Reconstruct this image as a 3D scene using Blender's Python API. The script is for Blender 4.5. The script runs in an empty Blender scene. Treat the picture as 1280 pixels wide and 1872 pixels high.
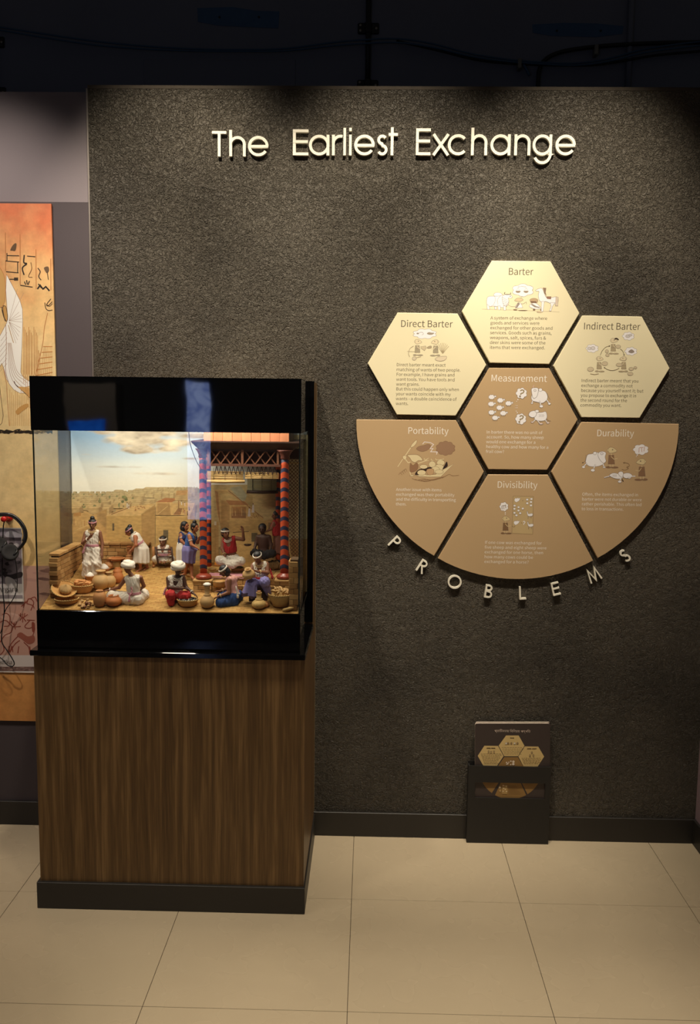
import bpy, bmesh, math, random
import numpy as np
from mathutils import Vector, Matrix

random.seed(7)
RNG = np.random.default_rng(7)
SC = bpy.context.scene
COL = SC.collection
PI = math.pi

# ------------------------------------------------------------------ camera
FPX, CX, CY = 1635.5, 640.0, 936.0
CAM = np.array([0.0, -3.4987, 1.7507])
YAW, PITCH, ROLL = -0.0212, 0.1175, -0.0115


def _cam_axes():
    cy, sy = math.cos(YAW), math.sin(YAW)
    cp, sp = math.cos(PITCH), math.sin(PITCH)
    cr, sr = math.cos(ROLL), math.sin(ROLL)
    fwd = np.array([sy * cp, cy * cp, -sp])
    right = np.array([cy, -sy, 0.0])
    down = np.cross(fwd, right)
    return right * cr + down * sr, -right * sr + down * cr, fwd


AX_R, AX_D, AX_F = _cam_axes()
cam_data = bpy.data.cameras.new('camera')
cam = bpy.data.objects.new('camera', cam_data)
COL.objects.link(cam)
cam_data.sensor_fit = 'HORIZONTAL'
cam_data.sensor_width = 36.0
cam_data.lens = FPX / 1280.0 * 36.0
cam_data.clip_start = 0.05
mw = Matrix.Identity(4)
for i in range(3):
    mw[i][0] = AX_R[i]
    mw[i][1] = -AX_D[i]
    mw[i][2] = -AX_F[i]
    mw[i][3] = CAM[i]
cam.matrix_world = mw
SC.camera = cam

# ------------------------------------------------------------------ world, lamps, exposure
world = bpy.data.worlds.new('world')
SC.world = world
world.use_nodes = True
world.node_tree.nodes['Background'].inputs[0].default_value = (1.0, 0.94, 0.88, 1)
world.node_tree.nodes['Background'].inputs[1].default_value = 0.022
SC.view_settings.view_transform = 'Standard'
SC.view_settings.look = 'None'
SC.view_settings.gamma = 1.0
SC.view_settings.use_curve_mapping = False
SC.view_settings.exposure = 0.0


def aim(o, target):
    d = Vector(target) - o.location
    o.rotation_euler = d.to_track_quat('-Z', 'Y').to_euler()


def spot(name, loc, target, power, size, blend=0.6, radius=0.04, col=(1.0, 0.84, 0.64)):
    l = bpy.data.lights.new(name, 'SPOT')
    l.energy = power
    l.spot_size = math.radians(size)
    l.spot_blend = blend
    l.shadow_soft_size = radius
    l.color = col
    o = bpy.data.objects.new(name, l)
    COL.objects.link(o)
    o.location = loc
    aim(o, target)
    return o


def area(name, loc, target, power, sx, sy, col=(1.0, 0.84, 0.64), spread=180):
    l = bpy.data.lights.new(name, 'AREA')
    l.shape = 'RECTANGLE'
    l.size, l.size_y = sx, sy
    l.energy = power
    l.color = col
    l.spread = math.radians(spread)
    o = bpy.data.objects.new(name, l)
    COL.objects.link(o)
    o.location = loc
    aim(o, target)
    return o


WARM = (1.0, 0.88, 0.70)
spot('track_spot_lamp', (-0.74, -1.0, 3.72), (-0.70, 0.0, 2.05), 200, 52, 0.85, col=WARM)
spot('track_spot_lamp', (0.06, -1.0, 3.72), (0.06, 0.0, 2.0), 200, 52, 0.85, col=WARM)
spot('track_spot_lamp', (0.76, -1.0, 3.72), (0.74, 0.0, 1.95), 205, 52, 0.85, col=WARM)
spot('track_spot_lamp', (-1.75, -1.2, 3.6), (-1.5, 0.0, 1.7), 150, 60, 0.7, col=(1.0, 0.88, 0.76))
spot('downlight_lamp', (-1.25, -1.45, 3.75), (-1.25, -1.35, 0.0), 190, 42, 1.0, 0.12, col=WARM)
spot('downlight_lamp', (0.25, -1.15, 3.75), (0.25, -1.02, 0.0), 250, 44, 1.0, 0.12, col=WARM)
spot('downlight_lamp', (0.35, -2.1, 3.75), (0.35, -2.0, 0.0), 230, 48, 1.0, 0.12, col=WARM)
spot('case_spot_lamp', (-0.6, -2.5, 3.35), (-0.62, -0.45, 1.25), 80, 20, 0.8, 0.16, col=(1.0, 0.88, 0.72))



# ------------------------------------------------------------------ pixel helpers (1280 x 1872 frame)
def ray(x, y):
    return AX_R * ((x - CX) / FPX) + AX_D * ((y - CY) / FPX) + AX_F


def PY(x, y, Y):
    """point on the vertical plane at depth Y seen at pixel x, y"""
    d = ray(x, y)
    return CAM + d * ((Y - CAM[1]) / d[1])


def PZ(x, y, Z=0.0):
    d = ray(x, y)
    return CAM + d * ((Z - CAM[2]) / d[2])


def mpp(Y):
    return (Y - CAM[1]) / FPX


def lin(c):
    """sRGB 0-255 to linear"""
    out = []
    for v in c[:3]:
        v = v / 255.0
        out.append(v / 12.92 if v <= 0.04045 else ((v + 0.055) / 1.055) ** 2.4)
    return tuple(out)


# ------------------------------------------------------------------ materials
MATS = {}


def nodes_of(m):
    m.use_nodes = True
    nt = m.node_tree
    return nt, nt.nodes, nt.links, nt.nodes['Principled BSDF']


def mat(name, rgb, rough=0.6, var=0.12, scale=20.0, bump=0.0, bscale=60.0, metal=0.0, spec=0.5, coat=0.0, stretch=(1, 1, 1)):
    """procedural principled material; rgb is sRGB 0-255"""
    if name in MATS:
        return MATS[name]
    m = bpy.data.materials.new(name)
    nt, N, L, b = nodes_of(m)
    c = lin(rgb)
    tc = N.new('ShaderNodeTexCoord')
    mp = N.new('ShaderNodeMapping')
    mp.inputs['Scale'].default_value = stretch
    L.new(tc.outputs['Object'], mp.inputs[0])
    no = N.new('ShaderNodeTexNoise')
    no.inputs['Scale'].default_value = scale
    no.inputs['Detail'].default_value = 4
    L.new(mp.outputs[0], no.inputs[0])
    mx = N.new('ShaderNodeMix')
    mx.data_type = 'RGBA'
    L.new(no.outputs['Fac'], mx.inputs[0])
    mx.inputs[6].default_value = tuple(max(0, v * (1 - var)) for v in c) + (1,)
    mx.inputs[7].default_value = tuple(min(1, v * (1 + var)) for v in c) + (1,)
    L.new(mx.outputs[2], b.inputs['Base Color'])
    b.inputs['Roughness'].default_value = rough
    b.inputs['Metallic'].default_value = metal
    b.inputs['Specular IOR Level'].default_value = spec
    b.inputs['Coat Weight'].default_value = coat
    if bump:
        n2 = N.new('ShaderNodeTexNoise')
        n2.inputs['Scale'].default_value = bscale
        n2.inputs['Detail'].default_value = 5
        L.new(mp.outputs[0], n2.inputs[0])
        bp = N.new('ShaderNodeBump')
        bp.inputs['Strength'].default_value = bump
        bp.inputs['Distance'].default_value = 0.002
        L.new(n2.outputs['Fac'], bp.inputs['Height'])
        L.new(bp.outputs[0], b.inputs['Normal'])
    MATS[name] = m
    return m


def print_mat(name='printed_colour', rough=0.55, spec=0.4, brush=0.0):
    """flat print: colour of each printed shape stored on its faces"""
    if name in MATS:
        return MATS[name]
    m = bpy.data.materials.new(name)
    nt, N, L, b = nodes_of(m)
    at = N.new('ShaderNodeAttribute')
    at.attribute_name = 'ink'
    if brush:
        tc = N.new('ShaderNodeTexCoord')
        mp = N.new('ShaderNodeMapping')
        mp.inputs['Scale'].default_value = (1, 1, 2.2)
        no = N.new('ShaderNodeTexNoise')
        no.inputs['Scale'].default_value = 55
        no.inputs['Detail'].default_value = 6
        mr = N.new('ShaderNodeMapRange')
        mr.inputs[1].default_value, mr.inputs[2].default_value = 0.3, 0.7
        mr.inputs[3].default_value, mr.inputs[4].default_value = 1 - brush, 1 + brush
        vm = N.new('ShaderNodeVectorMath')
        vm.operation = 'SCALE'
        L.new(tc.outputs['Object'], mp.inputs[0])
        L.new(mp.outputs[0], no.inputs[0])
        L.new(no.outputs['Fac'], mr.inputs[0])
        L.new(at.outputs['Color'], vm.inputs[0])
        L.new(mr.outputs[0], vm.inputs['Scale'])
        L.new(vm.outputs[0], b.inputs['Base Color'])
    else:
        L.new(at.outputs['Color'], b.inputs['Base Color'])
    b.inputs['Roughness'].default_value = rough
    b.inputs['Specular IOR Level'].default_value = spec
    MATS[name] = m
    return m


# ------------------------------------------------------------------ object helpers
def link(o, parent=None):
    COL.objects.link(o)
    if parent is not None:
        o.parent = parent
    return o


def tag(o, label=None, cat=None, group=None, kind=None):
    if label:
        o['label'] = label
    if cat:
        o['category'] = cat
    if group:
        o['group'] = group
    if kind:
        o['kind'] = kind
    return o


def empty(name, loc, label=None, cat=None, group=None, kind=None):
    o = bpy.data.objects.new(name, None)
    o.empty_display_size = 0.02
    o.location = tuple(float(v) for v in loc)
    link(o)
    return tag(o, label, cat, group, kind or ('thing' if cat else None))


def off(parent):
    return np.array(parent.location) if parent is not None and parent.parent is None else (
        np.array(parent.location) + np.array(parent.parent.location) if parent is not None else np.zeros(3))


def mesh_obj(name, verts, faces, material, parent=None, smooth=False, origin=None, mats=None, fmat=None):
    """verts are world coordinates; the object's own origin is put at `origin` (or the middle of its base)"""
    v = np.asarray(verts, dtype=float).reshape(-1, 3)
    if parent is not None:
        o_par = off(parent)
        org = np.zeros(3) if origin is None else np.asarray(origin, float) - o_par
        v = v - o_par - org
    else:
        if origin is None:
            origin = np.array([(v[:, 0].min() + v[:, 0].max()) / 2, (v[:, 1].min() + v[:, 1].max()) / 2, v[:, 2].min()])
        org = np.asarray(origin, float)
        v = v - org
    me = bpy.data.meshes.new(name)
    me.from_pydata(v.tolist(), [], [list(map(int, f)) for f in faces])
    if mats:
        for m in mats:
            me.materials.append(m)
        me.polygons.foreach_set('material_index', np.asarray(fmat, dtype=np.int32))
    else:
        me.materials.append(material)
    if smooth:
        me.polygons.foreach_set('use_smooth', np.ones(len(me.polygons), dtype=bool))
    me.update()
    o = bpy.data.objects.new(name, me)
    o.location = org.tolist()
    return link(o, parent)


def bm_obj(name, bm, material, parent=None, smooth=False, origin=None):
    bm.normal_update()
    bm.verts.index_update()
    v = [tuple(x.co) for x in bm.verts]
    f = [[x.index for x in p.verts] for p in bm.faces]
    bm.free()
    return mesh_obj(name, v, f, material, parent, smooth, origin)


def box_vf(x0, x1, y0, y1, z0, z1):
    v = [(x0, y0, z0), (x1, y0, z0), (x1, y1, z0), (x0, y1, z0), (x0, y0, z1), (x1, y0, z1), (x1, y1, z1), (x0, y1, z1)]
    f = [(0, 3, 2, 1), (4, 5, 6, 7), (0, 1, 5, 4), (1, 2, 6, 5), (2, 3, 7, 6), (3, 0, 4, 7)]
    return v, f


def bevel_box(x0, x1, y0, y1, z0, z1, bev=0.002, seg=1):
    bm = bmesh.new()
    v, f = box_vf(x0, x1, y0, y1, z0, z1)
    vs = [bm.verts.new(p) for p in v]
    for q in f:
        bm.faces.new([vs[i] for i in q])
    if bev:
        bmesh.ops.bevel(bm, geom=list(bm.edges), offset=bev, segments=seg, affect='EDGES', profile=0.6)
    return bm


def box(name, x0, x1, y0, y1, z0, z1, material, parent=None, bev=0.0, origin=None):
    if bev:
        return bm_obj(name, bevel_box(x0, x1, y0, y1, z0, z1, bev), material, parent, origin=origin)
    v, f = box_vf(x0, x1, y0, y1, z0, z1)
    return mesh_obj(name, v, f, material, parent, origin=origin)


def join_vf(parts):
    V, F, n = [], [], 0
    for v, f in parts:
        V.extend([tuple(p) for p in v])
        F.extend([[i + n for i in q] for q in f])
        n += len(v)
    return V, F


def tube_vf(pts, r, n=8, closed=False, cap=True):
    """tube along points; r scalar or list"""
    P = [np.asarray(p, float) for p in pts]
    m = len(P)
    R = [r] * m if np.isscalar(r) else list(r)
    V, F = [], []
    up = np.array([0.123, 0.31, 0.94])
    prev = None
    for i in range(m):
        if closed:
            t = P[(i + 1) % m] - P[i - 1]
        else:
            t = P[min(i + 1, m - 1)] - P[max(i - 1, 0)]
        t = t / (np.linalg.norm(t) + 1e-12)
        a = prev - t * (prev @ t) if prev is not None else np.cross(t, up)
        if np.linalg.norm(a) < 1e-6:
            a = np.cross(t, np.array([1.0, 0.2, 0.1]))
        a = a / np.linalg.norm(a)
        prev = a
        b = np.cross(t, a)
        for k in range(n):
            th = 2 * PI * k / n
            V.append(P[i] + (a * math.cos(th) + b * math.sin(th)) * R[i])
    segs = m if closed else m - 1
    for i in range(segs):
        j = (i + 1) % m
        for k in range(n):
            F.append((i * n + k, i * n + (k + 1) % n, j * n + (k + 1) % n, j * n + k))
    if cap and not closed:
        F.append(tuple(range(n))[::-1])
        F.append(tuple((m - 1) * n + k for k in range(n)))
    return V, F


def tube(name, pts, r, material, parent=None, n=8, closed=False, smooth=True, origin=None):
    v, f = tube_vf(pts, r, n, closed)
    return mesh_obj(name, v, f, material, parent, smooth, origin)


def spline(pts, k=8):
    """Catmull-Rom through points"""
    P = [np.asarray(p, float) for p in pts]
    P = [2 * P[0] - P[1]] + P + [2 * P[-1] - P[-2]]
    out = []
    for i in range(1, len(P) - 2):
        for s in range(k):
            t = s / k
            a, b, c, d = P[i - 1], P[i], P[i + 1], P[i + 2]
            out.append(0.5 * ((2 * b) + (c - a) * t + (2 * a - 5 * b + 4 * c - d) * t * t + (3 * b - a - 3 * c + d) * t ** 3))
    out.append(P[-2])
    return out


def lathe_vf(c, prof, n=28, flute=0.0, nf=10, tilt=None):
    """surface of revolution about a vertical axis through c; prof = [(r, z)...]"""
    V, F = [], []
    c = np.asarray(c, float)
    for (r, z) in prof:
        for k in range(n):
            th = 2 * PI * k / n
            rr = r * (1 + flute * (abs(math.cos(nf * th / 2)) - 0.6))
            p = np.array([rr * math.cos(th), rr * math.sin(th), z])
            if tilt is not None:
                p = np.array(tilt @ Vector(p))
            V.append(c + p)
    m = len(prof)
    for i in range(m - 1):
        for k in range(n):
            F.append((i * n + k, i * n + (k + 1) % n, (i + 1) * n + (k + 1) % n, (i + 1) * n + k))
    F.append(tuple(range(n))[::-1])
    F.append(tuple((m - 1) * n + k for k in range(n)))
    return V, F


def prism_vf(poly, y_front, y_back):
    """polygon given as (x, z) points, extruded along y"""
    n = len(poly)
    V = [(x, y_front, z) for x, z in poly] + [(x, y_back, z) for x, z in poly]
    a = sum(poly[i][0] * poly[(i + 1) % n][1] - poly[(i + 1) % n][0] * poly[i][1] for i in range(n))
    fr = list(range(n))
    bk = list(range(2 * n - 1, n - 1, -1))
    F = [fr, bk] if a > 0 else [fr[::-1], bk[::-1]]
    for i in range(n):
        j = (i + 1) % n
        F.append((j, i, n + i, n + j) if a > 0 else (i, j, n + j, n + i))
    return V, F


class Print:
    """flat coloured shapes printed on a plane at depth Y, laid out from the photograph's pixels"""

    def __init__(self, Y, step=0.000005, ox=0, oy=0, s=1.0, fn=None):
        self.Y, self.step, self.V, self.F, self.C, self.k = Y, step, [], [], [], 0
        self.ox, self.oy, self.s, self.fn, self.wm = ox, oy, s, fn, 1.0

    def view(self, ox, oy, s):
        self.ox, self.oy, self.s = ox, oy, s

    def px(self, p):
        return (self.ox + p[0] / self.s, self.oy + p[1] / self.s)

    def raw(self, pts, col):
        y = self.Y - self.step * (1 + self.k)
        n0 = len(self.V)
        for p in pts:
            q = self.px(p)
            w = PY(q[0], q[1], self.Y) if self.fn is None else self.fn(q[0], q[1])
            self.V.append((w[0], y, w[2]))
        self.F.append(list(range(n0, n0 + len(pts))))
        self.C.append(lin(col))

    def poly(self, pts, col, line=None, w=0.5):
        a = sum(pts[i][0] * pts[(i + 1) % len(pts)][1] - pts[(i + 1) % len(pts)][0] * pts[i][1] for i in range(len(pts)))
        self.k += 1
        self.raw(pts if a < 0 else pts[::-1], col)
        if line is not None:
            self.line(list(pts) + [pts[0]], line, w)

    def line(self, pts, col, w=0.6):
        """w in photo pixels"""
        self.k += 1
        h = w * self.wm * self.s / 2
        P = [np.array(p, float) for p in pts]
        P = [P[0]] + [b for a, b in zip(P[:-1], P[1:]) if np.linalg.norm(b - a) > 1e-6]
        n = len(P)
        if n < 2:
            return
        shut = n > 3 and np.linalg.norm(P[0] - P[-1]) < 1e-6
        L_, R_ = [], []
        for i in range(n):
            t0 = P[i] - P[i - 1] if i else (P[-1] - P[-2] if shut else P[1] - P[0])
            t1 = P[i + 1] - P[i] if i < n - 1 else (P[1] - P[0] if shut else t0)
            t0, t1 = t0 / np.linalg.norm(t0), t1 / np.linalg.norm(t1)
            m = np.array([-(t0 + t1)[1], (t0 + t1)[0]])
            q = np.linalg.norm(m)
            m = m / q if q > 1e-6 else np.array([-t1[1], t1[0]])
            m = m * h / max(0.5, abs(m @ np.array([-t1[1], t1[0]])))
            L_.append(P[i] + m)
            R_.append(P[i] - m)
        for i in range(n - 1):
            self.raw([L_[i], L_[i + 1], R_[i + 1], R_[i]], col)

    def curve(self, pts, col, w=0.6, k=5):
        p3 = [(p[0], p[1], 0) for p in pts]
        self.line([(q[0], q[1]) for q in spline(p3, k)], col, w)

    def blob(self, pts, col, line=None, w=0.5, k=4):
        p3 = [np.array((p[0], p[1], 0.0)) for p in pts]
        n = len(p3)
        out = []
        for i in range(n):
            a, b, c, d = p3[i - 1], p3[i], p3[(i + 1) % n], p3[(i + 2) % n]
            for s in range(k):
                t = s / k
                q = 0.5 * ((2 * b) + (c - a) * t + (2 * a - 5 * b + 4 * c - d) * t * t + (3 * b - a - 3 * c + d) * t ** 3)
                out.append((q[0], q[1]))
        self.poly(out, col, line, w)

    def ell(self, c, rx, ry, col, line=None, w=0.5, n=14, rot=0.0):
        cr, sr = math.cos(rot), math.sin(rot)
        pts = []
        for k in range(n):
            a = 2 * PI * k / n
            x, y = rx * math.cos(a), ry * math.sin(a)
            pts.append((c[0] + x * cr - y * sr, c[1] + x * sr + y * cr))
        self.poly(pts, col, line, w)

    def cloud(self, c, rx, ry, col, line=None, w=0.5, bumps=7, amp=0.12):
        n = bumps * 5
        pts = []
        for k in range(n):
            a = 2 * PI * k / n
            f = 1 - amp + amp * abs(math.sin(bumps * a / 2)) * 1.6
            pts.append((c[0] + rx * f * math.cos(a), c[1] + ry * f * math.sin(a)))
        self.poly(pts, col, line, w)

    def build(self, name, parent=None, material=None):
        o = mesh_obj(name, self.V, self.F, material or print_mat(), parent)
        me = o.data
        at = me.color_attributes.new('ink', 'FLOAT_COLOR', 'CORNER')
        buf = np.ones((len(me.loops), 4), dtype=np.float32)
        i = 0
        for f, c in zip(self.F, self.C):
            buf[i:i + len(f), :3] = c
            i += len(f)
        at.data.foreach_set('color', buf.ravel())
        return o


# ------------------------------------------------------------------ lettering
try:  # the sans serif that ships inside Blender; falls back to the built-in font
    import os
    SANS = bpy.data.fonts.load(os.path.join(bpy.utils.system_resource('DATAFILES'), 'fonts', 'Noto Sans CJK Regular.woff2'))
    BENGALI = bpy.data.fonts.load(os.path.join(bpy.utils.system_resource('DATAFILES'), 'fonts', 'NotoSansBengali-VariableFont_wdth,wght.woff2'))
except Exception:
    SANS = BENGALI = None


def text_obj(name, body, x0px, ybase, x1px, Y, material, parent, spacing_px=None, widest=None, align='LEFT', bold=0.0, fn=None, cap=None, font=None):
    """flat printed text whose widest line spans x0px..x1px; first baseline at ybase (photo pixels)"""
    fn = fn or (lambda a, b: PY(a, b, Y))
    A = np.array(fn(x0px, ybase))
    B = np.array(fn(x1px, ybase))
    width = float(B[0] - A[0])
    cu = bpy.data.curves.new(name, 'FONT')
    cu.body = widest or body
    cu.size = 1.0
    cu.resolution_u = 4
    if font or SANS is not None:
        cu.font = font or SANS
    cu.align_x = 'LEFT'
    to = bpy.data.objects.new(name, cu)
    COL.objects.link(to)
    bpy.context.view_layer.update()
    dg = bpy.context.evaluated_depsgraph_get()
    me = bpy.data.meshes.new_from_object(to.evaluated_get(dg))
    xs = [v.co.x for v in me.vertices]
    w1 = max(xs) - min(xs)
    xm = min(xs)
    bpy.data.meshes.remove(me)
    s = width / w1
    sz = s
    if cap:
        cu.body = 'H'
        bpy.context.view_layer.update()
        me = bpy.data.meshes.new_from_object(to.evaluated_get(bpy.context.evaluated_depsgraph_get()))
        ys = [v.co.y for v in me.vertices]
        bpy.data.meshes.remove(me)
        sz = cap * mpp(Y) / (max(ys) - min(ys))
    cu.body = body
    cu.align_x = align
    cu.offset = bold
    if spacing_px:
        z2 = fn(x0px, ybase + spacing_px)[2]
        cu.space_line = float(A[2] - z2) / sz
    bpy.context.view_layer.update()
    dg = bpy.context.evaluated_depsgraph_get()
    me = bpy.data.meshes.new_from_object(to.evaluated_get(dg))
    V = np.array([v.co for v in me.vertices])
    F = [list(p.vertices) for p in me.polygons]
    bpy.data.objects.remove(to)
    bpy.data.meshes.remove(me)
    bpy.data.curves.remove(cu)
    out = np.zeros((len(V), 3))
    if align == 'LEFT':
        out[:, 0] = A[0] + (V[:, 0] - xm) * s
    else:
        out[:, 0] = (A[0] + B[0]) / 2 + V[:, 0] * s
    out[:, 1] = Y
    out[:, 2] = A[2] + V[:, 1] * sz
    return mesh_obj(name, out, F, material, parent)


def stroke_letter(ch, w):
    """strokes of a thin geometric letter: list of polylines in a box, cap height 1, x-height .78; w = stroke width"""
    h = w / 2
    X = 0.79

    def arc(cx, cy, r, a0, a1, n=20, ry=None):
        ry = ry or r
        return [(cx + r * math.cos(math.radians(a0 + (a1 - a0) * i / n)), cy + ry * math.sin(math.radians(a0 + (a1 - a0) * i / n))) for i in range(n + 1)]
    r = X / 2 - h
    S = {
        'T': (0.54, [[(0, 1 - h), (0.54, 1 - h)], [(0.27, 0), (0.27, 1)]]),
        'E': (0.58, [[(h, 0), (h, 1)], [(0, 1 - h), (0.58, 1 - h)], [(0, 0.53), (0.56, 0.53)], [(0, h), (0.58, h)]]),
        'h': (0.62, [[(h, 0), (h, 1.03)], arc(0.31, X - 0.31, 0.31 - h, 180, 0) + [(0.62 - h, 0)]]),
        'n': (0.62, [[(h, 0), (h, X)], arc(0.31, X - 0.31, 0.31 - h, 180, 0) + [(0.62 - h, 0)]]),
        'e': (0.76, [[(0.04, X / 2 - 0.01), (0.76, X / 2 - 0.01)], arc(0.38, X / 2, r, 0, 325, 30)]),
        'a': (0.77, [arc(0.38, X / 2, r, 0, 360, 30), [(0.77 - h, 0), (0.77 - h, X)]]),
        'r': (0.38, [[(h, 0), (h, X)], arc(0.33, X - 0.33, 0.33 - h, 180, 75, 12)]),
        'l': (w, [[(h, 0), (h, 1.05)]]),
        'i': (w, [[(h, 0), (h, X)], [(h, 0.93), (h, 1.05)]]),
        's': (0.44, [arc(0.22, X - 0.2, 0.2 - h, 30, 265, 14) + arc(0.22, 0.215, 0.215 - h, 85, -150, 14)]),
        't': (0.36, [[(0.14, 0), (0.14, 1.06)], [(0, X), (0.36, X)]]),
        'x': (0.62, [[(0.03, 0), (0.59, X)], [(0.03, X), (0.59, 0)]]),
        'c': (0.74, [arc(0.38, X / 2, r, 42, 318, 26)]),
        'g': (0.77, [arc(0.38, X / 2, r, 0, 360, 30), [(0.77 - h, X), (0.77 - h, 0.06)] + arc(0.39, 0.06, 0.38 - h, 0, -155, 18, 0.34)]),
        'P': (0.55, [[(h, 0), (h, 1)], [(h, 1 - h)] + arc(0.3, 0.74, 0.26 - h, 90, -90, 12) + [(h, 0.48 + h)]]),
        'R': (0.58, [[(h, 0), (h, 1)], [(h, 1 - h)] + arc(0.28, 0.74, 0.26 - h, 90, -90, 12) + [(h, 0.48 + h)], [(0.25, 0.5), (0.55, 0)]]),
        'O': (1.04, [arc(0.52, 0.5, 0.52 - h, 0, 360, 32)]),
        'B': (0.58, [[(h, 0), (h, 1)], [(h, 1 - h)] + arc(0.28, 0.76, 0.24 - h, 90, -90, 12) + [(h, 0.52 + h)], [(h, 0.52)] + arc(0.3, 0.27, 0.27 - h, 90, -90, 12) + [(h, h)]]),
        'L': (0.5, [[(h, 0), (h, 1)], [(0, h), (0.5, h)]]),
        'M': (0.95, [[(0.05, 0), (0.2, 1), (0.475, 0.1), (0.75, 1), (0.9, 0)]]),
        'S': (0.56, [arc(0.28, 0.75, 0.25 - h, 25, 268, 14) + arc(0.28, 0.26, 0.26 - h, 88, -155, 14)]),
    }
    return S[ch]


def ribbon_vf(line, w, y0, y1, tf):
    """extruded flat stroke; tf maps letter coordinates to wall (x, z)"""
    P = [np.array(p, float) for p in line]
    n = len(P)
    L, R = [], []
    for i in range(n):
        t0 = P[i] - P[i - 1] if i else P[1] - P[0]
        t1 = P[i + 1] - P[i] if i < n - 1 else t0
        t0 = t0 / (np.linalg.norm(t0) + 1e-9)
        t1 = t1 / (np.linalg.norm(t1) + 1e-9)
        nn = np.array([-(t0 + t1)[1], (t0 + t1)[0]])
        nn = nn / (np.linalg.norm(nn) + 1e-9)
        k = 1 / max(0.35, nn @ np.array([-t0[1], t0[0]]))
        L.append(tf(P[i] + nn * w / 2 * k))
        R.append(tf(P[i] - nn * w / 2 * k))
    V = []
    for y in (y0, y1):
        V += [(p[0], y, p[1]) for p in L] + [(p[0], y, p[1]) for p in R]
    F = []
    m = 2 * n
    for i in range(n - 1):
        F.append((n + i, n + i + 1, i + 1, i))
        F.append((m + i, m + i + 1, m + n + i + 1, m + n + i))
        F.append((i, i + 1, m + i + 1, m + i))
        F.append((m + n + i, m + n + i + 1, n + i + 1, n + i))
    F.append((0, m, m + n, n))
    F.append((n - 1, 2 * n - 1, m + 2 * n - 1, m + n - 1))
    return V, F


# ================================================================== the setting
def plaster_mat():
    """dark trowelled plaster with short raised wrinkles"""
    m = bpy.data.materials.new('dark_wrinkled_plaster')
    nt, N, L, b = nodes_of(m)
    tc = N.new('ShaderNodeTexCoord')
    def noise(scale, detail, rough=0.5, dist=0.0):
        n = N.new('ShaderNodeTexNoise')
        n.inputs['Scale'].default_value = scale
        n.inputs['Detail'].default_value = detail
        n.inputs['Roughness'].default_value = rough
        n.inputs['Distortion'].default_value = dist
        L.new(tc.outputs['Object'], n.inputs[0])
        return n.outputs['Fac']

    def op(kind, a_, b_=None, c_=None):
        m_ = N.new('ShaderNodeMath')
        m_.operation = kind
        for i_, v_ in enumerate((a_, b_, c_)):
            if v_ is None:
                continue
            if isinstance(v_, (int, float)):
                m_.inputs[i_].default_value = v_
            else:
                L.new(v_, m_.inputs[i_])
        return m_.outputs[0]

    def crease(fac, width):
        d = op('ABSOLUTE', op('SUBTRACT', fac, 0.5))
        r = N.new('ShaderNodeMapRange')
        r.inputs[1].default_value = 0.0
        r.inputs[2].default_value = width
        r.inputs[3].default_value = 0.0
        r.inputs[4].default_value = 1.0
        L.new(d, r.inputs[0])
        return r.outputs[0]
    c1 = crease(noise(54, 2, 0.55, 0.4), 0.05)
    c2 = crease(noise(98, 2, 0.55, 0.3), 0.06)
    soft = noise(30, 3, 0.5)
    fine = noise(330, 2, 0.5)
    h = op('MULTIPLY_ADD', c2, 0.6, c1)
    h = op('MULTIPLY_ADD', soft, 1.6, h)
    h = op('MULTIPLY_ADD', fine, 0.2, h)
    bp = N.new('ShaderNodeBump')
    bp.inputs['Strength'].default_value = 0.9
    bp.inputs['Distance'].default_value = 0.0055
    L.new(h, bp.inputs['Height'])
    L.new(bp.outputs[0], b.inputs['Normal'])
    n3 = N.new('ShaderNodeTexNoise')
    n3.inputs['Scale'].default_value = 2.2
    n3.inputs['Detail'].default_value = 6
    L.new(tc.outputs['Object'], n3.inputs[0])
    cr = N.new('ShaderNodeValToRGB')
    cr.color_ramp.elements[0].position = 0.3
    cr.color_ramp.elements[0].color = lin((60, 55, 47)) + (1,)
    cr.color_ramp.elements[1].position = 0.75
    cr.color_ramp.elements[1].color = lin((95, 88, 76)) + (1,)
    L.new(n3.outputs['Fac'], cr.inputs[0])
    L.new(cr.outputs[0], b.inputs['Base Color'])
    b.inputs['Roughness'].default_value = 0.62
    b.inputs['Specular IOR Level'].default_value = 0.35
    return m


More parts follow.
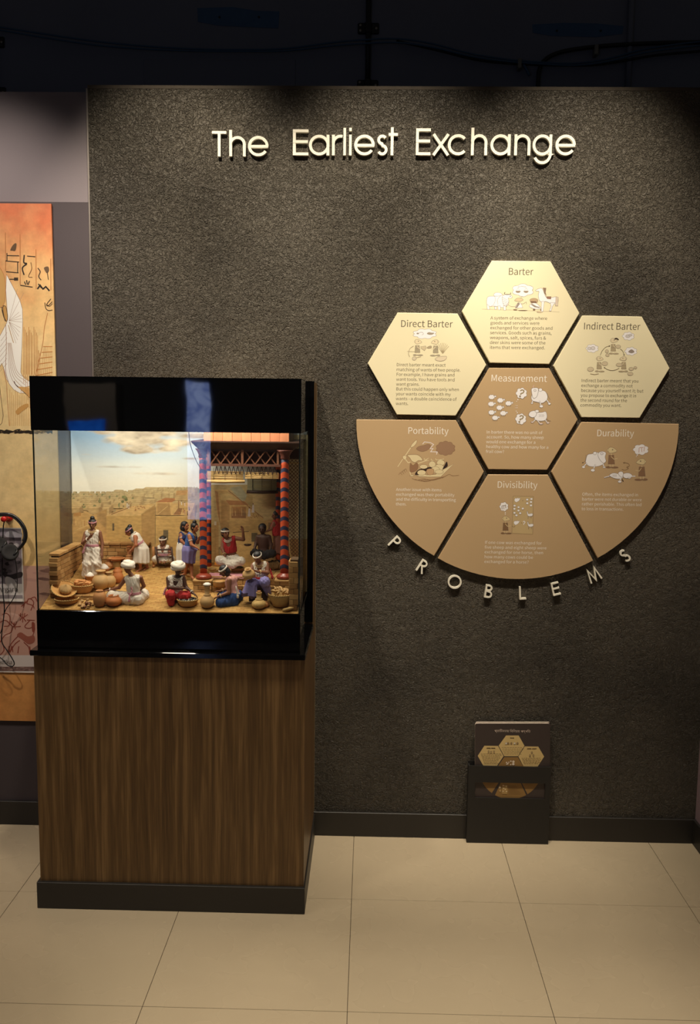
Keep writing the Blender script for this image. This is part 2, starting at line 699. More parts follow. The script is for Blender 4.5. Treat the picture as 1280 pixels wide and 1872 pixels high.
def tile_mat():
    m = bpy.data.materials.new('polished_cream_tile')
    nt, N, L, b = nodes_of(m)
    ge = N.new('ShaderNodeNewGeometry')
    n1 = N.new('ShaderNodeTexNoise')
    n1.inputs['Scale'].default_value = 1.8; n1.inputs['Detail'].default_value = 7; n1.inputs['Distortion'].default_value = 1.2
    L.new(ge.outputs['Position'], n1.inputs[0])
    cr = N.new('ShaderNodeValToRGB')
    cr.color_ramp.elements[0].position = 0.3; cr.color_ramp.elements[0].color = lin((191, 174, 146)) + (1,)
    cr.color_ramp.elements[1].position = 0.72; cr.color_ramp.elements[1].color = lin((198, 181, 152)) + (1,)
    L.new(n1.outputs['Fac'], cr.inputs[0])
    # pale hairline veins
    n2 = N.new('ShaderNodeTexNoise')
    n2.inputs['Scale'].default_value = 4.5; n2.inputs['Detail'].default_value = 3; n2.inputs['Distortion'].default_value = 2.5
    L.new(ge.outputs['Position'], n2.inputs[0])
    s = N.new('ShaderNodeMath'); s.operation = 'SUBTRACT'; s.inputs[1].default_value = 0.52
    a = N.new('ShaderNodeMath'); a.operation = 'ABSOLUTE'
    r = N.new('ShaderNodeMapRange'); r.inputs[2].default_value = 0.006; r.inputs[3].default_value = 0.16; r.inputs[4].default_value = 0.0
    L.new(n2.outputs['Fac'], s.inputs[0]); L.new(s.outputs[0], a.inputs[0]); L.new(a.outputs[0], r.inputs[0])
    mx = N.new('ShaderNodeMix'); mx.data_type = 'RGBA'
    L.new(r.outputs[0], mx.inputs[0]); L.new(cr.outputs[0], mx.inputs[6]); mx.inputs[7].default_value = lin((208, 194, 168)) + (1,)
    L.new(mx.outputs[2], b.inputs['Base Color'])
    n4 = N.new('ShaderNodeTexNoise'); n4.inputs['Scale'].default_value = 6
    L.new(ge.outputs['Position'], n4.inputs[0])
    r2 = N.new('ShaderNodeMapRange'); r2.inputs[3].default_value = 0.2; r2.inputs[4].default_value = 0.34
    L.new(n4.outputs['Fac'], r2.inputs[0]); L.new(r2.outputs[0], b.inputs['Roughness'])
    b.inputs['Specular IOR Level'].default_value = 0.35
    return m


M_PLASTER = plaster_mat()
M_TILE = tile_mat()
M_GROUT = mat('dark_grout', (70, 58, 44), 0.9)
M_BASE = mat('black_skirting', (40, 37, 34), 0.45, 0.1, 9, 0.1, 120)
M_GREYWALL = mat('grey_violet_paint', (128, 118, 121), 0.75, 0.05, 6, 0.15, 300)
M_DARKWALL = mat('dark_violet_grey_paint', (70, 61, 64), 0.75, 0.05, 6, 0.15, 300)
M_UPPER = mat('blue_black_paint', (112, 115, 126), 0.7, 0.15, 2.5, 0.1, 60)
M_BLACKMETAL = mat('black_metal', (20, 19, 19), 0.45, 0.1, 30)

WT = 2.925          # top of the plaster wall
XL, XRT = -1.078, 1.345
PLY, GWY = 0.0, 0.04  # plaster face, grey wall face

floor = empty('floor', (0, -1.5, 0), kind='structure')
T0X, T0Y, TS = -0.0425, -0.4817, 0.6
gx = box('grout_bed', -3.3, 2.9, -5.2, 0.6, -0.03, -0.0016, M_GROUT, floor)
tile_mesh = None
for i in range(-5, 5):
    for j in range(-1, 7):
        cx_, cy_ = T0X + TS * (i + 0.5), T0Y - TS * j + TS * 0.5
        if tile_mesh is None:
            bm = bevel_box(-0.2992, 0.2992, -0.2992, 0.2992, -0.012, 0.0, 0.0008)
            t = bm_obj('tile', bm, M_TILE, floor, origin=(0, -1.5, 0))
            tile_mesh = t.data
            # mesh was written about the floor's origin: recentre
            co = np.zeros(len(tile_mesh.vertices) * 3)
            tile_mesh.vertices.foreach_get('co', co)
            co = co.reshape(-1, 3) + np.array([0, -1.5, 0])
            co -= np.array([(co[:, 0].min() + co[:, 0].max()) / 2, (co[:, 1].min() + co[:, 1].max()) / 2, 0])
            co[:, 2] -= co[:, 2].max()
            tile_mesh.vertices.foreach_set('co', co.ravel())
        else:
            t = bpy.data.objects.new('tile', tile_mesh)
            link(t, floor)
        t.location = (cx_, cy_ + 1.5, 0.0)

wall_back = box('wall_back', XL, XRT, PLY, 0.14, 0, WT, M_PLASTER)
tag(wall_back, kind='structure')
box('top_cap', XL, XRT, PLY - 0.001, 0.141, WT, WT + 0.012, mat('dusty_wall_top', (70, 62, 52), 0.9, 0.3, 40), wall_back)
box('metal_edge_trim', XL - 0.006, XL, PLY - 0.002, GWY + 0.01, 0, WT, mat('brushed_edge_trim', (170, 160, 150), 0.35, 0.1, 50, metal=0.8), wall_back)

wall_left = box('wall_left', -3.3, XL - 0.006, GWY, 0.14, 0, WT, M_GREYWALL)
tag(wall_left, kind='structure')
# darker painted field that frames the mural
g = PY(168, 370, GWY)
box('dark_field', -3.3, XL - 0.012, GWY - 0.003, GWY, 0.1, g[2], M_DARKWALL, wall_left)

wall_right = box('wall_right', XRT, XRT + 0.12, -2.2, 0.14, 0, WT, mat('pale_violet_paint', (150, 128, 136), 0.7, 0.05, 6, 0.1, 200))
tag(wall_right, kind='structure')
wall_upper = box('wall_upper', -3.3, 2.9, 0.42, 0.55, 2.2, 4.6, M_UPPER)
tag(wall_upper, kind='structure')
for nm, a in (('baseboard_back', (XL, XRT, -0.012, 0.0)), ('baseboard_left', (-3.3, XL, GWY - 0.014, GWY))):
    o = bm_obj(nm, bevel_box(a[0], a[1], a[2], a[3], 0, 0.102, 0.0015), M_BASE)
    tag(o, kind='structure')
o = bm_obj('baseboard_right', bevel_box(XRT - 0.012, XRT, -2.2, -0.012, 0, 0.102, 0.0015), M_BASE)
tag(o, kind='structure')

# ---- things on the blue-black upper wall
UY = 0.42


def U(x, y, d=0.0):
    return PY(x, y, UY - d)


def conduit(xp, y0, y1, r, material, label, clamps=()):
    p0, p1 = U(xp, y0, r), U(xp, y1, r)
    e = empty('conduit_pipe', (p0[0], p0[1], min(p0[2], p1[2])), label, 'pipe')
    x = p0[0]
    tube('pipe', [(x, UY - r, p1[2]), (x, UY - r, p0[2])], r, material, e, 12)
    for yc in clamps:
        c = U(xp, yc)
        k = bm_obj('clamp_plate', bevel_box(x - 0.044, x + 0.044, UY - 0.006, UY, c[2] - 0.022, c[2] + 0.022, 0.004), M_BLACKMETAL, e)
        v, f = tube_vf([(x, UY - r - 0.001, c[2] - 0.02), (x, UY - r - 0.001, c[2] + 0.02)], r + 0.003, 12)
        mesh_obj('saddle', v, f, M_BLACKMETAL, e)
        for s in (-1, 1):
            for dz in (-0.009, 0.012) if s < 0 else (0.0,):
                v, f = lathe_vf((0, 0, 0), [(0.005, 0), (0.005, 0.003), (0.002, 0.004)], 10)
                v = [(x + s * 0.033 + p[0], UY - 0.006 - p[2], c[2] + dz + p[1]) for p in v]
                mesh_obj('screw', v, f, mat('dull_zinc', (150, 140, 125), 0.4, metal=0.7), k)
    return e


conduit(672, 175, -60, 0.011, M_BLACKMETAL, 'black vertical conduit pipe clamped high above the title lettering', (53, 157))
conduit(1147, 180, -60, 0.012, M_UPPER, 'dark grey painted pipe rising above the right part of the wall')
conduit(-9, 180, -60, 0.011, M_BLACKMETAL, 'black conduit pipe with two clamps at the far left above the grey wall', (78, 170))
M_BLUECABLE = mat('dark_blue_cable', (50, 84, 112), 0.5, 0.1, 30)
M_BLACKCABLE = mat('black_cable', (14, 13, 13), 0.5, 0.1, 30)
cab = [(-30, 46), (0, 50), (80, 62), (170, 75), (260, 84), (340, 89), (430, 91), (520, 89), (600, 79), (650, 74), (725, 71), (790, 80), (860, 98), (930, 109), (990, 114), (1050, 116), (1110, 108), (1170, 92), (1230, 82), (1300, 74)]
tag(tube('wall_cable', spline([U(x, y, 0.03) for x, y in cab], 5), 0.0036, M_BLUECABLE, n=7), 'upper of two slack blue cables strung across the blue-black wall', 'cable')
tag(tube('wall_cable', spline([U(x, y + 5 + 2 * math.sin(x / 90), 0.036) for x, y in cab], 5), 0.0036, M_BLUECABLE, n=7), 'lower of two slack blue cables strung across the blue-black wall', 'cable')
tag(tube('wall_cable', spline([U(x, y, 0.02) for x, y in [(983, 175), (984, 150), (986, 128), (996, 110), (1020, 97), (1060, 89), (1120, 83), (1200, 79), (1300, 77)]], 6), 0.0085, M_BLACKCABLE, n=9), 'thick black cable bending down beside the blue cables', 'cable')
tag(tube('wall_cable', spline([U(x, y, 0.025) for x, y in [(725, 75), (800, 92), (870, 109), (930, 116), (1000, 119), (1080, 119), (1130, 113), (1200, 101), (1300, 92)]], 6), 0.005, M_BLACKCABLE, n=7), 'thin black cable sagging just below the blue cables', 'cable')
tag(tube('cable_tail', spline([U(x, y, 0.03) for x, y in [(957, 118), (962, 126), (968, 138)]], 4), 0.006, M_BLUECABLE, n=7), 'short blue cable end hanging under the cable bundle', 'cable')
M_TAPE = mat('dark_blue_tape', (60, 92, 124), 0.55, 0.15, 20)
for pts, lab in (([(361, 15), (425, 13), (470, 20), (511, 21), (509, 52), (440, 49), (400, 47), (362, 40)], 'dark blue tape patch on the upper wall left of the conduit'),
                 ([(973, 45), (1030, 42), (1090, 43), (1140, 48), (1138, 62), (1090, 68), (1010, 66), (974, 60)], 'dark blue tape patch on the upper wall right of the conduit')):
    q = [U(x, y) for x, y in pts]
    v, f = prism_vf([(p[0], p[2]) for p in q], UY - 0.0015, UY)
    o = tag(mesh_obj('tape_patch', v, f, M_TAPE), lab, 'tape')
    for (sx, sy) in ((0.27, 0.5), (0.75, 0.5)):
        cxp = pts[0][0] + (pts[3][0] - pts[0][0]) * sx
        cyp = (pts[0][1] + pts[-1][1]) / 2 + 4
        c = U(cxp, cyp)
        vv, ff = lathe_vf((0, 0, 0), [(0.005, 0), (0.0045, 0.002)], 10)
        mesh_obj('nail', [(c[0] + p[0], UY - 0.0015 - p[2], c[2] + p[1]) for p in vv], ff, M_BLACKMETAL, o)
a, b = U(263, 109), U(540, 200)
o = tag(bm_obj('access_panel', bevel_box(a[0], b[0], UY - 0.004, UY, b[2], a[2], 0.0015), M_UPPER), 'flush blue-black access panel above the wall, left of the conduit', 'panel')
# plastic cable clips
for (x, y), lab in (((950, 117), 'small clear plastic clip holding the blue cables'), ((1090, 92), 'small clear plastic clip on the thick black cable')):
    c = U(x, y, 0.03)
    tag(bm_obj('cable_clip', bevel_box(c[0] - 0.008, c[0] + 0.008, c[1] - 0.012, UY, c[2] - 0.02, c[2] + 0.02, 0.003), mat('clear_plastic_clip', (120, 115, 105), 0.3)), lab, 'cable clip')

# ================================================================== mural, prints and headphones on the left wall
MY = GWY - 0.012
muL = empty('mural_panel', (-1.6, MY, 0.45), 'ochre printed panel with a pleated white robe and hieroglyphs, left wall', 'mural')


def mural_ground():
    m = bpy.data.materials.new('ochre_mural_print')
    nt, N, L, b = nodes_of(m)
    ge = N.new('ShaderNodeNewGeometry')
    sp = N.new('ShaderNodeSeparateXYZ')
    L.new(ge.outputs['Position'], sp.inputs[0])
    n = N.new('ShaderNodeTexNoise'); n.inputs['Scale'].default_value = 7; n.inputs['Detail'].default_value = 6
    L.new(ge.outputs['Position'], n.inputs[0])
    ma = N.new('ShaderNodeMath'); ma.operation = 'MULTIPLY_ADD'; ma.inputs[1].default_value = 0.55
    L.new(n.outputs['Fac'], ma.inputs[0]); L.new(sp.outputs['Z'], ma.inputs[2])
    r = N.new('ShaderNodeMapRange'); r.inputs[1].default_value = 0.45 + 0.27; r.inputs[2].default_value = 2.52 + 0.27
    L.new(ma.outputs[0], r.inputs[0])
    cr = N.new('ShaderNodeValToRGB')
    e = cr.color_ramp.elements
    e[0].position = 0.0; e[0].color = lin((206, 140, 74)) + (1,)
    e[1].position = 1.0; e[1].color = lin((208, 112, 66)) + (1,)
    for p, c in ((0.2, (212, 150, 84)), (0.3, (222, 184, 120)), (0.55, (230, 202, 146)), (0.66, (234, 206, 150)), (0.84, (230, 186, 124)), (0.92, (222, 156, 100))):
        x = e.new(p); x.color = lin(c) + (1,)
    L.new(r.outputs[0], cr.inputs[0])
    # parchment mottling
    n2 = N.new('ShaderNodeTexNoise'); n2.inputs['Scale'].default_value = 26; n2.inputs['Detail'].default_value = 8; n2.inputs['Roughness'].default_value = 0.65
    L.new(ge.outputs['Position'], n2.inputs[0])
    mr = N.new('ShaderNodeMapRange'); mr.inputs[1].default_value = 0.3; mr.inputs[2].default_value = 0.7; mr.inputs[3].default_value = 0.8; mr.inputs[4].default_value = 1.08
    L.new(n2.outputs['Fac'], mr.inputs[0])
    vm = N.new('ShaderNodeVectorMath'); vm.operation = 'SCALE'
    L.new(cr.outputs[0], vm.inputs[0]); L.new(mr.outputs[0], vm.inputs['Scale'])
    L.new(vm.outputs[0], b.inputs['Base Color'])
    b.inputs['Roughness'].default_value = 0.55
    return m


xr_ = PY(97, 500, MY)[0]
ztop, zbot = PY(50, 372, MY)[2], PY(40, 1318, MY)[2]
box('mural_board', -2.6, xr_, MY, GWY - 0.003, zbot, ztop, mural_ground(), muL)
pr = Print(MY)
pr.wm = 1.5
pr.view(0, 360, 5.85)
BR, DK, WH = (176, 110, 60), (72, 50, 30), (240, 236, 228)
# pleated white robe
robe = [(70, 830), (110, 905), (165, 1010), (215, 1110), (240, 1200), (243, 1330), (235, 1600), (222, 1872), (232, 1900), (262, 1940), (320, 1975), (342, 1995), (330, 2020), (270, 2035), (262, 2100), (215, 2100), (150, 2065), (105, 2010), (70, 1950), (40, 1830), (20, 1780), (-60, 1900), (-160, 2000), (-120, 1700), (-40, 1560), (70, 1350), (82, 1300), (62, 1000)]
pr.poly(robe, WH, (150, 110, 80), 0.5)
for t in range(11):
    a = -1.25 + t * 0.27
    pr.line([(96, 1325), (96 + 150 * math.cos(a) * (0.95 if a > -0.8 else 1.9), 1325 + 150 * math.sin(a) * (0.95 if a > -0.8 else 2.4))] if a < 0.3 else [(96, 1335), (110 + 115 * math.cos(a * .7), 1335 + 300 * math.sin(a * .6))], (168, 140, 118), 0.35)
for t in range(7):
    pr.line([(75, 1450 + 55 * t), (10 - 8 * t, 1540 + 62 * t)], (168, 140, 118), 0.35)
for t in range(5):
    pr.curve([(85 + 8 * t, 1560), (95 + 16 * t, 1800), (120 + 22 * t, 1930 - 8 * t), (175 + 26 * t, 2020 - 22 * t), (215 + 25 * t, 2050 - 20 * t)], (160, 120, 90), 0.45)
pr.curve([(62, 1370), (68, 1600), (60, 1850), (90, 1980)], (150, 105, 70), 0.6)
pr.curve([(90, 1370), (120, 1480), (145, 1560)], (176, 140, 90), 0.8)
# forearm and arms
pr.blob([(30, 1180), (60, 1170), (80, 1260), (78, 1320), (55, 1325), (40, 1260)], (196, 150, 84), DK, 0.7)
pr.curve([(0, 1150), (20, 1190), (40, 1160)], DK, 0.9)
pr.curve([(20, 1200), (40, 1280), (62, 1325)], DK, 1.1)
pr.blob([(-30, 760), (20, 790), (50, 870), (60, 1000), (40, 1150), (-30, 1150)], (204, 160, 96), BR, 0.5)
pr.line([(150, 1970), (165, 2005), (215, 2050), (280, 2110), (352, 2180)], DK, 0.9)
pr.blob([(200, 2030), (300, 2040), (350, 2080), (350, 2170), (280, 2105), (225, 2060)], (206, 160, 98), None)
pr.line([(-5, 2000), (10, 2150), (35, 2340), (20, 2420), (-10, 2450)], (90, 60, 36), 0.6)
pr.line([(40, 1840), (70, 2000), (85, 2250), (100, 2450)], BR, 0.6)
# reeds
for t in range(14):
    x = 258 + t * 13 + random.uniform(-3, 3)
    y0 = 1390 + 30 * (t % 4) + (0 if t < 12 else 250)
    pr.line([(x, y0), (x + random.uniform(-3, 3), 1900)], (186, 128, 66) if t % 2 else (170, 104, 48), 0.55)
for t in range(13):
    x = 105 + t * 20
    pr.line([(x, 2060 + (t % 3) * 30), (x + 3, 2450)], (196, 142, 78), 0.5)
for t in range(14):
    x = 252 + t * 22
    pr.line([(x, 1900), (x + 3, 1990 + (t % 4) * 90)], (186, 128, 66), 0.5)
# second figure's patterned skirt at the right edge
pr.curve([(545, 1090), (500, 1150), (515, 1165), (560, 1120)], DK, 1.0)
pr.curve([(480, 1130), (490, 1190), (520, 1215), (562, 1210)], DK, 1.0)
pr.curve([(500, 1150), (530, 1170), (562, 1140)], DK, 0.8)
pr.curve([(510, 1240), (475, 1400), (462, 1540), (440, 1650), (400, 1830), (360, 2010)], BR, 0.7)
for t in range(6):
    pr.line([(462 - 15 * t, 1600 + 62 * t), (562, 1600 + 55 * t)], (190, 122, 64), 0.8)
for t in range(6):
    pr.line([(555 - 16 * t, 1600), (552 - 24 * t, 1980)], (190, 130, 70), 0.35)
# hieroglyph columns
for x, y0, y1 in ((58, 380, 790), (215, 400, 940), (385, 560, 985), (543, 660, 1000)):
    pr.line([(x, y0), (x + 2, y1)], BR, 0.8)
for a, b in (((70, 627), (205, 630)), ((60, 685), (205, 697)), ((65, 800), (200, 812)), ((75, 600), (75, 690)), ((190, 700), (190, 812)), ((290, 632), (378, 640)), ((100, 880), (195, 882)), ((218, 945), (350, 965))):
    pr.line([a, b], (60, 42, 26), 1.1)
pr.blob([(110, 570), (135, 520), (165, 495), (178, 510), (165, 575), (130, 575)], (96, 70, 44))
pr.poly([(150, 862), (195, 862), (195, 895), (150, 895)], (56, 40, 26))
pr.curve([(260, 620), (255, 700), (285, 715), (240, 760), (258, 835)], (44, 30, 20), 1.6)
pr.curve([(330, 700), (340, 770), (305, 850), (348, 860)], (120, 84, 50), 0.9)
pr.curve([(405, 760), (430, 800), (415, 850), (440, 890)], (66, 46, 28), 1.2)
pr.blob([(470, 760), (515, 745), (525, 790), (500, 815)], (104, 80, 56))
pr.line([(505, 800), (518, 885)], (60, 42, 26), 0.9)
pr.line([(400, 985), (430, 945), (460, 985), (490, 960), (530, 1005)], (36, 26, 18), 1.8)
pr.line([(410, 930), (445, 975)], (36, 26, 18), 1.3)
pr.line([(262, 905), (275, 940)], (36, 26, 18), 1.2)
pr.line([(285, 890), (292, 935)], (36, 26, 18), 1.2)
pr.line([(315, 900), (300, 940)], (36, 26, 18), 1.2)
pr.blob([(170, 2290), (220, 2240), (290, 2210), (305, 2240), (240, 2290), (190, 2330)], (196, 148, 84))
# torn dark border line between the two scenes
pr.view(0, 790, 1)
edge = [(-20, 790 - 790)]
top_, bot_ = [], []
for x in range(-20, 99, 4):
    top_.append((x, -4 + random.uniform(-2, 2)))
    bot_.append((x, 2 + random.uniform(-2, 2)))
pr.poly(top_ + bot_[::-1], (44, 34, 24))
for x in range(-18, 95, 7):
    pr.ell((x + random.uniform(-2, 2), random.uniform(-3, 1)), random.uniform(1, 2.2), random.uniform(.6, 1.4), (150, 120, 80) if random.random() < .5 else (30, 22, 16))
pr.build('mural_drawing', muL)

# --- the two prints pinned over the mural
PYB = MY - 0.004


def board_px(name, x0, x1, y0, y1, Y, th, material, parent, bev=0.0):
    a, b = PY(x0, y0, Y), PY(x1, y1, Y)
    return box(name, a[0], b[0], Y, Y + th, b[2], a[2], material, parent, bev)


M_WHITEP = mat('white_print_border', (222, 214, 206), 0.5, 0.03)
a = PY(0, 1231, PYB)
bh = empty('cave_painting_print', (a[0] - 0.3, PYB, a[2]), 'reddish cave painting print with a white caption strip, beside the display case', 'print')
board_px('backing_board', -330, 118, 1030.5, 1231, PYB, 0.004, M_WHITEP, bh)
p2 = Print(PYB)
p2.view(0, 920, 5.508)
p2.poly([(-1800, 630), (640, 630), (640, 1690), (-1800, 1690)], (182, 140, 124))
for k in range(34):
    x, y = random.uniform(-500, 640), random.uniform(640, 1000)
    p2.blob([(x, y), (x + 60, y - 12), (x + 130, y + 6), (x + 120, y + 22), (x + 50, y + 18)], random.choice([(126, 88, 82), (172, 130, 118), (140, 100, 92), (112, 78, 76)]))
for k in range(24):
    x, y = random.uniform(-500, 560), random.uniform(1000, 1480)
    p2.blob([(x, y), (x + 70, y - 20), (x + 150, y + 10), (x + 110, y + 50), (x + 30, y + 40)], random.choice([(192, 150, 134), (188, 142, 124), (198, 158, 142)]))
RD = (128, 60, 46)
for pts in ([(215, 1040), (260, 1000), (300, 960), (340, 1000), (310, 1080)], [(255, 985), (235, 1050)], [(300, 965), (350, 945), (375, 990)], [(270, 1010), (330, 1030), (345, 1060)], [(285, 960), (270, 1010)],
            [(190, 1120), (230, 1150), (280, 1120)], [(230, 1110), (228, 1200)], [(200, 1180), (228, 1150), (262, 1190)], [(250, 1105), (245, 1140)], [(205, 1105), (212, 1135)],
            [(20, 1120), (70, 1110), (100, 1150), (90, 1230), (40, 1240)], [(0, 1200), (60, 1180), (130, 1240), (210, 1240)], [(110, 1190), (150, 1230), (170, 1190)], [(140, 1200), (155, 1270)], [(0, 1400), (50, 1330), (110, 1300), (130, 1240)],
            [(270, 1175), (350, 1180)], [(300, 1180), (250, 1240), (290, 1260), (340, 1240)], [(330, 1200), (350, 1260), (330, 1330), (300, 1350)], [(80, 1510), (110, 1420), (190, 1330), (230, 1310)], [(100, 1500), (150, 1420), (200, 1380)], [(90, 1440), (100, 1500), (120, 1440), (130, 1500)], [(190, 1440), (180, 1510)], [(300, 1440), (310, 1520)], [(240, 1400), (290, 1450), (300, 1520)], [(0, 1530), (40, 1480), (30, 1420)]):
    p2.curve(pts, RD, 1.7)
p2.blob([(170, 1330), (210, 1300), (280, 1340), (340, 1330), (350, 1390), (290, 1420), (220, 1370)], (142, 80, 64))
p2.blob([(320, 1200), (350, 1210), (350, 1290), (325, 1290)], RD)
p2.poly([(-1800, 1530), (640, 1530), (640, 1645), (-1800, 1645)], (196, 184, 178))
p2.poly([(-1800, 1645), (640, 1645), (640, 1690), (-1800, 1690)], (120, 92, 84))
for k in range(60):
    x, y = random.uniform(-300, 330), random.uniform(1648, 1688)
    p2.ell((x, y), random.uniform(6, 20), random.uniform(2, 6), random.choice([(92, 68, 64), (150, 122, 112)]), n=7)
p2.build('printed_picture', bh)
M_INK = mat('dark_grey_ink', (66, 58, 54), 0.6, 0.03)
text_obj('caption_text', 'Bhimbetka', -29, 1213, 22, PYB - 0.012 * 0.25, M_INK, bh)

PYM = PYB - 0.006
a = PY(-30, 1100, PYM)
mg = empty('excavation_print', (a[0], PYM, a[2]), 'grey excavation photo print with a white caption, behind the headphones', 'print')
board_px('backing_board', -120, 43.5, 963, 1100, PYM, 0.004, M_WHITEP, mg)
p3 = Print(PYM)
p3.view(0, 920, 5.508)
p3.poly([(-640, 258), (212, 258), (222, 812), (-640, 812)], (128, 116, 122))
p3.poly([(-640, 258), (212, 258), (214, 320), (-640, 330)], (156, 146, 156))
p3.blob([(50, 330), (70, 290), (130, 275), (215, 290), (216, 345), (120, 345)], (188, 182, 188))
p3.poly([(-300, 345), (214, 345), (216, 380), (-300, 372)], (70, 60, 64))
for k in range(46):
    x, y = random.uniform(-150, 170), random.uniform(390, 790)
    p3.blob([(x, y), (x + 30, y - 8), (x + 50, y + 8), (x + 30, y + 26), (x + 4, y + 20)], random.choice([(84, 74, 78), (150, 140, 144), (104, 94, 98), (60, 52, 54), (172, 164, 166)]))
p3.blob([(20, 700), (100, 720), (215, 690), (222, 740), (150, 760), (60, 750)], (54, 46, 48))
p3.blob([(60, 740), (130, 760), (160, 812), (60, 812)], (186, 178, 178))
p3.poly([(-640, 812), (224, 812), (228, 925), (-640, 925)], (206, 198, 194))
p3.poly([(-640, 925), (228, 925), (229, 960), (-640, 960)], (140, 130, 132))
p3.build('printed_picture', mg)
text_obj('caption_text', 'Mehrgarh', -18, 1081, 32.5, PYM - 0.003, M_INK, mg)

# --- headphones on a red hook
HY = PYM - 0.03
h0 = PY(-1, 975, HY)
M_RUBBER = mat('black_headphone_plastic', (22, 21, 22), 0.35, 0.1, 30)
hk = PY(17, 946, MY)
hook = empty('wall_hook', hk, 'red plastic hook carrying the headphones on the ochre panel', 'hook')
v, f = lathe_vf((0, 0, 0), [(0.016, 0), (0.016, 0.006), (0.008, 0.01), (0.006, 0.045), (0.011, 0.05), (0.011, 0.058), (0.003, 0.06)], 16)
mesh_obj('peg', [(hk[0] + p[0], MY - p[2], hk[2] + p[1]) for p in v], f, mat('red_plastic', (190, 26, 24), 0.35), hook, smooth=True)
hp = empty('headphones', PY(-1, 1015, HY), 'black headphones hanging from a red hook on the mural', 'headphones')
arc = [(-36, 1005), (-44, 985), (-40, 960), (-24, 945), (-2, 940), (20, 941), (36, 952), (46, 968), (47, 985), (38, 1000), (26, 1010)]
pts = spline([PY(x, y, HY) for x, y in arc], 6)
v, f = tube_vf(pts, 0.0062, 8)
cen = np.mean(pts, axis=0)
mesh_obj('headband', v, f, M_RUBBER, hp, smooth=True)
v, f = tube_vf([p + (cen - p) * 0.06 for p in pts[8:-10]], 0.006, 8)
mesh_obj('padding', v, f, mat('soft_black_foam', (34, 32, 32), 0.9), hp, smooth=True)
for (x, y), nm in (((17, 1011), 'ear_cup'), ((-4, 997), 'ear_cup')):
    c = PY(x, y, HY - 0.01)
    rot = Matrix.Rotation(math.radians(62), 3, 'X') @ Matrix.Rotation(math.radians(35), 3, 'Y')
    v, f = lathe_vf(c, [(0.018, -0.016), (0.028, -0.014), (0.031, -0.006), (0.031, 0.002), (0.026, 0.008)], 22, tilt=rot)
    k = mesh_obj(nm, v, f, M_RUBBER, hp, smooth=True)
    v, f = lathe_vf(c, [(0.030, 0.004), (0.034, 0.010), (0.033, 0.018), (0.026, 0.021), (0.018, 0.016)], 22, tilt=rot)
    mesh_obj('ear_cushion', v, f, mat('soft_black_foam', (34, 32, 32), 0.9), k, smooth=True)
    v, f = tube_vf(spline([PY(x + 9, y - 9, HY), PY(x + 14, y - 4, HY - 0.01), PY(x + 8, y + 4, HY - 0.02)], 4), 0.004, 6)
    mesh_obj('yoke', v, f, M_RUBBER, k, smooth=True)
cw = [(9, 947), (6, 965), (5, 1000), (4, 1040), (5, 1080), (8, 1110), (6, 1135), (3, 1160), (4, 1175), (12, 1188), (20, 1200), (26, 1212), (23, 1218), (14, 1216), (5, 1206), (-8, 1196)]
mesh_obj('cord', *tube_vf(spline([PY(x, y, HY - 0.004) for x, y in cw], 5), 0.0022, 6), M_BLACKCABLE, hp, smooth=True)
cw = [(28, 1022), (31, 1045), (31, 1075), (24, 1095), (12, 1112), (7, 1125), (5, 1145), (0, 1158), (-8, 1170)]
mesh_obj('cord', *tube_vf(spline([PY(x, y, HY - 0.002) for x, y in cw], 5), 0.0018, 6), M_BLACKCABLE, hp, smooth=True)



# ================================================================== raised title letters
M_LETTER = mat('cream_acrylic_letter', (244, 238, 220), 0.4, 0.02)
LTH = 0.014
word_desc = {0: 'The', 1: 'Earliest', 2: 'Exchange'}
# char, left px, right px, cap-top px, baseline px
TITLE = [
    ('T', 387.8, 413.8, 239.5, 286, 'cream raised letter T that opens the title'),
    ('h', 419.2, 449.3, 239.0, 285.7, 'cream raised letter h between T and e in the first title word'),
    ('e', 454.2, 490.3, 238.6, 285.5, 'cream raised letter e ending the first title word'),
    ('E', 535.4, 564.1, 236.5, 283.9, 'cream raised capital E starting the second title word'),
    ('a', 565.5, 602.4, 236.3, 283.9, 'cream raised letter a right after the first capital E in the title'),
    ('r', 606.8, 625.5, 236.2, 283.9, 'cream raised letter r in the middle title word'),
    ('l', 627.6, 632.8, 236.1, 283.9, 'cream raised letter l, a plain tall bar in the middle title word'),
    ('i', 638.0, 643.3, 236.0, 283.9, 'cream raised letter i with its dot in the middle title word'),
    ('e', 648.1, 685.0, 236.0, 283.9, 'cream raised letter e between i and s in the title'),
    ('s', 688.6, 709.5, 235.8, 283.9, 'cream raised letter s in the title'),
    ('t', 710.0, 727.8, 235.6, 283.9, 'cream raised letter t ending the middle title word'),
    ('E', 760.2, 788.0, 234.7, 283.7, 'cream raised capital E starting the last title word'),
    ('x', 790.9, 821.8, 234.8, 283.7, 'cream raised letter x in the last title word'),
    ('c', 819.2, 855.5, 235.0, 283.7, 'cream raised letter c between x and h in the title'),
    ('h', 861.0, 892.0, 235.0, 283.7, 'cream raised letter h between c and a in the last title word'),
    ('a', 897.0, 934.6, 235.2, 283.8, 'cream raised letter a between h and n in the title'),
    ('n', 940.0, 971.0, 235.4, 283.8, 'cream raised letter n in the last title word'),
    ('g', 974.0, 1010.5, 235.6, 283.9, 'cream raised letter g with its tail below the title line'),
    ('e', 1015.8, 1053.2, 236.0, 283.9, 'cream raised letter e that closes the title'),
]


def letter(ch, tf, w, label, group):
    adv, strokes = stroke_letter(ch, w)
    parts = [ribbon_vf(s, w, PLY - LTH - 0.0004 * k, PLY + 0.0005, tf) for k, s in enumerate(strokes)]
    v, f = join_vf(parts)
    bs = np.array(v)
    return tag(mesh_obj('title_letter' if group.startswith('letters of the t') else 'curved_row_letter', v, f, M_LETTER), label, 'letter', group)


